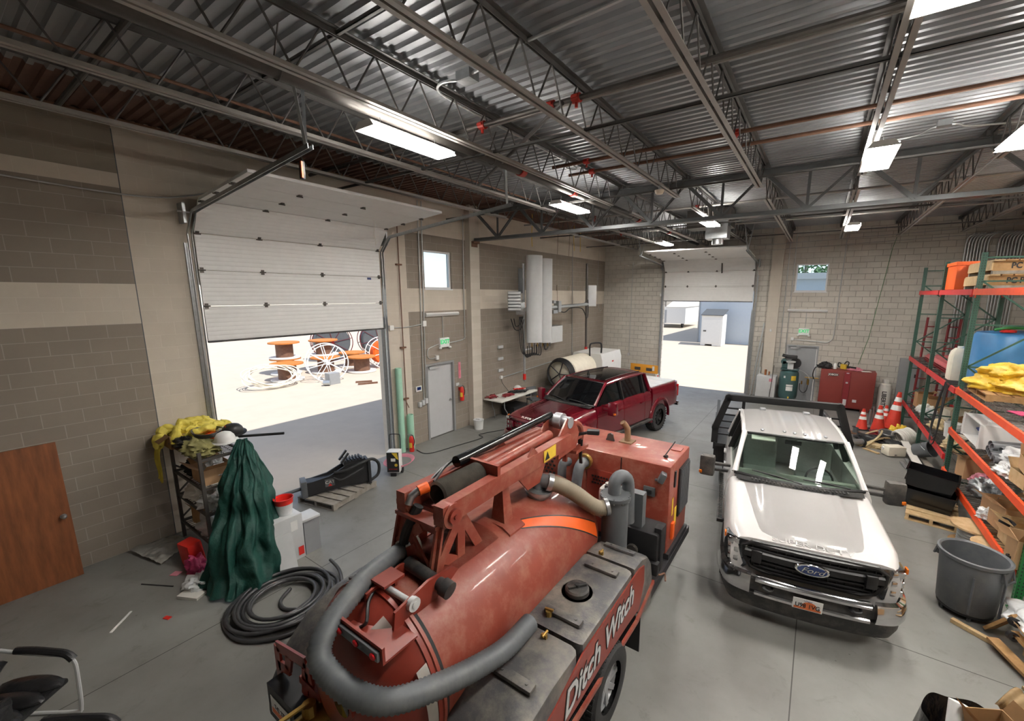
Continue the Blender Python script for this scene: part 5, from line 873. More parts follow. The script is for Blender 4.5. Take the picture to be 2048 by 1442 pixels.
for pts, r_ in (([(-.1, 3.14, 1.72), (-.1, 3.02, 1.74), (-.1, 2.93, 1.66), (-.12, 2.9, 1.4), (-.12, 2.86, 1.1)], .075), ([(-.38, 3.14, 1.66), (-.4, 3.06, 1.68), (-.42, 3.02, 1.6), (-.4, 2.98, 1.35)], .065)):
    b = MB(); b.tube(spl(pts, 6), r_, 16); b.build('air_pipe', 'hosegrey', V)
b = MB(); b.lathe([(.085, 0), (.11, 0), (.11, .06), (.085, .06)], 20, Matrix.Translation((-.1, 3.1, 1.74)) @ MY); b.build('pipe_flange', 'brass', V); b = MB(); b.lathe([(0, 1.25), (.13, 1.25), (.13, 1.38), (.1, 1.4), (0, 1.4)], 20, Matrix.Translation((-.4, 2.98, 0))); b.build('filter_housing', 'greydark', V)
# engine housing
EX0, EX1, EY0, EY1, EZ = -1.1, 1.11, 3.22, 4.18, 1.9
b = MB(); b.boxl(EX0, EY0, .64, EX1, EY1, EZ, bev=.035); eh = b.build('engine_housing', 'ditch', V); b = MB(); b.boxl(EX0+.02, EY0+.02, .5, EX1+.03, EY1, .64); b.boxl(EX0+.5, EY1, .44, EX1-.5, EY1+1.2, .56); b.build('housing_base', 'black', V)
b = MB()
for x in (EX0+.55, .42): b.boxl(x-.006, EY0-.006, .62, x+.006, EY0+.02, EZ-.02)
b.build('panel_seam', 'black', eh); b = MB(); b.boxl(-.1, EY0-.022, .68, .62, EY0, 1.62, bev=.008); ad = b.build('access_door', 'ditchclean', V)
def louvers(b, x0, z0, nx, nz_, dx, dz):
    for i in range(nx):
        for j in range(nz_): b.box((x0+i*dx+(dx/2 if j % 2 else 0), EY0-.026, z0+j*dz), (dx*.55, .012, dz*.5))
b = MB(); louvers(b, .0, 1.42, 12, 3, .045, .05); louvers(b, .3, 1.02, 7, 4, .045, .04); b.build('louver_slots', 'black', ad); b = MB(); louvers(b, EX0+.12, .85, 5, 14, .07, .06); b.build('louver_slots', 'black', eh)
b = MB(); b.box((.84, EY0-.01, 1.5), (.16, .03, .13), bev=.01); b.build('latch_plate', 'greydark', V); b = MB(); b.box((.84, EY0-.03, 1.5), (.07, .02, .05)); b.build('latch_paddle', 'black', V); b = MB(); b.box((.4, EY0-.03, 1.14), (.06, .01, .12)); b.build('warning_sticker', 'yellow', V)
b = MB(); b.box((1.02, EY0-.06, 1.76), (.08, .12, .14), (0, .4, .3), bev=.02); b.cyl((.92, EY0, 1.68), (1.0, EY0-.06, 1.72), .02, n=8); b.build('side_lamp', 'greydark', V)
b = MB(); b.lathe([(.045, 0), (.1, 0)], 4, Matrix.Translation((.26, 3.83, EZ+.004))); b.boxl(.16, 3.73, EZ, .36, 3.93, EZ+.015); b.tube(spl([(.26, 3.83, EZ), (.26, 3.83, EZ+.14), (.25, 3.82, EZ+.22), (.2, 3.76, EZ+.32)], 6), .046, 16, caps=False); b.tube(spl([(.26, 3.83, EZ), (.26, 3.83, EZ+.14), (.25, 3.82, EZ+.22), (.2, 3.76, EZ+.315)], 6), .040, 16, caps=True); b.build('exhaust_stack', 'ruststack', V)
b = MB(); b.prism([(-.07, 0), (.07, 0), (.055, .04), (.04, .1), (0, .12), (-.04, .1), (-.055, .04)], plane_m((.02, 3.75, EZ), (1, 0, 0), (0, 0, 1)), .03); b.build('lifting_eye', 'darksteel', V)
b = MB(); b.cyl((.92, 3.55, EZ), (.97, 3.5, EZ+.03), .02, n=8); b.cyl((.93, 3.54, EZ+.02), (1.02, 3.68, EZ+.2), .009, n=6); b.build('antenna', 'black', V); b = MB(); b.boxl(.92, 3.85, EZ, 1.06, 4.0, EZ+.012); b.build('top_hatch', 'ditchclean', V); b = MB(); b.boxl(.42, 3.75, EZ, .48, 3.81, EZ+.006); b.build('top_sticker', 'cream', V)
b = MB(); b.boxl(EX1, 3.62, 1.02, EX1+.03, 4.1, 1.74, bev=.01)
gr = b.build('radiator_frame', 'black', V); b = MB()
for k in range(9): y = 3.66+k*.05; b.boxl(EX1+.03, y, 1.05, EX1+.04, y+.022, 1.72)
b.build('grille_bars', 'greydark', gr); b = MB(); b.boxl(EX1, 3.36, .8, EX1+.035, 3.46, 1.04, bev=.01); b.build('reflector', 'orange', V); b = MB(); b.boxl(EX1, 3.36, 1.15, EX1+.006, 3.42, 1.4); b.boxl(EX1, 3.5, .92, EX1+.006, 3.6, 1.2); b.build('side_sticker', 'yellow', V); b = MB(); b.boxl(EX1, 3.4, 1.55, EX1+.02, 3.46, 1.78, bev=.006); b.build('door_catch', 'black', V)
# big grey hose looped around the rear
hp_ = spl([(-.17, -.02, 2.02), (-.12, -.36, 2.03), (-.06, -.57, 2.0), (0, -.77, 1.94), (.06, -.88, 1.85), (.16, -.89, 1.77), (.36, -.85, 1.7), (.56, -.74, 1.66), (.68, -.48, 1.6), (.75, -.16, 1.52), (.79, .13, 1.47), (.78, .46, 1.44)], 12)
corrugated('grey_vacuum_hose', hp_, .074, 'hosegrey', pitch=.03, amp=.0045, n=20); b = MB(); b.cyl((-.18, .1, 2.02), (-.168, -.04, 2.02), .09, n=18); b.build('hose_end', 'offwhite', V)
# ---------------------------------------------------------------- left side: rack of rags, boxes, coil, breaker, chairs
def rnd(seed): return random.Random(seed)
def blob(b, c, r_, seed, amp=.35, fr=2.2, nu=40, nv=24, cut=-1.0):
    """crumpled cloth or bag shape: a noisy rounded lump, flattened below"""
    def f(u, v):
        a = 2*pi*u; t_ = pi*v; p_ = Vector((sin(t_)*cos(a), sin(t_)*sin(a), cos(t_))); k = 1+amp*nz(p_*fr+Vector((seed*3.1, seed, 0)))+amp*.42*(.35-abs(nz(p_*fr*1.7+Vector((0, seed*2.7, seed)))))*2+amp*.14*(.3-abs(nz(p_*fr*3.1+Vector((seed, 0, seed*1.3)))))*2
        q = Vector((p_.x*r_[0], p_.y*r_[1], max(p_.z, cut)*r_[2]))*k; q.z = max(q.z, cut*r_[2]); return Vector(c)+q
    b.grid(f, nu, nv); return b
def crumple(b, amp, fr, cuts=0):
    if cuts: bmesh.ops.subdivide_edges(b.bm, edges=list(b.bm.edges), cuts=cuts, use_grid_fill=True)
    for v in b.bm.verts: v.co += noise.noise_vector(v.co*fr)*amp+noise.noise_vector(v.co*fr*2.7)*amp*.4
def lump(name, lab, cat, c, r_, m, seed, amp=.35, fr=2.2, group=None, cut=-.5):
    b = MB(); blob(b, (0, 0, r_[2]*.5), r_, seed, amp, fr, cut=cut); o = b.build(name, m, sharp=75); o.location = c; return tag(o, lab, cat, group)
def opencarton(name, lab, loc, d, rz=0, m='cardboard', flaps=(1, 1, 1, 1), fa=.7, group=None, rot=None):
    """open carton: a body of four walls and a floor, loose flaps as parts"""
    t = thing(name, lab, 'box', loc, rz, group, rot); x, y, z = d[0]/2, d[1]/2, d[2]; e = .006; b = MB()
    b.boxl(-x, -y, 0, x, y, e); b.boxl(-x, -y, e, -x+e, y, z); b.boxl(x-e, -y, e, x, y, z); b.boxl(-x+e, -y, e, x-e, -y+e, z); b.boxl(-x+e, y-e, e, x-e, y, z); b.build('body', m, t)
    for k, (on, c, w_) in enumerate(zip(flaps, ((x, 0), (0, y), (-x, 0), (0, -y)), (y, x, y, x))):
        if not on: continue
        a = fa+.25*sin(k*2.3+d[0]*9); b = MB(); L = min(x, y)*.9; dr = Vector((c[0], c[1], 0)).normalized(); s_ = Vector((-dr.y, dr.x, 0)); o = Vector((c[0], c[1], z)); tp = o+dr*L*sin(a)*1+Vector((0, 0, L*cos(a)))
        b.poly([o-s_*w_, o+s_*w_, tp+s_*w_*.96, tp-s_*w_*.96]); bmesh.ops.solidify(b.bm, geom=list(b.bm.faces), thickness=e); b.build('flap', m, t)
    return t
# steel rack, four posts and four wire shelves
S = thing('storage_rack', 'dark steel storage rack piled with boxes and rain gear by the big door', 'rack', (0, 0, 0)); SX0, SX1, SY0, SY1 = .22, 1.47, .06, .62
for x in (SX0, SX1):
    for y in (SY0, SY1): b = MB(); b.boxl(x-.022, y-.022, 0, x+.022, y+.022, 1.78); b.build('post', 'darksteel', S)
SZ = (.3, .78, 1.2, 1.66)
for z in SZ:
    b = MB(); b.boxl(SX0, SY0-.015, z-.03, SX1, SY0+.015, z+.01); b.boxl(SX0, SY1-.015, z-.03, SX1, SY1+.015, z+.01); b.boxl(SX0-.015, SY0, z-.03, SX0+.015, SY1, z+.01); b.boxl(SX1-.015, SY0, z-.03, SX1+.015, SY1, z+.01)
    for k in range(1, 18): x = lerp(SX0, SX1, k/18); b.boxl(x-.004, SY0, z-.006, x+.004, SY1, z+.002)
    for k in range(1, 5): y = lerp(SY0, SY1, k/5); b.boxl(SX0, y-.004, z-.002, SX1, y+.004, z+.004)
    b.build('wire_shelf', 'darksteel', S)
b = MB()
for z0, z1 in ((.35, .8), (.8, 1.3)): b.bar((SX0, SY0, z0), (SX0, SY1, z1), .03, .008, up=(1, 0, 0)); b.bar((SX0, SY1, z0), (SX0, SY0, z1), .03, .008, up=(1, 0, 0))
b.build('cross_brace', 'darksteel', S)
opencarton('carton', 'open brown carton on the upper shelf nearest the green tarp', (1.12, .32, 1.205), (.5, .42, .24), 0, flaps=(1, 0, 1, 1), fa=1.2)
opencarton('carton', 'brown carton sticking out at the wall end of the rack top', (.42, .2, 1.67), (.36, .46, .22), 0, 'carddark', flaps=(0, 0, 1, 1), fa=2.3)
lump('plastic_bag', 'clear crumpled plastic bag in the open carton', 'bag', (1.12, .32, 1.24), (.2, .16, .16), 'plastic_clear', 3, .5, 3)
lump('plastic_bag', 'crumpled clear plastic wrap on the second shelf', 'bag', (1.2, .28, .79), (.24, .2, .15), 'plastic_clear', 5, .55, 3); lump('cable_heap', 'dark tangled cable heap on the middle shelf end', 'cable', (.62, .3, 1.21), (.24, .2, .14), 'rubber', 9, .5, 3)
lump('cloth_heap', 'pale grey cloth heap on the lower wire shelf', 'cloth', (1.1, .3, .31), (.28, .22, .2), 'greylight', 11, .5, 2.5); lump('cloth_heap', 'grey cloth and film heap on the second shelf end', 'cloth', (.66, .3, .79), (.25, .22, .16), 'offwhite', 12, .5, 2.5)
b = MB(); b.box((0, 0, .19), (.28, .2, .38), bev=.03); o = b.build('shop_bag', 'redplastic'); at(o, (1.25, -.12, .0), (.1, 0, .2)); tag(o, 'red bag with white print on the floor under the rack', 'bag')
lump('plastic_bag', 'magenta and white plastic bag lying at the rack foot', 'bag', (1.52, -.18, 0), (.15, .12, .16), 'magenta', 15, .4, 2.5); opencarton('carton', 'small brown carton on the lowest shelf behind the red bag', (.62, .32, .31), (.34, .34, .26), .1, 'carddark', flaps=(0, 0, 0, 1))
# top of the rack: cloth, coil, helmets
b = MB(); blob(b, (0, 0, .1), (.25, .34, .17), 21, .4, 2.6, cut=-.5)
for pts, r_ in (([(-.12, -.2, .16), (-.14, -.36, .2), (-.1, -.46, .12), (-.08, -.5, -.05)], .085), ([(.0, .3, .12), (-.12, .1, .26), (-.05, -.15, .27), (.12, -.3, .18), (.22, -.34, .04)], .075), ([(.1, .4, .1), (.26, .3, .2), (.28, .05, .2), (.22, -.15, .12)], .08), ([(-.2, .42, .05), (-.26, .2, .2), (-.22, -.1, .22), (-.2, -.3, .1)], .07)):
    P_ = spl(pts, 6); b.tube([p_+Vector((0, 0, .02*sin(k*1.7))) for k, p_ in enumerate(P_)], [r_*(.8+.35*abs(nz((k*.37, r_*40, 2)))) for k in range(len(P_))], 10)
crumple(b, .045, 7, 2); o = b.build('rain_jacket', 'yellowcloth', sharp=70); o.location = (.42, .38, 1.73); tag(o, 'yellow rain jacket heaped on top of the rack at the wall', 'jacket')
b = MB(); b.grid(lambda u, v: Vector((lerp(-.13, .14, v)*(1-.2*u)+.02*sin(9*u+v*3), -.02*sin(5*u)-.06*u+.01*sin(20*v), -.62*u+.03*sin(v*6))), 18, 8, th=.02); o = b.build('jacket_sleeve', 'yellowcloth', bpy.data.objects['rain_jacket'], sharp=60); o.location = (-.08, -.5, .02)
lump('orange_vest', 'orange and white cloth lying beside the yellow rain jacket', 'vest', (.78, .5, 1.72), (.22, .16, .09), 'orange', 23, .4, 3); lump('white_cloth', 'white and blue crumpled cloth on the rack top near the door', 'cloth', (.92, .62, 1.78), (.24, .12, .09), 'offwhite', 24, .4, 3)
lump('olive_tarp', 'olive drab crumpled coveralls over the rack top front', 'clothing', (1.06, .2, 1.68), (.36, .2, .12), 'olive', 26, .45, 3); lump('leather_gloves', 'dark brown bundle under the coil on the rack top', 'clothing', (.66, .12, 1.72), (.24, .14, .1), 'leather', 27, .4, 3)
b = MB()
for k in range(6): b.tube([((.25+.006*k)*cos(a), (.17+.005*k)*sin(a), .012*k+.01*sin(a*2)) for a in [2*pi*q/30 for q in range(30)]], .009, 6, closed=True)
o = b.build('wire_coil', 'bcoil'); at(o, (.88, .38, 1.88)); tag(o, 'black wire coil lying on the rack top beside the hard hats', 'wire coil')
def helmet(name, lab, loc, m, rz, rx=0):
    t = thing(name, lab, 'helmet', loc, rot=(rx, 0, rz)); b = MB(); b.lathe([(.128, 0), (.13, .03), (.12, .08), (.09, .125), (.045, .148), (0, .155)], 24, TR(sc=(1.15, 1, 1))); b.tube([(-.14+.28*k/8, 0, .15*sin(pi*k/8)+.0) for k in range(9)], .01, 6); b.build('shell', m, t)
    b = MB(); b.lathe([(.12, .0), (.165, -.008), (.165, .0), (.12, .012)], 28, TR(sc=(1.15, 1, 1))); b.build('brim', m, t); return t
helmet('hard_hat', 'white full brim hard hat on the rack top before the green tarp', (1.36, .45, 1.84), 'white', .4, .1); h = helmet('chainsaw_helmet', 'black and orange safety helmet behind the white hard hat', (1.2, .62, 1.9), 'black', 1.0, .2)
b = MB(); b.grid(lambda u, v: Vector((.155*cos(2.2+1.7*u)*(1-.45*v*v), .135*sin(2.2+1.7*u)*(1-.45*v*v), .01+.13*v)), 12, 5, th=.006); b.build('orange_front', 'orange', h)
b = MB(); b.cyl((1.1, .72, 1.78), (1.62, 1.2, 1.8), .022, n=10); tag(b.build('black_pipe', 'rubber'), 'black pipe end poking out behind the helmets over the doorway', 'pipe')
# green tarpaulin hung over the rack corner
def tarp(u, v):
    a = lerp(-2.15, 1.25, u); d = v**.8; rad_ = .04+.50*d+.14*max(0, sin(pi*min(1, v*1.1)))*(1 if u > .5 else .4)
    f = .05*sin(u*34+2*sin(v*3))*min(1, v*1.6)+.03*sin(u*61+v*5)*v
    x = 1.68+(rad_+f)*cos(a)*.95+.66*v; y = .58+(rad_+f)*sin(a)*.85-.42*v; z = 1.9-1.89*v+.02*sin(u*25)*v
    if v > .9: z = max(.012, z+.03*abs(sin(u*30)))
    x += .09*nz((u*5, v*5, 1))+.04*nz((u*19, v*11, 2)); y += .09*nz((u*5, v*5, 7))+.04*nz((u*19, v*11, 9)); return Vector((max(x, 1.5), y, max(z, .012)))
b = MB(); b.grid(tarp, 120, 46, th=.004); o = b.build('green_tarpaulin', 'tarp', sharp=70); tag(o, 'dark green tarpaulin draped from the rack corner down to the floor', 'tarpaulin')
# boxes beside the tarp
t = thing('enclosure', 'tall white electrical cabinet with labels behind the green tarp', 'cabinet', (2.34, .68, 0)); b = MB(); b.boxl(-.17, -.26, 0, .17, .26, .74, bev=.008); b.build('body', 'greylight', t); b = MB(); b.boxl(.1725, .08, .5, .174, .18, .66); b.build('label', 'white', t); b = MB(); b.boxl(.1725, .16, .06, .174, .24, .2); b.build('red_label', 'redplastic', t)
t = thing('enclosure', 'small dark grey electrical box with pale lid beside the white cabinet', 'cabinet', (2.36, 1.08, 0)); b = MB(); b.boxl(-.13, -.12, 0, .13, .12, .58); b.build('body', 'greymetal', t); b = MB(); b.boxl(-.15, -.14, .56, .15, .14, .6, bev=.006); b.build('lid', 'greylight', t)
b = MB(); b.box((0, 0, .28), (.015, .62, .56)); o = b.build('metal_sheet', 'greylight'); at(o, (2.66, .42, .0), (0, -.22, -.06)); tag(o, 'pale sheet metal panel leaning against the white cabinet', 'panel')
t = thing('bucket', 'clear plastic bucket with red rim standing on the white cabinet', 'bucket', (2.32, .78, .742)); b = MB(); b.lathe([(0, 0), (.1, 0), (.125, .18)], 24); b.build('body', 'plastic_clear', t); b = MB(); b.lathe([(.126, .18), (.132, .27), (.14, .27), (.14, .255), (.122, .25), (.116, .17), (0, .165)], 24); b.build('red_rim', 'redplastic', t)
def gt(u, v):
    p_ = Vector((.08, -.62, 0)).lerp(Vector((.95, -.44, 0)), u).lerp(Vector((.14, -.05, 0)).lerp(Vector((.7, .02, 0)), u), v); p_.z = .035+.07*abs(nz((u*2.5, v*2.5, 3)))+.03*abs(nz((u*7, v*6, 5)))+.03*u*v; return p_
b = MB(); b.grid(gt, 36, 26, th=.02); o = b.build('grey_tarpaulin', 'greytarp', sharp=60); tag(o, 'folded light grey tarpaulin lying on the floor by the left wall', 'tarpaulin')
lump('plastic_wrap', 'clear crumpled plastic wrap on the floor before the rack', 'plastic', (1.95, -.28, 0), (.18, .16, .1), 'plastic_clear', 31, .5, 3); b = MB(); b.box((0, 0, .02), (.3, .16, .04)); o = b.build('white_board', 'offwhite'); at(o, (2.12, -.42, 0), (0, .05, .5)); tag(o, 'flat white box lid on the floor at the foot of the green tarp', 'board')
for k, (c, d, rz, m, lab) in enumerate((((2.82, .36), (.15, .1, .05), .3, 'white', 'small white socket plate on the floor beside the green tarp'), ((1.95, -1.1), (.36, .025, .012), -.75, 'white', 'white plastic strip lying on the bare floor'), ((2.35, -.75), (.09, .05, .012), .4, 'redplastic', 'small red plastic scrap on the bare floor'), ((1.45, -.62), (.5, .015, .012), .5, 'black', 'thin black rod on the floor before the rack'), ((1.35, -.38), (.12, .1, .008), .5, 'pink', 'pink paper scrap on the floor under the rack'))):
    b = MB(); b.box((0, 0, d[2]/2), d, bev=.003); o = b.build('floor_scrap', m); at(o, (*c, 0), (0, 0, rz)); tag(o, lab, 'scrap')
t = thing('wood_door', 'loose oak veneer door with a steel knob leaning on the left wall', 'door leaf', (.0, 0, 0)); t['kind'] = 'thing'; b = MB(); b.bar((.2, -1.6, 0), (.045, -1.6, 2.03), .91, .04, up=(1, 0, 0)); b.build('panel', 'oak', t)
b = MB(); b.cyl((.13, -1.22, .95), (.2, -1.22, .955), .02, n=12); b.lathe([(.032, .0), (.036, .01), (.0, .012)], 18, Matrix.Translation((.155, -1.22, .95)) @ Matrix.Rotation(pi/2, 4, 'Y')); b.ell((.215, -1.22, .955), (.03, .03, .03), 14, 8); b.build('knob', 'steel', t)
# coil of black pipe
b = MB(); rr = rnd(4); pts = []
for k in range(8*28): a = 2*pi*k/28; q = k/28; rd = .36+.03*q+.02*sin(q*2.1); pts.append((rd*cos(a)+.03*sin(q*3), rd*sin(a)+.04*cos(q*2), .03+.02*(abs(sin(q*1.7)))*4))
b.tube(spl([(-.12, .22, .03), (-.05, .0, .03), (.12, -.1, .03), (.3, -.06, .03)], 6)+pts[2:], .024, 8); b.tube(spl([pts[-1], (.5, .42, .05), (.2, .62, .06), (-.3, .56, .06), (-.62, .1, .05), (-.5, -.42, .04), (0, -.66, .03), (.45, -.5, .03), (.68, -.1, .03), (.62, .35, .04), (.3, .7, .06), (.0, .84, .1)], 10), .024, 8)
o = b.build('black_pipe_coil', 'bcoil', sharp=180); at(o, (3.32, .22, 0), (0, 0, .3)); tag(o, 'coil of glossy black pipe lying on the floor between rack and trailer', 'pipe coil')
# hydraulic breaker on a pallet
def pallet(lab, loc, rz, m='woodpale', W_=1.2, L=1.0, n=6, name='pallet', gap=.04, hh=.13):
    t = thing(name, lab, 'pallet', loc, rz)
    for k in range(3): b = MB(); y = (-L/2+.03, 0, L/2-.03)[k]; b.boxl(-W_/2, y-.025, .018, W_/2, y+.025, hh-.02); b.build('stringer', m, t)
    bw = (W_-(n-1)*gap)/n
    for k in range(n): b = MB(); x = -W_/2+k*(bw+gap); b.boxl(x, -L/2, hh-.02, x+bw, L/2, hh); b.build('deck_board', m, t)
    for x in (-W_/2, -.05, W_/2-.1): b = MB(); b.boxl(x, -L/2, 0, x+.1, L/2, .018); b.build('bottom_board', m, t)
    return t
pallet('weathered grey pallet under the black hydraulic breaker', (.98, 2.42, 0), -1.35, 'woodgrey', 1.15, .95, 6)
H = thing('hydraulic_breaker', 'black hydraulic breaker attachment lying on the grey pallet', 'breaker', (.95, 2.46, .132), 1.22)
b = MB(); pf = [(-.62, .02), (-.62, .3), (-.5, .3), (-.2, .34), (.15, .5), (.5, .5), (.62, .42), (.62, .1), (.5, .02), (.1, .06), (-.3, .04)]
for y in (-.13, .1): b.prism(pf, plane_m((0, y+.03, 0), (1, 0, 0), (0, 0, 1)), .03)
b.boxl(-.6, -.11, .06, .55, .11, .3); b.build('housing', 'black', H); b = MB(); b.cyl((-.62, 0, .17), (-1.22, 0, .1), .035, .03, n=14); b.cyl((-1.22, 0, .1), (-1.3, 0, .09), .03, .008, n=14); b.build('chisel', 'greydark', H); b = MB(); b.boxl(-.7, -.15, .0, -.6, .15, .34, bev=.01); b.build('nose_plate', 'greydark', H)
b = MB(); b.boxl(.55, -.2, .0, .6, .2, .5); b.boxl(.1, -.12, .48, .5, .12, .56)
for k in range(6): b.boxl(.12+k*.06, -.13, .56, .15+k*.06, .13, .6)
b.bar((.05, .1, .56), (.2, .1, .74), .05, .04); b.bar((.05, -.1, .56), (.2, -.1, .74), .05, .04); b.build('mount_bracket', 'black', H)
b = MB(); b.tube(spl([(-.1, -.14, .4), (.1, -.22, .42), (.4, -.2, .5), (.66, -.1, .5), (.8, -.05, .35), (.78, -.05, .12), (.6, -.15, .06)], 8), .032, 8); b.tube(spl([(-.12, -.18, .3), (0, -.26, .26), (.2, -.26, .32), (.45, -.22, .4)], 8), .025, 8); b.build('hydraulic_hose', 'rubber', H); b = MB(); b.boxl(-.28, -.137, .13, -.1, -.131, .29); st_ = b.build('decal', 'greydark', H); text('CAT', .09, .001, 'decal_lettering', 'offwhite', st_, plane_m((-.19, -.138, .22), (1, 0, 0), (0, 0, 1))); b = MB(); b.prism([(-.04, -.03), (.04, -.03), (0, .03)], plane_m((-.19, -.138, .165), (1, 0, 0), (0, 0, 1)), .001); b.build('decal_mark', 'redplastic', st_)
CH = thing('battery_charger', 'black and white wheeled battery charger standing before the green pipes', 'charger', (1.12, 3.72, 0), .62)
b = MB(); b.boxl(-.14, -.12, .08, .14, .12, .58, bev=.01); b.build('case', 'white', CH); b = MB(); b.boxl(-.135, -.128, .1, .135, -.12, .57); fp = b.build('front_panel', 'black', CH); b = MB(); b.boxl(-.04, -.133, .36, .06, -.128, .43); b.build('meter', 'offwhite', fp); b = MB(); b.cyl((.07, -.134, .27), (.07, -.128, .27), .035, n=14); b.prism([(-.02, .56), (.1, .56), (.13, .4), (.09, .42)], plane_m((0, -.129, 0), (1, 0, 0), (0, 0, 1)), .002); b.build('dial', 'yellow', fp); text('BATTERY CHARGER', .035, .001, 'lettering', 'redplastic', fp, plane_m((0, -.13, .17), (1, 0, 0), (0, 0, 1)), sx=.6)
b = MB(); b.tube(spl([(-.12, .1, .55), (-.12, .1, .88), (-.08, .1, .93), (.08, .1, .93), (.12, .1, .88), (.12, .1, .55)], 6), .01, 8); b.build('handle', 'black', CH)
for x in (-.14, .14): b = MB(); b.cyl((x-.02, .08, .07), (x+.02, .08, .07), .07, n=16); b.build('wheel', 'rubber', CH)
b = MB(); b.boxl(-.06, -.14, 0, .06, -.09, .08); b.build('foot', 'black', CH); b = MB()
for k in range(5): b.tube([(.05+.3*cos(a)*(1+.05*k), .16+.12*sin(a)*(1+.1*k), .22+.1*sin(a+.5)+.012*k) for a in [2*pi*q/24 for q in range(24)]], .008, 6, closed=True)
o = b.build('charger_cables', 'pink', CH)
# two black leather cantilever chairs
def chair(lab, loc, rz):
    t = thing('office_chair', lab, 'chair', loc, rz, 'leather cantilever chairs')   # faces local +y
    b = MB()
    for k, (x, w_) in enumerate(((-.17, .17), (0, .17), (.17, .17))): blob(b, (x, 0, .44), (w_*.62, .28, .055), k+3, .08, 2, 18, 10)
    b.box((0, 0, .41), (.5, .52, .05), bev=.02); b.build('seat', 'leather', t); b = MB()
    for k, (z, h) in enumerate(((.62, .13), (.8, .14), (.98, .14))): blob(b, (0, -.3-.03*k, z), (.27, .075, h*.62), k+7, .1, 2, 20, 10)
    b.box((0, -.35, .8), (.48, .04, .5), (-.1, 0, 0), bev=.02); b.build('backrest', 'leather', t)
    for s_ in (-1, 1):
        b = MB(); b.tube(spl([(s_*.28, -.34, .74), (s_*.29, -.1, .68), (s_*.29, .2, .64), (s_*.285, .3, .58), (s_*.28, .31, .4), (s_*.28, .28, .05), (s_*.27, .22, .016), (s_*.27, -.25, .016), (s_*.2, -.3, .016), (0, -.3, .016)], 6), .016, 8); b.build('frame_tube', 'greylight', t)
        b = MB(); b.tube(spl([(s_*.285, -.2, .725), (s_*.29, -.05, .715), (s_*.29, .12, .69), (s_*.287, .24, .665), (s_*.285, .29, .62)], 6), [.02]+[.034]*23+[.02], 10) if 0 else b.tube(spl([(s_*.285, -.2, .725), (s_*.29, -.05, .715), (s_*.29, .12, .69), (s_*.287, .24, .665), (s_*.285, .3, .6)], 6), .034, 10); b.build('armrest', 'leather', t)
    return t
c1 = chair('black leather chair with chrome frame at the left picture edge, fully showing its seat', (3.16, -2.04, 0), -.92); dup(c1, (4.42, -1.98, 0), -.8, label='black leather chair cut by the bottom edge, only headrest and armrest showing')
# ---------------------------------------------------------------- pallet rack along the right side
K = thing('pallet_rack', 'tall pallet rack with green uprights and red and orange beams on the right', 'rack', (11.5, 0, 0)); KD = 1.07
UY = [15.4, 12.7, 9.75, 5.6]; b = None
for i, y in enumerate(UY):
    mg = 'greenrackbright' if i == 3 else 'greenrack'
    for x in (0, KD):
        b = MB(); b.mi = 0; b.boxl(x-.04, y-.037, 0, x+.04, y+.037, 4.95); b.mi = 1
        if x == 0:
            for k in range(95):
                z = .12+k*.0508
                for dx in (-.018, .018): b.boxl(x+dx-.006, y-.0385, z-.011, x+dx+.006, y-.0365, z+.011)
                b.boxl(x-.0415, y-.008, z-.01, x-.0395, y+.008, z+.01)
        b.mi = 0; b.boxl(x-.07, y-.06, 0, x+.07, y+.06, .01); b.build('upright', [mg, 'black'], K)
    b = MB(); zz = .25; sgn = 0
    for z in (.25, 1.0, 1.85, 2.7, 3.55, 4.4, 4.85): b.bar((.04, y, z), (KD-.04, y, z), .03, .03)
    for z0, z1 in ((.25, 1.0), (1.0, 1.85), (1.85, 2.7), (2.7, 3.55), (3.55, 4.4)):
        if sgn: b.bar((.04, y, z0), (KD-.04, y, z1), .03, .03, up=(0, 1, 0))
        else: b.bar((KD-.04, y, z0), (.04, y, z1), .03, .03, up=(0, 1, 0))
        sgn ^= 1
    b.build('brace_frame', mg, K)
def level(y0, y1, z, m, deck=True):
    for x in (0, KD):
        b = MB(); s_ = -1 if x == 0 else 1; b.boxl(min(x+s_*.04, x+s_*.08), y0+.05, z-.115, max(x+s_*.04, x+s_*.08), y1-.05, z); b.boxl(min(x-.03, x+s_*.045), y0+.04, z-.17, max(x-.03, x+s_*.045), y0+.05, z+.02); b.boxl(min(x-.03, x+s_*.045), y1-.05, z-.17, max(x-.03, x+s_*.045), y1-.04, z+.02)
        b.build('beam', m, K)
    if deck:
        b = MB(); n = int((y1-y0)/.1)
        for k in range(1, n): y = lerp(y0+.05, y1-.05, k/n); b.boxl(-.05, y-.003, z-.004, KD, y+.003, z+.003)
        for k in range(1, 11): x = KD*k/11; b.boxl(x-.003, y0+.06, z-.002, x+.003, y1-.06, z+.005)
        for k in range(0, 4): y = lerp(y0+.4, y1-.4, k/3); b.boxl(-.03, y-.03, z-.03, KD, y+.03, z-.006)
        b.build('wire_deck', 'darksteel', K)
for y0, y1 in ((12.7, 15.4), (9.75, 12.7)):
    for z in (.8, 2.23, 4.25): level(y0, y1, z, 'redrack', True)
for z in (.55, 1.42, 2.27, 4.25): level(5.6, 9.75, z, 'orangerack', z < 4)
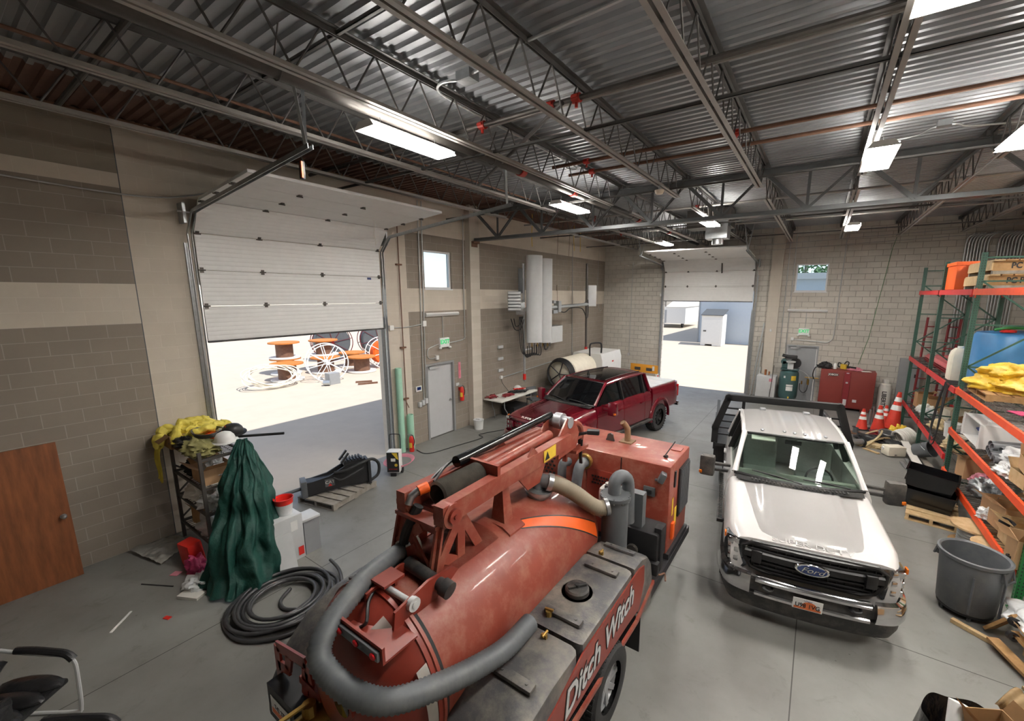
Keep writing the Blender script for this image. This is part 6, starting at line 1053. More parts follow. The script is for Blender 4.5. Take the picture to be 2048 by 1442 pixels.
# top level: stencilled wooden skids, orange crate
def skid(lab, loc):
    t = thing('wooden_skid', lab, 'skid', loc)
    for y in (-.8, 0, .8): b = MB(); b.boxl(-.6, y-.05, 0, .6, y+.05, .05); b.build('runner', 'woodgrey', t)
    for y in (-.82, .78): b = MB(); b.boxl(-.6, y, .05, .6, y+.04, .2); b.build('side_board', 'wood', t)
    b = MB(); b.boxl(-.62, -.82, .06, -.6, .82, .2); b.build('side_board', 'woodpale', t)
    for k in range(7): b = MB(); x = -.6+k*.172; b.boxl(x, -.85, .2, x+.15, .85, .222); b.build('deck_board', 'woodpale' if k == 0 else 'wood', t)
    text('PC PRI', .12, .001, 'stencil', 'black', t, plane_m((-.18, -.823, .125), (1, 0, 0), (0, 0, 1)), off=.004); return t
for lb, p_ in (('lower', (12.25, 10.75, 4.256)), ('upper', (12.29, 10.78, 4.54))): skid(lb+' stencilled wooden skid on the top shelf of the rack', p_).scale = (1, 1, 1.26)
t = thing('orange_crate', 'orange steel crate on the top shelf behind the wooden skids', 'crate', (11.85, 12.14, 4.256)); b = MB(); b.boxl(-.35, -.45, 0, .35, .45, .56, bev=.02); b.build('body', 'orange', t); b = MB(); b.boxl(-.37, -.47, .56, .37, .47, .64); b.build('lid', 'orange', t)
# middle level
t = thing('roof_sheet_stack', 'red folded sheet metal panels lying on the middle red shelf', 'panel', (12.1, 12.75, 2.24)); 
for k in range(3):
    b = MB(); pr = []; n = 5
    for i in range(n): x = -.48+i*.19; pr += [(x, 0), (x+.06, 0), (x+.09, .05), (x+.15, .05), (x+.18, 0)]
    pr = pr+[(x_, z_+.008) for x_, z_ in reversed(pr)]; b.loft([[(x_, y, z_+.055*k+.02) for x_, z_ in pr] for y in (-1.75, 1.75)]); b.build('panel', 'darkred' if k < 2 else mat('panel_red', 'b05a5e', .5, var=.15), t)
t = thing('water_jug', 'tall cream plastic tank standing on the middle shelf beside the upright', 'tank', (11.66, 10.98, 2.24)); b = MB(); b.loft([[(x*k, y*k, z) for x, y in ((-.13, -.16), (.13, -.16), (.16, -.13), (.16, .13), (.13, .16), (-.13, .16), (-.16, .13), (-.16, -.13))] for k, z in ((.94, 0), (1, .05), (1, .5), (.88, .64), (.5, .72))]); b.build('body', 'cream', t); b = MB(); b.cyl((0, 0, .72), (0, 0, .76), .06, n=14); b.build('cap', 'white', t)
t = thing('blue_tank', 'big blue plastic tank on the middle shelf behind the yellow bags', 'tank', (12.36, 10.62, 2.24)); b = MB(); b.lathe([(0, 0), (.57, 0), (.61, .05), (.61, .35), (.62, .4), (.61, .45), (.61, 1.05), (.57, 1.12), (.25, 1.16), (0, 1.16)], 48); b.build('body', 'blueplastic', t); b = MB(); b.cyl((-.2, -.3, 1.15), (-.2, -.3, 1.2), .12, n=18); b.build('lid', 'redplastic', t)
b = MB(); b.tube(spl([(-.4, -.3, .0), (-.2, -.35, .05), (.1, -.3, .05), (.4, -.2, .03), (.5, .1, .02)], 8), .03, 8); b.tube(spl([(-.3, -.2, .0), (0, -.28, .07), (.3, -.2, .05), (.5, -.1, .02)], 8), .025, 8); o = b.build('green_hose', 'green'); at(o, (12.36, 10.62, 3.43)); tag(o, 'green hose lying on top of the blue tank', 'hose')
b = MB(); b.box((0, 0, .05), (.5, .2, .1)); o = b.build('metal_case', 'greymetal'); at(o, (12.75, 10.3, 3.4), (0, 0, .1)); tag(o, 'flat grey metal case on top of the blue tank', 'case')
pallet('wooden pallet under the yellow bags on the middle shelf', (12.05, 8.95, 2.275), 0, 'wood', 1.0, 1.15, 6)
rr = rnd(8)
for k, (x, y, z, s_, lab) in enumerate(((11.78, 9.05, 2.41, .34, 'nearest the green upright'), (12.15, 8.75, 2.41, .4, 'front middle of the pile'), (12.4, 9.15, 2.42, .36, 'rear right of the pile'), (12.0, 9.1, 2.62, .38, 'topmost of the pile, paler'), (12.45, 8.75, 2.58, .3, 'right end of the pile'))): lump('yellow_bag', 'crumpled yellow vinyl bag on the middle shelf pallet, '+lab, 'bag', (x, y, z), (s_, s_*.95, .17), 'yellowtarp', 40+k, .42, 2.2, group='yellow vinyl bags on the shelf pallet')
b = MB()
for q in range(3): d = .1*q; b.tube(spl([(12.0, 10.25+d, 2.25), (11.56, 10.2+d, 2.26), (11.40, 10.18+d, 2.18), (11.37, 10.15+d*.6, 1.7), (11.36, 10.25+d*.4, 1.2-.12*q), (11.345, 10.5+d*.3, .98-.1*q), (11.35, 10.8-d*.2, 1.15-.1*q), (11.385, 10.72-d*.5, 1.8), (11.40, 10.5-d*.2, 2.16), (11.46, 10.48-d*.2, 2.262), (11.9, 10.5, 2.26)], 8), .0125, 7)
tag(b.build('black_hoses', 'rubber'), 'bunch of black hoses hanging over the red beams of the rack', 'hose')
# red bay, low shelf
for x, y, d, rz, lab, m in ((11.78, 14.6, (.34, .3, .42), .1, 'tall brown carton on the far low red shelf, leftmost', 'cardboard'), (12.0, 14.1, (.4, .4, .38), -.1, 'brown carton second on the far low red shelf', 'cardboard'), (12.2, 13.2, (.36, .5, .3), .2, 'pale carton at the back of the far low shelf', 'cream'), (12.2, 11.9, (.5, .4, .36), .1, 'brown carton with open flaps behind the blue jug', 'cardboard')): opencarton('carton', lab, (x, y, .81), d, rz, m, flaps=(1, 0, 0, 1), fa=1.0)
for k, (x, y, s_, m, lab) in enumerate(((11.75, 13.8, .2, 'offwhite', 'white crumpled packing on the low red shelf by the cartons'), (11.72, 13.3, .18, 'greylight', 'grey plastic fittings heap on the low red shelf'), (12.1, 12.3, .2, 'greydark', 'dark motor heap on the low red shelf'), (11.75, 12.0, .2, 'tan', 'tan rope coil heap on the low red shelf'), (11.7, 10.25, .2, 'tan', 'tan bag on the low red shelf near the middle upright'))): lump('parts_heap', lab, 'parts', (x, y, .81), (s_, s_*1.1, s_*.75), m, 60+k, .45, 3)
def pail(lab, loc, r_, h, m='white', name='pail', inner=None):
    t = thing(name, lab, 'bucket', loc); b = MB(); b.lathe([(0, 0), (r_*.88, 0), (r_, h*.97), (r_*1.05, h*.97), (r_*1.05, h), (r_*.97, h), (r_*.86, .02), (0, .02)], 24); b.build('body', m, t)
    b = MB(); b.tube([(r_*1.07*cos(a), r_*1.07*sin(a)*.9, h*.9-.6*h*sin(a) if 0 else h*.88-h*.35*max(0, sin(a))) for a in [pi*k/12 for k in range(13)]], .006, 6); b.build('bail', 'steel', t); return t
pail('white bucket on the low red shelf, left of the two', (11.85, 11.35, .81), .17, .34); pail('white bucket on the low red shelf, right of the two', (12.15, 10.75, .81), .19, .34); lump('folded_tarp', 'dark blue folded tarp on the shelf behind the white hood', 'tarpaulin', (12.1, 9.3, 1.43), (.34, .3, .2), 'blue', 71, .35, 2.5)
for k in range(4): b = MB(); b.lathe([(0, 0), (.19, 0), (.2, .01), (.2, .045), (.19, .055), (0, .055)], 20); o = b.build('cream_disc', 'cream'); at(o, (11.72+.01*k, 10.15, .25+.06*k)) if 0 else at(o, (11.75+.015*k, 10.55, .815+.058*k)); tag(o, 'round cream lid stacked on the low red shelf, '+('lowest', 'second from the bottom', 'third from the bottom', 'topmost')[k], 'lid', 'stack of round cream lids')
# orange bay: hood, PVC pipes, cartons
t = thing('range_hood', 'white open steel duct box holding cans on the orange shelf', 'box', (11.95, 8.75, 1.43)); b = MB(); e = .012; b.boxl(-.42, -.5, 0, .42, .5, e); b.boxl(-.42, -.5, e, -.42+e, .5, .36) if 0 else None; b.boxl(-.42, .5-e, e, .42, .5, .42); b.boxl(-.42, -.5, e, .42, -.5+e, .42); b.boxl(.42-e, -.5, e, .42, .5, .42); b.boxl(-.42, -.5, .42, .42, .5, .42+e); b.build('body', 'white', t)
for y, n_ in ((-.51, 'f'), (.5, 'b')): b = MB(); b.boxl(-.44, y, -.005, -.41, y+.015, .44); b.build('lip', 'whitegloss', t)
for k, (x, y) in enumerate(((11.75, 8.85), (11.75, 8.74), (11.86, 8.8), (11.86, 8.92))):
    t = thing('tin_can', 'shiny tin can inside the white duct box', 'can', (x, y, 1.443), group='tin cans in the white duct box'); b = MB(); b.lathe([(0, 0), (.05, 0), (.05, .12), (.047, .125), (0, .12)], 18); b.build('can', 'steel', t)
b = MB(); b.box((0, 0, .13), (.3, .26, .26), bev=.008); o = b.build('white_carton', 'white'); at(o, (11.72, 9.42, 1.43)); tag(o, 'small white box between upright and white duct box', 'box')
for k, (x, y, z, L, rz, lab) in enumerate(((11.62, 8.12, 1.46, 1.0, .12, 'lower far'), (11.6, 7.98, 1.46, 1.0, .05, 'lower second'), (11.58, 7.84, 1.46, .95, .0, 'lower third'), (11.56, 7.68, 1.46, 1.0, -.05, 'lower fourth'), (11.62, 8.02, 1.575, .9, .3, 'upper far'), (11.6, 7.86, 1.575, .95, .2, 'upper middle'), (11.56, 7.5, 1.46, .9, -.1, 'lower nearest'), (11.66, 7.66, 1.575, .7, .35, 'upper near, short'))):
    b = MB(); b.lathe([(.06, 0), (.06, L), (.053, L), (.053, 0), (.06, 0)], 20, Matrix.Rotation(pi/2, 4, 'Y')); o = b.build('grey_pipe', 'pvcgrey'); at(o, (x, y, z+.03), (0, 0, rz)); tag(o, 'grey plastic pipe end poking over the orange shelf, '+lab, 'pipe', 'grey pipes piled on the orange shelf')
lump('plastic_sheet', 'clear plastic sheet over the grey pipes on the orange shelf', 'plastic', (11.95, 7.3, 1.45), (.35, .3, .2), 'plastic_clear', 77, .45, 2.5); lump('plastic_wrap', 'white crumpled plastic on the orange shelf edge below the pipes', 'plastic', (11.6, 6.95, 1.43), (.16, .2, .1), 'plastic_clear', 78, .5, 3)
for k, (x, y, z, d, rz, m, lab) in enumerate(((11.8, 6.55, 1.43, (.5, .42, .2), .1, 'woodpale', 'pale flat carton on the orange shelf, lowest of the right stack'), (11.82, 6.55, 1.64, (.46, .4, .2), -.1, 'cardboard', 'pale carton on top of the right stack on the orange shelf'), (11.8, 6.0, 1.43, (.5, .4, .42), .05, 'woodpale', 'pale carton on the orange shelf at the photo edge'))): opencarton('carton', lab, (x, y, z), d, rz, m, flaps=(1, 1, 0, 1), fa=.8)
for x, y, d, rz, m, lab in ((11.75, 9.25, (.34, .3, .4), .2, 'cardboard', 'open carton with pale end on the lowest orange shelf, by the middle upright'), (11.78, 7.55, (.36, .4, .26), .2, 'cardboard', 'low open carton before the clear bags on the lowest orange shelf'), (11.72, 6.95, (.36, .42, .4), .15, 'cardboard', 'large open carton in the middle of the lowest orange shelf'), (11.68, 6.4, (.34, .4, .36), .05, 'woodpale', 'pale open carton holding a black disc on the lowest orange shelf'), (11.62, 5.82, (.4, .42, .4), -.05, 'cardboard', 'open carton nearest the camera on the lowest orange shelf, with a black tape roll')): opencarton('carton', lab, (x, y, .56), d, rz, m, flaps=(1, 0, 1, 1), fa=.9)
for k, (x, y, s_, m, lab) in enumerate(((11.85, 8.75, .2, 'pink', 'pinkish bagged foam on the lowest orange shelf'), (11.8, 8.35, .24, 'galv', 'grey pipe clamps heap on the lowest orange shelf'), (11.9, 7.95, .22, 'greydark', 'dark grey fittings heap on the lowest orange shelf'), (11.55, 7.25, .12, 'plastic_clear', 'clear bag squeezed between cartons on the lowest shelf'), (12.1, 7.2, .2, 'black', 'black cable bundle behind the cartons'))): lump('parts_heap', lab, 'parts', (x, y, .56), (s_, s_*1.1, s_*.8), m, 80+k, .5, 3.2)
def disc(lab, loc, r_, h, m, rot=(0, 0, 0), name='tape_roll', cat='tape'):
    b = MB(); b.lathe([(r_*.5, 0), (r_, 0), (r_, h), (r_*.5, h), (r_*.5, 0)], 24); o = b.build(name, m); at(o, loc, rot); return tag(o, lab, cat)
disc('black roll on the corner of the pale open carton', (11.5, 6.38, .86), .085, .06, 'black', (.2, .3, 0)); disc('small black roll at the end of the lowest orange beam', (11.42, 5.78, .6), .045, .07, 'black')
b = MB(); b.boxl(0, 0, 0, .012, .3, .2); o = b.build('pink_cloth', 'magenta'); at(o, (11.9, 7.4, 2.285), (0, -pi/2, .3)); tag(o, 'pink cloth on the wire deck of the middle orange shelf', 'cloth')
# under the rack and on the floor beside it
def tote(lab, loc, rot):
    t = thing('black_tote', lab, 'tote', loc, rot=rot, group='black totes under the rack'); b = MB(); o_ = [(-.24, -.36), (.24, -.36), (.24, .36), (-.24, .36)]
    b.loft([[(x*k, y*k, z) for x, y in o_] for k, z in ((.88, 0), (1, .3), (1.05, .3), (1.05, .33), (.97, .33), (.86, .02))]); b.build('body', 'blackgloss', t); b = MB(); b.boxl(-.1, -.385, .2, .1, -.36, .3, bev=.006); b.build('handle', 'greydark', t); b = MB(); b.boxl(-.1, -.352, .12, 0, -.35, .2); b.build('label', 'offwhite', t); return t
tote('black tote under the orange beam, farthest of three', (11.2, 9.3, .02), (0, 0, 1.35)); tote('tilted black tote with white label, middle of three', (11.02, 8.4, .49), (.1, 0, 1.35)); tote('black tote lying under the labelled one', (11.06, 8.35, .135), (0, 0, 1.3))
pallet('small pallet sticking out under the black totes', (11.1, 8.3, 0), 1.4, 'woodpale', 1.15, .72, 5)
def lspool(lab, loc, r_, h, mc, rot):
    t = thing('cable_spool', lab, 'cable spool', loc, rot=rot); b = MB(); b.cyl((0, 0, 0), (0, 0, .03), r_, n=28); b.build('flange', 'wood', t); b = MB(); b.cyl((0, 0, h-.03), (0, 0, h), r_, n=28); b.build('flange', 'woodpale', t); b = MB()
    for k in range(max(2, int(h/.05))): b.tube([(r_*.62*cos(a), r_*.62*sin(a), .05+k*.045) for a in [2*pi*q/24 for q in range(24)]], .024, 6, closed=True)
    b.cyl((0, 0, .03), (0, 0, h-.03), r_*.55, n=20); b.build('wound_cable', mc, t); return t
lspool('wooden cable spool with grey cable under the orange shelf, left of two', (11.45, 7.3, 0), .3, .36, 'galv', (0, 0, 0)); lspool('wooden cable spool with black cable under the orange shelf, right of two', (11.56, 6.68, 0), .3, .36, 'black', (0, 0, 0))
for (x0, y0), (x1, y1), w_, m, z, lab in (((11.24, 10.62), (11.2, 12.48), .16, 'offwhite', .17, 'white painted board leaning in the scrap by the rack foot'), ((11.5, 10.6), (11.4, 12.5), .13, 'woodgrey', .1, 'long grey board in the scrap by the rack foot'), ((11.17, 9.75), (11.0, 11.2), .06, 'galv', .03, 'nearest galvanised strut in the scrap by the rack foot'), ((11.26, 9.9), (11.13, 11.5), .06, 'galv', .03, 'second galvanised strut in the scrap by the rack foot'), ((10.9, 11.6), (11.4, 12.2), .08, 'woodgrey', .06, 'short brown board under the white jerrycan'), ((10.3, 11.9), (10.6, 11.62), .07, 'woodpale', .02, 'short broken board on the floor behind the white truck')):
    b = MB(); b.bar((x0, y0, z), (x1, y1, z*1.3), w_, .03); tag(b.build('scrap_board' if 'board' in lab else 'metal_strut', m), lab, 'board' if 'board' in lab else 'strut')
t = thing('jerrycan', 'white plastic jerrycan lying on its side in the scrap pile', 'jerrycan', (10.9, 11.75, .0), .5); b = MB(); b.box((0, 0, .14), (.44, .3, .26), bev=.05); b.build('body', 'cream', t); b = MB(); b.cyl((-.24, .06, .18), (-.2, .06, .18), .04, n=12); b.build('cap', 'white', t)
t = thing('hose_roll', 'roll of ribbed white hose in the scrap pile by the rack', 'hose roll', (11.25, 12.9, .24), rot=(0, pi/2-.3, .6)); b = MB()
for k in range(7): b.tube([((.2+.012*sin(k))*cos(a), (.2+.012*sin(k))*sin(a), -.17+k*.055) for a in [2*pi*q/24 for q in range(24)]], .034, 8, closed=True)
b.build('ribbed_hose', 'offwhite', t)
t = pail('dark grey bucket lying tilted in the scrap pile', (11.3, 11.55, .28), .19, .36, 'greydark'); t.rotation_euler = (1.1, 0, .9)
for k, (c, r_, m, seed, lab) in enumerate((((10.55, 12.75, 0), (.4, .3, .12), 'black', 91, 'black rubber mat heap in the scrap pile'), ((10.85, 13.35, 0), (.3, .3, .14), 'darkred', 92, 'dark red strap heap before the traffic cones'), ((11.2, 13.6, .0), (.2, .2, .22), 'yellow', 93, 'yellow plastic tool heap beside the red beam'), ((10.5, 12.2, 0), (.34, .14, .08), 'tan', 94, 'tan webbing heap in the scrap pile'), ((10.95, 12.6, 0), (.3, .25, .1), 'rubber', 95, 'dark rubber scraps in the middle of the pile'))): lump('scrap_heap', lab, 'scrap', c, r_, m, seed, .5, 3)
b = MB(); b.tube(spl([(10.35, 12.0, .05), (10.6, 12.3, .25), (10.75, 12.9, .3), (10.7, 13.3, .2), (10.4, 13.0, .12), (10.3, 12.4, .04)], 8), .03, 4); b.tube(spl([(10.3, 12.2, .04), (10.7, 12.5, .2), (11, 12.9, .15)], 8), .03, 4); tag(b.build('webbing_strap', 'tan'), 'loose tan webbing strap looped over the scrap pile', 'strap')
t = thing('steel_pan', 'shiny steel drum lid and bowl in the scrap pile', 'bowl', (10.85, 12.95, .12), rot=(.2, .1, 0)); b = MB(); b.lathe([(0, 0), (.17, 0), (.19, .14), (.2, .15), (.17, .15), (.15, .03), (0, .03)], 26); b.build('bowl', 'steel', t); b = MB(); b.tube([(.18*cos(a), .18*sin(a), .17) for a in [2*pi*k/24 for k in range(24)]], .02, 8, closed=True); b.build('ring', 'steel', t)
t = thing('wire_reel', 'grey wire reel with black flanges lying behind the white truck', 'reel', (10.12, 12.0, .14), rot=(0, pi/2, .55)); b = MB(); b.cyl((0, 0, -.18), (0, 0, .18), .08, n=18); b.build('wire_winding', 'galv', t)
for z in (-.2, .18): b = MB(); b.cyl((0, 0, z), (0, 0, z+.02), .14, n=24); b.build('flange', 'black', t)
def cone(lab, loc, h, rz=0, rot=None, m='conered', thin=1.0):
    t = thing('traffic_cone', lab, 'traffic cone', loc, rz, 'traffic cones by the rack', rot); r_ = .16*h/.7*thin; b = MB(); b.boxl(-r_*1.25, -r_*1.25, 0, r_*1.25, r_*1.25, .035, bev=.01); b.build('base', 'rubber' if thin > .9 else m, t); b = MB(); b.lathe([(r_, .035), (r_*.22, h), (r_*.16, h), (r_*.9, .035)], 24); b.build('body', m, t)
    for z0, z1 in ((.5, .64), (.74, .86)): b = MB(); f = lambda z: r_+(r_*.22-r_)*(z*h-.035)/(h-.035)+.003; b.lathe([(f(z0), z0*h), (f(z1), z1*h)], 24); b.build('reflective_band', 'signwhite', t)
    return t
cone('slim orange traffic cone, leftmost of the group by the job box', (10.38, 14.0, 0), .66, .2); cone('largest traffic cone in front, second from the left', (10.78, 14.1, 0), .8, .5); cone('short traffic cone between the large one and the leaning one', (11.02, 14.9, 0), .66, .1); cone('tall traffic cone leaning against the end of the red beam', (11.17, 14.62, .02), 1.15, rot=(-.06, .1, .3), thin=.8)
t = thing('trailer_jack', 'steel trailer jack standing among the traffic cones', 'jack', (10.62, 14.75, 0)); b = MB(); b.cyl((0, 0, 0), (0, 0, .02), .09, n=14); b.cyl((0, 0, .02), (0, 0, .5), .035, n=12); b.cyl((.07, 0, .1), (.07, 0, .6), .028, n=12); b.build('post', 'steel', t); b = MB(); b.bar((0, 0, .5), (.12, 0, .6), .04, .03); b.cyl((.02, -.08, .56), (.02, .08, .56), .015, n=8); b.build('crank', 'darksteel', t)
t = thing('steel_flange', 'rusty flange ring with plate on the floor beside the slim cone', 'flange', (10.2, 13.45, 0), .4); b = MB(); b.boxl(-.16, -.16, 0, .16, .16, .02); b.build('plate', 'rustpipe', t); b = MB(); b.lathe([(.07, .02), (.07, .17), (.06, .17), (.06, .02)], 18); b.build('pipe_stub', 'hosegrey', t)
# big grey trash can on a dolly
t = thing('trash_can', 'big round grey trash can on a wheeled dolly beside the rack', 'trash can', (10.93, 5.2, 0), -.6); b = MB(); b.lathe([(0, .1), (.27, .1), (.285, .12), (.325, .78), (.35, .8), (.355, .84), (.335, .85), (.315, .83), (.27, .14), (0, .13)], 40); b.build('body', 'trash', t)
b = MB(); b.lathe([(0, .06), (.24, .06), (.275, .075), (.275, .1), (0, .1)], 32); b.build('dolly', 'black', t)
for k in range(5): a = 2*pi*k/5+.3; b = MB(); b.cyl((.23*cos(a)-.012, .23*sin(a), .035), (.23*cos(a)+.012, .23*sin(a), .035), .035, n=14); b.build('caster', 'greydark', t)
for a0 in (pi*.98, -.02): 
    b = MB(); m = Matrix.Rotation(a0, 4, 'Z'); b.tube([m @ Vector(p_) for p_ in ((.325, -.1, .79), (.36, -.09, .66), (.36, .09, .66), (.325, .1, .79))], .016, 6); b.boxl(.31, -.09, .66, .335, .09, .78, m); b.build('handle', 'trash', t)
m = Matrix.Rotation(-.62, 4, 'Z')
for y in (-.16, .16): b = MB(); b.boxl(.286, y-.006, .16, .315, y+.006, .66, m); b.build('moulded_rib', 'trash', t)
# bagged bin, cartons and broken pallets at the lower right corner
t = thing('bagged_bin', 'bin lined with a shiny black bag full of cardboard, at the bottom edge', 'bin', (10.3, 2.18, 0)); b = MB(); b.lathe([(0, 0), (.25, 0), (.3, .68)], 28); b.build('body', 'trash', t)
b = MB(); b.grid(lambda u, v: Vector((((.31+.03*sin(u*50)*v+.04*v)*cos(2*pi*u)), ((.31+.03*sin(u*50+1)*v+.04*v)*sin(2*pi*u)), lerp(.74+.02*sin(u*37), .35, v))), 80, 10); b.grid(lambda u, v: Vector(((.31-.1*v)*cos(2*pi*u), (.31-.1*v)*sin(2*pi*u), .74+.02*sin(u*37)-.3*v)), 80, 4); b.build('bag_liner', 'bag', t)
b = MB(); b.cyl((-.1, .0, .62), (-.08, .12, .84), .06, n=16); tag(at(b.build('foam_cup', 'white'), (10.3, 2.18, 0)), 'white foam cup in the black bagged bin', 'cup')
opencarton('carton', 'brown carton standing in the black bagged bin', (10.42, 2.2, .42), (.3, .26, .44), .5, 'carddark', flaps=(1, 0, 1, 0), fa=.4)
b = MB(); b.grid(lambda u, v: Vector((u*.75, v*.32, .012*sin(u*70)+.1*sin(v*3)-.05*u)), 120, 4, th=.004); o = b.build('corrugated_sheet', 'woodpale', sharp=180); at(o, (10.48, 2.5, .8), (.1, .2, -.62)); tag(o, 'pale corrugated cardboard sheet sticking out of the bagged bin', 'cardboard'); lump('plastic_sack', 'white plastic sack at the bottom right corner of the photo', 'bag', (11.0, 2.3, .4), (.22, .2, .2), 'offwhite', 101, .4, 2.5)
b = MB(); b.box((0, 0, .2), (.5, .5, .4)); o = b.build('supply_carton', 'cardboard'); at(o, (11.0, 2.3, 0)); tag(o, 'brown carton under the white plastic sack', 'box')
for k, (a, c, w_, lab) in enumerate((((10.75, 4.85, .03), (11.12, 4.6, .03), .06, 'short pale lumber piece on the floor before the trash can'), ((11.05, 4.6, .1), (11.3, 4.0, .06), .12, 'wide pallet board lying at the right edge, upper'), ((11.15, 3.9, .1), (11.5, 3.2, .06), .12, 'wide pallet board lying at the right edge, lower'), ((11.2, 4.55, .3), (11.45, 4.0, .16), .1, 'splintered pallet board leaning on the broken pallet'), ((11.3, 3.95, .26), (11.6, 3.3, .2), .1, 'splintered board across the broken pallet'), ((11.1, 4.9, .05), (11.25, 4.72, .42), .16, 'upright broken pallet block against the rack'))):
    b = MB(); b.bar(a, c, w_, .035 if k else .05); tag(b.build('pallet_board', 'woodpale' if k % 2 == 0 else 'wood'), lab, 'board')
lump('plastic_film', 'clear stretch film crumpled over the broken pallet', 'plastic', (11.45, 4.75, .3), (.28, .33, .14), 'plastic_clear', 103, .32, 2); opencarton('carton', 'battered carton at the right edge among pallet boards', (11.55, 4.3, .0), (.4, .7, .3), .1, 'cardboard', flaps=(1, 0, 1, 0))
for k, (x, y, z, lab) in enumerate(((11.2, 4.66, .36, 'upper'), (11.16, 4.52, .26, 'lower'))): disc('small black coupling on the broken pallet, '+lab+' of two', (x, y, z), .05, .07, 'black', (1.2, .3, 0), 'pipe_coupling', 'coupling')
lump('black_netting', 'black plastic netting tangled on the broken pallet at the edge', 'netting', (11.6, 3.95, .3), (.15, .2, .12), 'black', 105, .6, 4)
# ---------------------------------------------------------------- far wall
t = thing('job_box', 'dark red steel job box cabinet standing against the far wall', 'tool cabinet', (10.0, 16.62, 0), -.03); b = MB(); b.boxl(-.8, -.3, .1, .8, .33, 1.45, bev=.01); b.build('body', 'jobox', t)
for x0, x1 in ((-.79, -.1), (.1, .79)): b = MB(); b.boxl(x0, -.315, .14, x1, -.3, 1.42, bev=.005); b.build('door', 'jobox', t)
b = MB(); b.boxl(-.09, -.33, .12, .09, -.3, 1.42); b.build('center_strip', 'darkred', t); b = MB(); b.boxl(-.05, -.345, .2, .05, -.33, .42, bev=.006); b.boxl(.22, -.33, .34, .34, -.312, .44, bev=.006); b.build('lock_plate', 'greylight', t); b = MB(); b.boxl(-.035, -.34, 1.0, .035, -.33, 1.06); b.boxl(-.04, -.34, 1.36, .04, -.33, 1.39); b.build('latch', 'greylight', t)
for x in (-.6, .6): b = MB(); b.boxl(x-.12, -.25, 0, x+.12, .28, .1); b.build('skid', 'jobox', t)
b = MB(); b.lathe([(0, .002), (.16, .002), (.165, 0)], 28, plane_m((-.42, -.318, 1.28), (1, 0, 0), (0, 0, 1)) @ TR(sc=(1, .36, 1))); lp = b.build('name_plate', 'black', t); text('JOBOX', .09, .002, 'lettering', 'offwhite', lp, plane_m((-.42, -.322, 1.28), (1, 0, 0), (0, 0, 1)), off=.003)
t = thing('chainsaw', 'yellow and black cordless chainsaw standing on the job box', 'chainsaw', (9.95, 16.6, 1.452), 2.6); b = MB(); b.box((.1, 0, .1), (.2, .12, .18), bev=.03); b.build('motor_body', 'yellow', t); b = MB(); b.boxl(-.3, -.015, .06, .0, .015, .14); b.tube(spl([(.0, -.06, .12), (-.02, -.06, .26), (-.0, .06, .3), (.06, .06, .2)], 6), .018, 8); b.tube(spl([(.18, 0, .18), (.28, 0, .22), (.3, 0, .1), (.2, 0, .06)], 6), .02, 8); b.build('bar_and_handle', 'black', t)
t = thing('white_canister', 'small white canister on the job box left of the chainsaw', 'canister', (9.6, 16.6, 1.452)); b = MB(); b.lathe([(0, 0), (.06, 0), (.065, .16), (.05, .2), (.0, .2)], 18); b.build('body', 'white', t); b = MB(); b.cyl((0, 0, .2), (0, 0, .23), .045, n=14); b.build('cap', 'offwhite', t)
lump('tool_heap', 'black power tool heap on the left end of the job box', 'tools', (9.3, 16.6, 1.452), (.2, .15, .14), 'black', 110, .5, 3); lump('rag_heap', 'red and tan rags on the job box right of the chainsaw', 'rags', (10.2, 16.6, 1.452), (.2, .16, .07), 'pink', 111, .5, 3); b = MB(); b.box((0, 0, .006), (.28, .2, .012)); o = b.build('papers', 'paper'); at(o, (10.5, 16.5, 1.452), (0, 0, .3)); tag(o, 'white papers lying at the right end of the job box', 'paper')
b = MB(); b.tube(spl([(9.12, 16.5, 1.5), (9.0, 16.5, 1.45), (8.95, 16.5, 1.2), (9.0, 16.6, 1.0)], 6), .02, 8); tag(b.build('black_cable', 'black'), 'black cable hanging off the left end of the job box', 'cable')
t = thing('propane_tank', 'tall dirty white propane cylinder lettered down its side, right of the job box', 'gas cylinder', (11.12, 16.75, 0)); b = MB(); b.lathe([(0, .02), (.17, .0), (.19, .04), (.19, .9), (.16, 1.02), (.08, 1.08), (0, 1.09)], 28); b.build('cylinder', 'offwhite', t); b = MB(); b.lathe([(.1, 1.06), (.1, 1.2), (.092, 1.2), (.092, 1.06)], 18, a0=.3, a1=5.5); b.cyl((0, 0, 1.08), (0, 0, 1.16), .03, n=10); b.build('collar', 'offwhite', t)
text('LIBERTY', .17, .002, 'lettering', 'black', t, plane_m((-.03, -.19, .5), (0, 0, -1), (1, 0, 0)), off=.004)
t = thing('air_compressor', 'upright dark green air compressor with labels by the far door', 'compressor', (8.2, 16.5, 0)); b = MB(); b.lathe([(0, .12), (.2, .14), (.3, .22), (.32, .32), (.32, 1.12), (.3, 1.22), (.2, 1.3), (0, 1.32)], 36); b.build('tank', 'compgreen', t); b = MB(); b.boxl(-.3, -.25, 1.3, .3, .25, 1.34); b.box((-.1, .05, 1.5), (.36, .3, .3), bev=.03)
b.cyl((-.22, -.1, 1.6), (-.22, .2, 1.6), .1, n=16); b.build('pump_head', 'compgreen', t); b = MB(); b.cyl((.16, -.02, 1.55), (.16, .14, 1.55), .19, n=26); b.box((.0, .0, 1.78), (.4, .14, .14), bev=.02); b.cyl((-.3, .1, 1.82), (.2, .1, 1.74), .06, n=12); b.build('motor', 'black', t)
for k in range(3): a = 2*pi*k/3+.5; b = MB(); b.boxl(.24*cos(a)-.04, .24*sin(a)-.04, 0, .24*cos(a)+.04, .24*sin(a)+.04, .2); b.build('leg', 'compgreen', t)
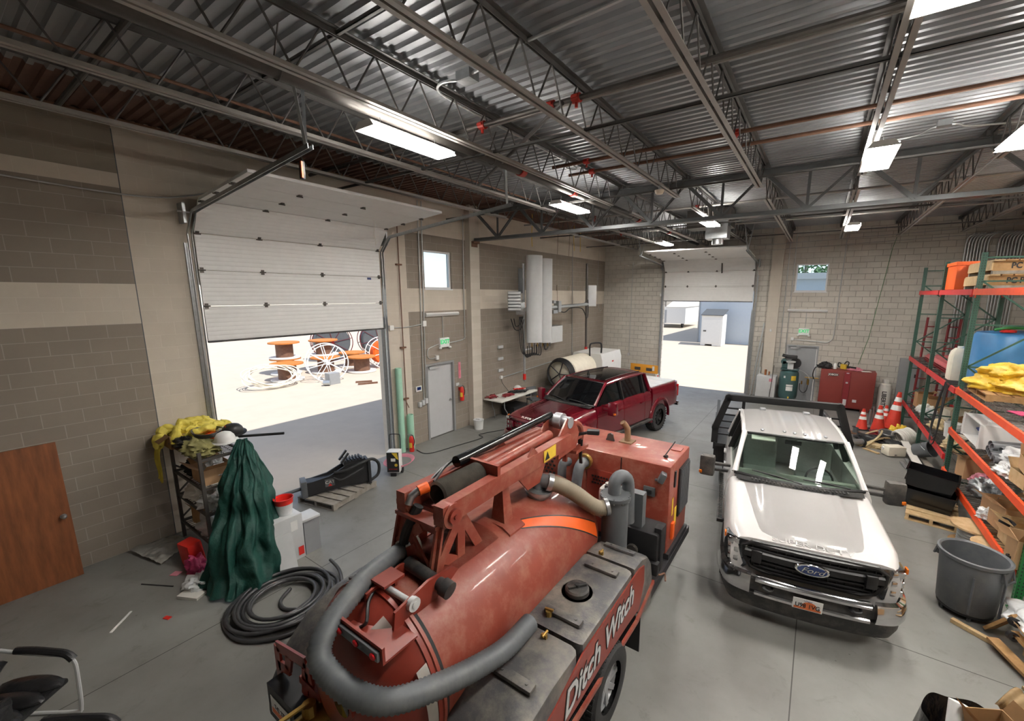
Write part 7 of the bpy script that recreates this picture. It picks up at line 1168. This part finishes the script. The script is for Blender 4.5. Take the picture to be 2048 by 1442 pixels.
b = MB(); b.box((.02, -.2, 1.44), (.2, .1, .3), bev=.03); b.lathe([(0, 0), (.15, 0), (.16, .05), (0, .06)], 22, Matrix.Translation((.02, -.2, 1.6))); b.build('belt_guard', 'greylight', t)
def decal(z0, z1, a0, a1, m, nm): b = MB(); b.lathe([(.3215, z0), (.3235, z0+.002), (.3235, z1-.002), (.3215, z1)], 12, a0=a0, a1=a1); return b.build(nm, m, t)
decal(.92, 1.1, -1.3, -.75, 'yellow', 'yellow_label'); decal(.7, .76, -1.75, -1.05, 'white', 'white_label'); decal(.52, .68, -1.75, -1.05, 'white', 'white_label'); decal(.22, .3, -1.5, -1.35, 'yellow', 'yellow_label'); decal(1.0, 1.08, -2.1, -1.9, 'white', 'white_label')
b = MB(); b.tube(spl([(.1, -.2, 1.35), (.4, -.15, 1.3), (.62, .0, 1.1), (.66, .1, .95)], 8), .012, 8); b.build('air_line', 'greylight', t); b = MB(); b.cyl((.62, .3, .95), (.62, .3, .72), .04, n=12); b.cyl((.5, .3, 1.0), (.95, .3, 1.0), .02, n=8); b.cyl((.42, .3, .85), (.42, .3, .72), .025, n=8); b.build('regulator', 'brass', t); b = MB(); b.tube(spl([(.36, .3, .75), (.38, .3, .5), (.5, .28, .4), (.6, .28, .5), (.62, .3, .7)], 8), .012, 8); b.build('drain_hose', 'black', t)
t = thing('grey_heater_cabinet', 'pale grey metal cabinet with pipe stubs left of the green compressor', 'cabinet', (7.48, 16.6, 0), -.03); b = MB(); b.boxl(-.36, -.3, 0, .3, .3, .98, bev=.008); b.build('body', 'greylight', t); b = MB(); b.cyl((-.1, 0, .98), (-.1, 0, 1.2), .04, n=10); b.cyl((.02, .05, .98), (.02, .05, 1.12), .025, n=8); b.build('pipe_stub', 'copper', t); b = MB(); b.boxl(.08, -.304, .78, .2, -.3, .9); b.build('red_label', 'pink', t); b = MB(); b.boxl(.12, -.306, .2, .14, -.3, .5); b.build('door_handle', 'greymetal', t)
t = thing('push_broom', 'push broom standing upright before the pale grey cabinet', 'broom', (7.62, 16.1, 0)); b = MB(); b.cyl((0, 0, .1), (.06, .1, 1.45), .013, n=8); b.build('stick', 'darksteel', t); b = MB(); b.boxl(-.15, -.03, .08, .15, .03, .14); b.build('head', 'woodgrey', t); b = MB(); b.boxl(-.15, -.028, 0, .15, .028, .08); b.build('bristle', 'tan', t)
for k, (a, c, lab) in enumerate((((6.86, 16.85, .02), (7.12, 17.1, 3.0), 'longest leaning grey pole beside the far overhead door'), ((6.98, 16.85, .02), (7.14, 17.02, 2.2), 'second leaning grey pole beside the far overhead door'), ((7.06, 16.8, .02), (7.14, 17.02, 1.2), 'short leaning grey pole beside the far overhead door'))): b = MB(); b.bar(a, c, .045, .045); tag(b.build('metal_pole', 'galv'), lab, 'pole')
t = thing('electrical_panel', 'tall grey electrical panel on the far wall behind the cones', 'panel', (11.75, D-.14, 0)); b = MB(); b.boxl(-.3, 0, .1, .3, .13, 1.95); b.build('cabinet', 'greymetal', t); b = MB(); b.boxl(-.27, -.012, .15, .27, 0, 1.9); b.build('door', 'greymetal', t); b = MB(); b.boxl(.12, -.02, 1.3, .18, -.012, 1.42); b.build('latch', 'black', t)
for i, x0 in enumerate((12.62, 13.36)):
    for k in range(8): 
        x = x0+k*.072; tag((lambda bb: bb.build('wall_conduit', 'conduit'))(MB().tube(spl([(x, D-.04, 0.2), (x, D-.04, 5.2), (x, D-.04, 5.75), (x+.03, D-.12, 5.95), (x+.1, D-.4, 6.02)], 3), .026, 8)), 'conduit running up the far wall behind the pallet rack, in the %s bank' % ('left', 'right')[i], 'conduit', 'banks of conduits on the far wall')
t = thing('red_ladder_frame', 'red scaffold frame standing behind the far end of the rack, left of two', 'scaffold frame', (12.0, 16.7, 0)); 
def lad(t):
    for x in (-.22, .22): b = MB(); b.cyl((x*.6, 0, 0), (x*.6+.08, .1, 3.4), .035, n=10); b.build('rail', 'darkred', t)
    for k in range(9): z = .3+k*.35; b = MB(); b.cyl((-.13+.08*z/3.4, .1*z/3.4, z), (.13+.08*z/3.4, .1*z/3.4, z), .018, n=8); b.build('rung', 'darkred', t)
lad(t); dup(t, (12.55, 16.75, 0), label='red scaffold frame standing behind the rack, right of two')
for pts, lab in (((( 7.75, D-.03, 6.2), (7.75, D-.03, 1.7)), 'conduit running down beside the pilaster to the compressor'), (((7.95, D-.03, 6.4), (7.95, D-.03, 1.7)), 'conduit just right of the pilaster conduit on the far wall')): conduit('conduit', list(pts), .014, 'conduit', lab, 'conduit')
conduit('conduit', [(9.5, D-.03, 6.3), (9.46, D-.03, 2.7)]+spl([(9.44, D-.03, 2.5), (9.3, D-.03, 2.36), (9.0, D-.03, 2.36), (8.2, D-.03, 2.4)], 5), .016, 'conduit', 'conduit curving under the exit sign beside the small far window', 'conduit'); conduit('conduit', [(8.52, D-.03, 3.45), (8.52, D-.03, 2.86)], .011, 'conduit', 'short conduit between the far strip light and exit sign', 'conduit')
jbox((8.14, D-.04, 2.42), (.1, .07, .12), lab='small box on the far wall above the grey door', cat='box'); jbox((7.38, D-.16, 2.72), (.07, .04, .1), lab='white switch on the far pilaster', cat='switch', name='wall_switch')
conduit('conduit', [(1.45, D-.03, 5.6), (1.42, D-.03, 1.35)], .013, 'conduit', 'vertical conduit to an outlet left of the far overhead door', 'conduit'); jbox((1.42, D-.04, 1.27), (.1, .07, .12), lab='outlet box low on the far wall left of the overhead door', cat='box', m='greylight'); jbox((2.84, D-.04, 4.1), (.07, .06, .13), lab='white door operator box at the left jamb of the far door', cat='box')
conduit('hanging_wire', [(10.85, D-.3, 6.05), (10.8, D-.05, 5.7), (10.5, D-.03, 2.6), (10.3, D-.03, 1.6)], .007, 'green', 'thin greenish wire hanging down the far block wall to the job box', 'wire')
for z, lab in ((5.95, 'upper'), (5.75, 'lower')): conduit('tension_wire', [(6.7, 16.2, z), (14.2, 16.4, z+.25)], .008, 'greymetal', lab+' thin wire stretched before the far wall under the joists', 'wire')
# ---------------------------------------------------------------- antenna training rig hung in front of the left wall
t = thing('antenna_mount', 'horizontal steel pipe mount with clamps held by straps before the left wall', 'antenna mount', (0, 0, 0)); b = MB(); b.cyl((.9, 9.2, 3.62), (.95, 13.55, 3.72), .06, n=14); b.build('pipe', 'galv', t); b = MB(); b.box((.92, 11.25, 3.68), (.22, .2, .4), bev=.02); b.box((.92, 11.0, 3.5), (.16, .3, .12)); b.box((.92, 10.9, 3.85), (.2, .16, .1)); b.build('clamp', 'galv', t)
b = MB(); b.cyl((.9, 13.55, 5.35), (.9, 13.62, 1.95), .045, n=12); b.build('mast_pipe', 'darksteel', t); b = MB(); b.cyl((.9, 13.62, 1.95), (.9, 13.62, 1.85), .06, n=12); b.build('red_cap', 'redplastic', t); b = MB(); b.cyl((.78, 9.3, 5.1), (.78, 9.35, 1.2), .04, n=12); b.build('mast_pipe', 'galv', t); b = MB(); b.cyl((.78, 9.35, 1.45), (.78, 9.35, 1.25), .055, n=12); b.build('red_cap', 'redplastic', t)
b = MB(); b.tube(spl([(.9, 11.3, 3.55), (.9, 11.8, 3.45), (.9, 12.3, 3.6), (.9, 13.2, 3.55), (.92, 13.6, 3.15), (.9, 13.75, 3.4), (.9, 13.7, 3.9)], 8), .02, 7); b.build('jumper_cable', 'black', t)
def panel_ant(lab, x, y, r_, z0, z1):
    t = thing('panel_antenna', lab, 'antenna', (x+.12, y-.06, 0), .9); b = MB(); pr = [(r_*sin(a), -r_*.75*cos(a)) for a in [pi*(k/14-.5)*1.15 for k in range(15)]]; b.loft([[(a, c, z) for a, c in pr] for z in (z0, z1)]); b.build('radome', 'greylight', t)
    b = MB(); b.boxl(-r_*.9, -.05, z0+.01, r_*.9, .09, z1-.01); b.build('back_plate', 'greymetal', t)
    for k in range(5): b = MB(); x_ = -r_*.7+k*r_*.35; b.cyl((x_, -.05, z0), (x_, -.05, z0-.14), .018, n=8); b.build('connector', 'brass' if k % 2 else 'greydark', t)
    return t
panel_ant('taller pale grey rounded panel antenna, left of the pair', 1.02, 9.47, .27, 2.55, 5.35); panel_ant('pale grey rounded panel antenna, right of the pair', 1.08, 10.02, .25, 2.5, 5.28)
b = MB()
for k in range(9): x = .95+.02*(k % 3); y = 9.3+.09*k; b.tube(spl([(x, y, 2.42), (x, y, 2.2-.02*k), (x-.05, lerp(y, 9.4, .5), 2.02+.015*k), (x-.1, 9.25-.02*k, 2.2), (x-.12, 9.2-.03*k, 2.9), (x-.1, 9.1-.02*k, 3.4)], 6), .014, 6)
b.tube(spl([(.8, 8.75, 3.35), (.8, 8.85, 3.1), (.82, 9.05, 3.15), (.84, 9.2, 3.4)], 6), .016, 6); b.tube(spl([(.8, 8.6, 3.35), (.8, 8.8, 3.0), (.82, 9.1, 3.0), (.84, 9.25, 3.3)], 6), .016, 6); tag(b.build('antenna_cables', 'rubber'), 'looped black cables hanging under the two panel antennas', 'cable')
t = thing('radio_unit', 'finned grey radio unit mounted left of the panel antennas', 'radio', (.85, 8.72, 3.9), .6); b = MB(); b.box((0, .05, 0), (.42, .2, .62), bev=.02); b.build('case', 'greymetal', t); b = MB()
for k in range(6): b.box((0, -.08, -.25+k*.1), (.4, .12, .07), bev=.03)
b.build('heat_sink_fins', 'greylight', t); b = MB(); b.boxl(-.05, .1, -.1, .05, .2, .1); b.bar((0, .18, 0), (.28, .52, 0), .06, .06); b.build('mount_arm', 'galv', t)
t = thing('radio_unit', 'dark radio box behind the top of the panel antennas', 'radio', (.7, 9.25, 4.55), .6); b = MB(); b.box((0, 0, 0), (.14, .14, .8), bev=.02); b.build('case', 'greydark', t); b = MB(); b.box((0, .02, -.9), (.3, .16, .4), bev=.02); b.build('bracket', 'galv', t)
t = thing('small_antenna', 'white box antenna on the mast at the right end of the mount', 'antenna', (.98, 13.9, 4.06), .7); b = MB(); b.box((0, 0, 0), (.36, .16, .86), bev=.02); b.build('radome', 'greylight', t); b = MB(); b.boxl(-.3, .0, .25, -.1, .05, .3); b.boxl(-.3, .0, -.3, -.1, .05, -.25); b.build('bracket', 'galv', t)
t = thing('wall_cabinet', 'grey equipment cabinet mounted on the left wall behind the antennas', 'cabinet', (0, 12.1, 2.55), -pi/2); b = MB(); b.boxl(-.5, .005, -.32, .5, .34, .34, bev=.008); b.build('body', 'greymetal', t); b = MB(); b.boxl(-.49, .34, -.31, .49, .36, .33, bev=.005); b.build('door', 'greylight', t); b = MB(); b.tube(spl([(.35, .2, -.32), (.4, .22, -.5), (.55, .2, -.55), (.6, .15, -.3)], 6), .02, 7); b.build('cable', 'black', t)
for k, (y, z0, z1, lab) in enumerate(((9.6, 6.668, 5.65, 'leftmost short'), (11.2, 6.668, 3.85, 'long one holding the pipe mount'), (12.05, 6.668, 4.4, 'long one with a loop end'), (12.4, 6.668, 5.75, 'short, fourth from the left'), (12.9, 6.668, 5.75, 'short, rightmost'))):
    b = MB(); b.grid(lambda u, v: Vector((.92+.01*sin(u*8), y+lerp(-.02, .02, v)+.015*sin(u*6+k), lerp(z0, z1, u))), 14, 1, th=.005)
    if k == 2: b.tube([(.92, y+.05*cos(a), z1+.07*sin(a)-.06) for a in [2*pi*q/16 for q in range(16)]], .012, 6, closed=True)
    if k == 1: b.box((.92, y, 4.35), (.04, .05, .2), bev=.01)
    tag(b.build('hanging_strap', 'yellow' if k in (0, 3, 4) else 'hosetan'), 'yellow webbing strap hanging from the joist, '+lab, 'strap', 'yellow straps above the antenna rig')
for k, (y, z) in enumerate(((9.0, 2.35), (9.0, 1.95), (9.0, 1.55))): b = MB(); b.box((.03, y, z), (.05, .26, .1), bev=.01); tag(b.build('wall_bracket', 'greylight'), 'small white bracket on the dark wall left under the antennas, '+('upper', 'middle', 'lower')[k], 'bracket')
b = MB(); b.box((.03, 10.6, 2.1), (.04, .5, .05)); tag(b.build('wall_bracket', 'greylight'), 'long white bracket on the dark wall right under the antennas', 'bracket')
conduit('outlet_conduit', [(.03, 9.0, 1.28), (.03, 12.5, 1.42)], .014, 'conduit', 'low sideways conduit along the wall behind the folding table', 'conduit'); conduit('lamp_cord', spl([(.05, 9.0, 1.26), (.1, 9.0, 1.1), (.2, 9.1, .9), (.3, 9.15, .77)], 6), .008, 'black', 'thin black cord dropping from the wall outlet to the table', 'cord'); jbox((.04, 9.0, 1.3), (.08, .1, .1), lab='pale outlet box above the folding table', cat='box')
conduit('conduit', [(.03, 13.9, 6.2), (.03, 14.0, 1.0)], .012, 'greymetal', 'thin vertical conduit on the wall behind the white box antenna', 'conduit'); conduit('wall_wire', spl([(.03, 16.4, 6.0), (.03, 16.4, 4.0), (.05, 16.6, 3.4), (.05, 16.9, 3.4), (.05, 17.0, 3.9)], 8), .006, 'conduit', 'thin white wire looping down in the far left corner', 'wire')
# ---------------------------------------------------------------- table, trailer and barrier at the far left
t = thing('folding_table', 'white folding table with tools along the left wall behind the pilaster', 'table', (.44, 9.1, 0)); b = MB(); b.boxl(-.38, -1.05, .7, .38, 1.05, .745, bev=.012); b.build('tabletop', 'offwhite', t)
for y in (-.75, .75):
    for x in (-.26, .26): b = MB(); b.tube(spl([(x, y, .7), (x, y, .45), (x+(.02 if x > 0 else -.02), y+(.12 if y < 0 else -.12), .25), (x+(.03 if x > 0 else -.03), y+(.16 if y < 0 else -.16), .0)], 5), .014, 8); b.build('leg', 'greymetal', t)
rr = rnd(12)
for k, (x, y, m, lab) in enumerate(((.25, 8.3, 'darkred', 'red cable tangle at the near end of the folding table'), (.5, 8.75, 'darkred', 'red and black lead tangle in the middle of the folding table'), (.4, 9.3, 'black', 'black tool heap on the folding table'), (.3, 9.7, 'redplastic', 'bright red pouch heap at the far end of the table'), (.55, 9.5, 'black', 'small black meter heap near the table far edge'))):
    b = MB()
    for q in range(7): p0 = Vector((x, y, .77)); b.tube(spl([p0+Vector((rr.uniform(-.16, .16), rr.uniform(-.26, .26), rr.uniform(0, .05))) for _ in range(5)], 5), .014, 6)
    tag(b.build('cable_tangle', m), lab, 'cable')
helmet('hard_hat', 'white hard hat on the far end of the folding table', (.18, 9.75, .745), 'white', .5)
b = MB(); b.boxl(-.3, -.4, 0, .25, .4, .34, bev=.02); o = b.build('tool_case', 'black'); at(o, (.42, 9.3, 0)); tag(o, 'black tool case on the floor under the folding table', 'case')
t = thing('folding_chair', 'dark grey chair pushed under the far end of the table', 'chair', (.78, 9.95, 0), 1.2); b = MB(); b.box((0, 0, .44), (.42, .42, .05), bev=.02); b.build('seat', 'greydark', t); b = MB(); b.box((0, .22, .68), (.42, .05, .34), bev=.02); b.build('backrest', 'greydark', t)
for x in (-.18, .18):
    for y in (-.18, .2): b = MB(); b.cyl((x, y, 0), (x, y, .44), .014, n=8); b.build('leg', 'darksteel', t)
t = thing('tank_trailer', 'white tank trailer parked behind the red pickup by the left wall', 'trailer', (1.0, 13.1, 0)); b = MB(); b.lathe([(0, -1.7), (.4, -1.65), (.6, -1.5), (.62, -1.4), (.62, .0), (.6, .15), (.0, .3)], 32, Matrix.Translation((0, 0, 1.12)) @ Matrix.Rotation(-pi/2, 4, 'X')); b.build('tank', 'cream', t)
b = MB(); b.loft([[(x, y, z) for x, y in ((-.62, .2), (.75, .2), (.75, 2.1), (-.62, 2.1))] if 0 else [(-.6*k, .25, z), (.8*k, .25, z), (.8*k, 2.2, z), (-.6*k, 2.2, z)] for k, z in ((1, .6), (1, 1.45), (.9, 1.72))]); b.build('engine_cover', 'white', t); b = MB(); b.boxl(.805, 1.2, 1.3, .81, 1.36, 1.36); b.build('badge', 'redplastic', t)
b = MB(); b.tube(spl([(.3, .1, 1.6), (.3, .1, 2.05), (.35, .2, 2.15), (.5, .55, 2.15), (.55, .65, 2.05), (.55, .65, 1.7)], 5), .035, 10); b.build('exhaust_pipe', 'black', t); b = MB()
for k in range(5): b.tube([((.5+.02*k)*cos(a), -1.85+.05*k, 1.15+(.5+.02*k)*sin(a)) for a in [2*pi*q/30 for q in range(30)]], .028, 6, closed=True)
for k in range(5): a = 2*pi*k/5; b.cyl((0, -1.8, 1.15), (.5*cos(a), -1.8, 1.15+.5*sin(a)), .02, n=6)
b.build('hose_reel', 'black', t); b = MB(); b.boxl(-.5, -1.6, .4, .5, 2.2, .55); b.build('chassis', 'black', t); b = MB(); b.boxl(-.7, -2.1, .35, .7, -1.6, .6); b.build('front_step', 'darksteel', t)
for y in (-.4, .5):
    for x in (-.78, .78): wheel(t, x, y, .36, .2, 'greymetal')
t = thing('barrier_board', 'orange and yellow barrier board standing on the floor before the far wall', 'barrier', (2.55, 16.2, 0), -.05); b = MB(); b.boxl(-.65, -.03, .62, .65, .03, 1.0, bev=.02); b.build('top_board', mat('barrier_orange', 'e8a032', .5, var=.05), t); b = MB(); b.boxl(-.62, -.03, .0, -.55, .03, .62); b.boxl(.55, -.03, 0, .62, .03, .62); b.boxl(-.55, -.02, .25, .55, .02, .45); b.build('frame', 'offwhite', t)
for x in (-.3, .25): b = MB(); b.boxl(x-.14, -.035, .72, x+.14, -.03, .86); b.build('dark_slot', 'darksteel', t)
b = MB(); b.boxl(.4, -.036, .75, .5, -.03, .95); b.build('sticker', 'white', t); cone('white and orange cone at the left jamb of the far overhead door', (3.05, 16.5, 0), .7)
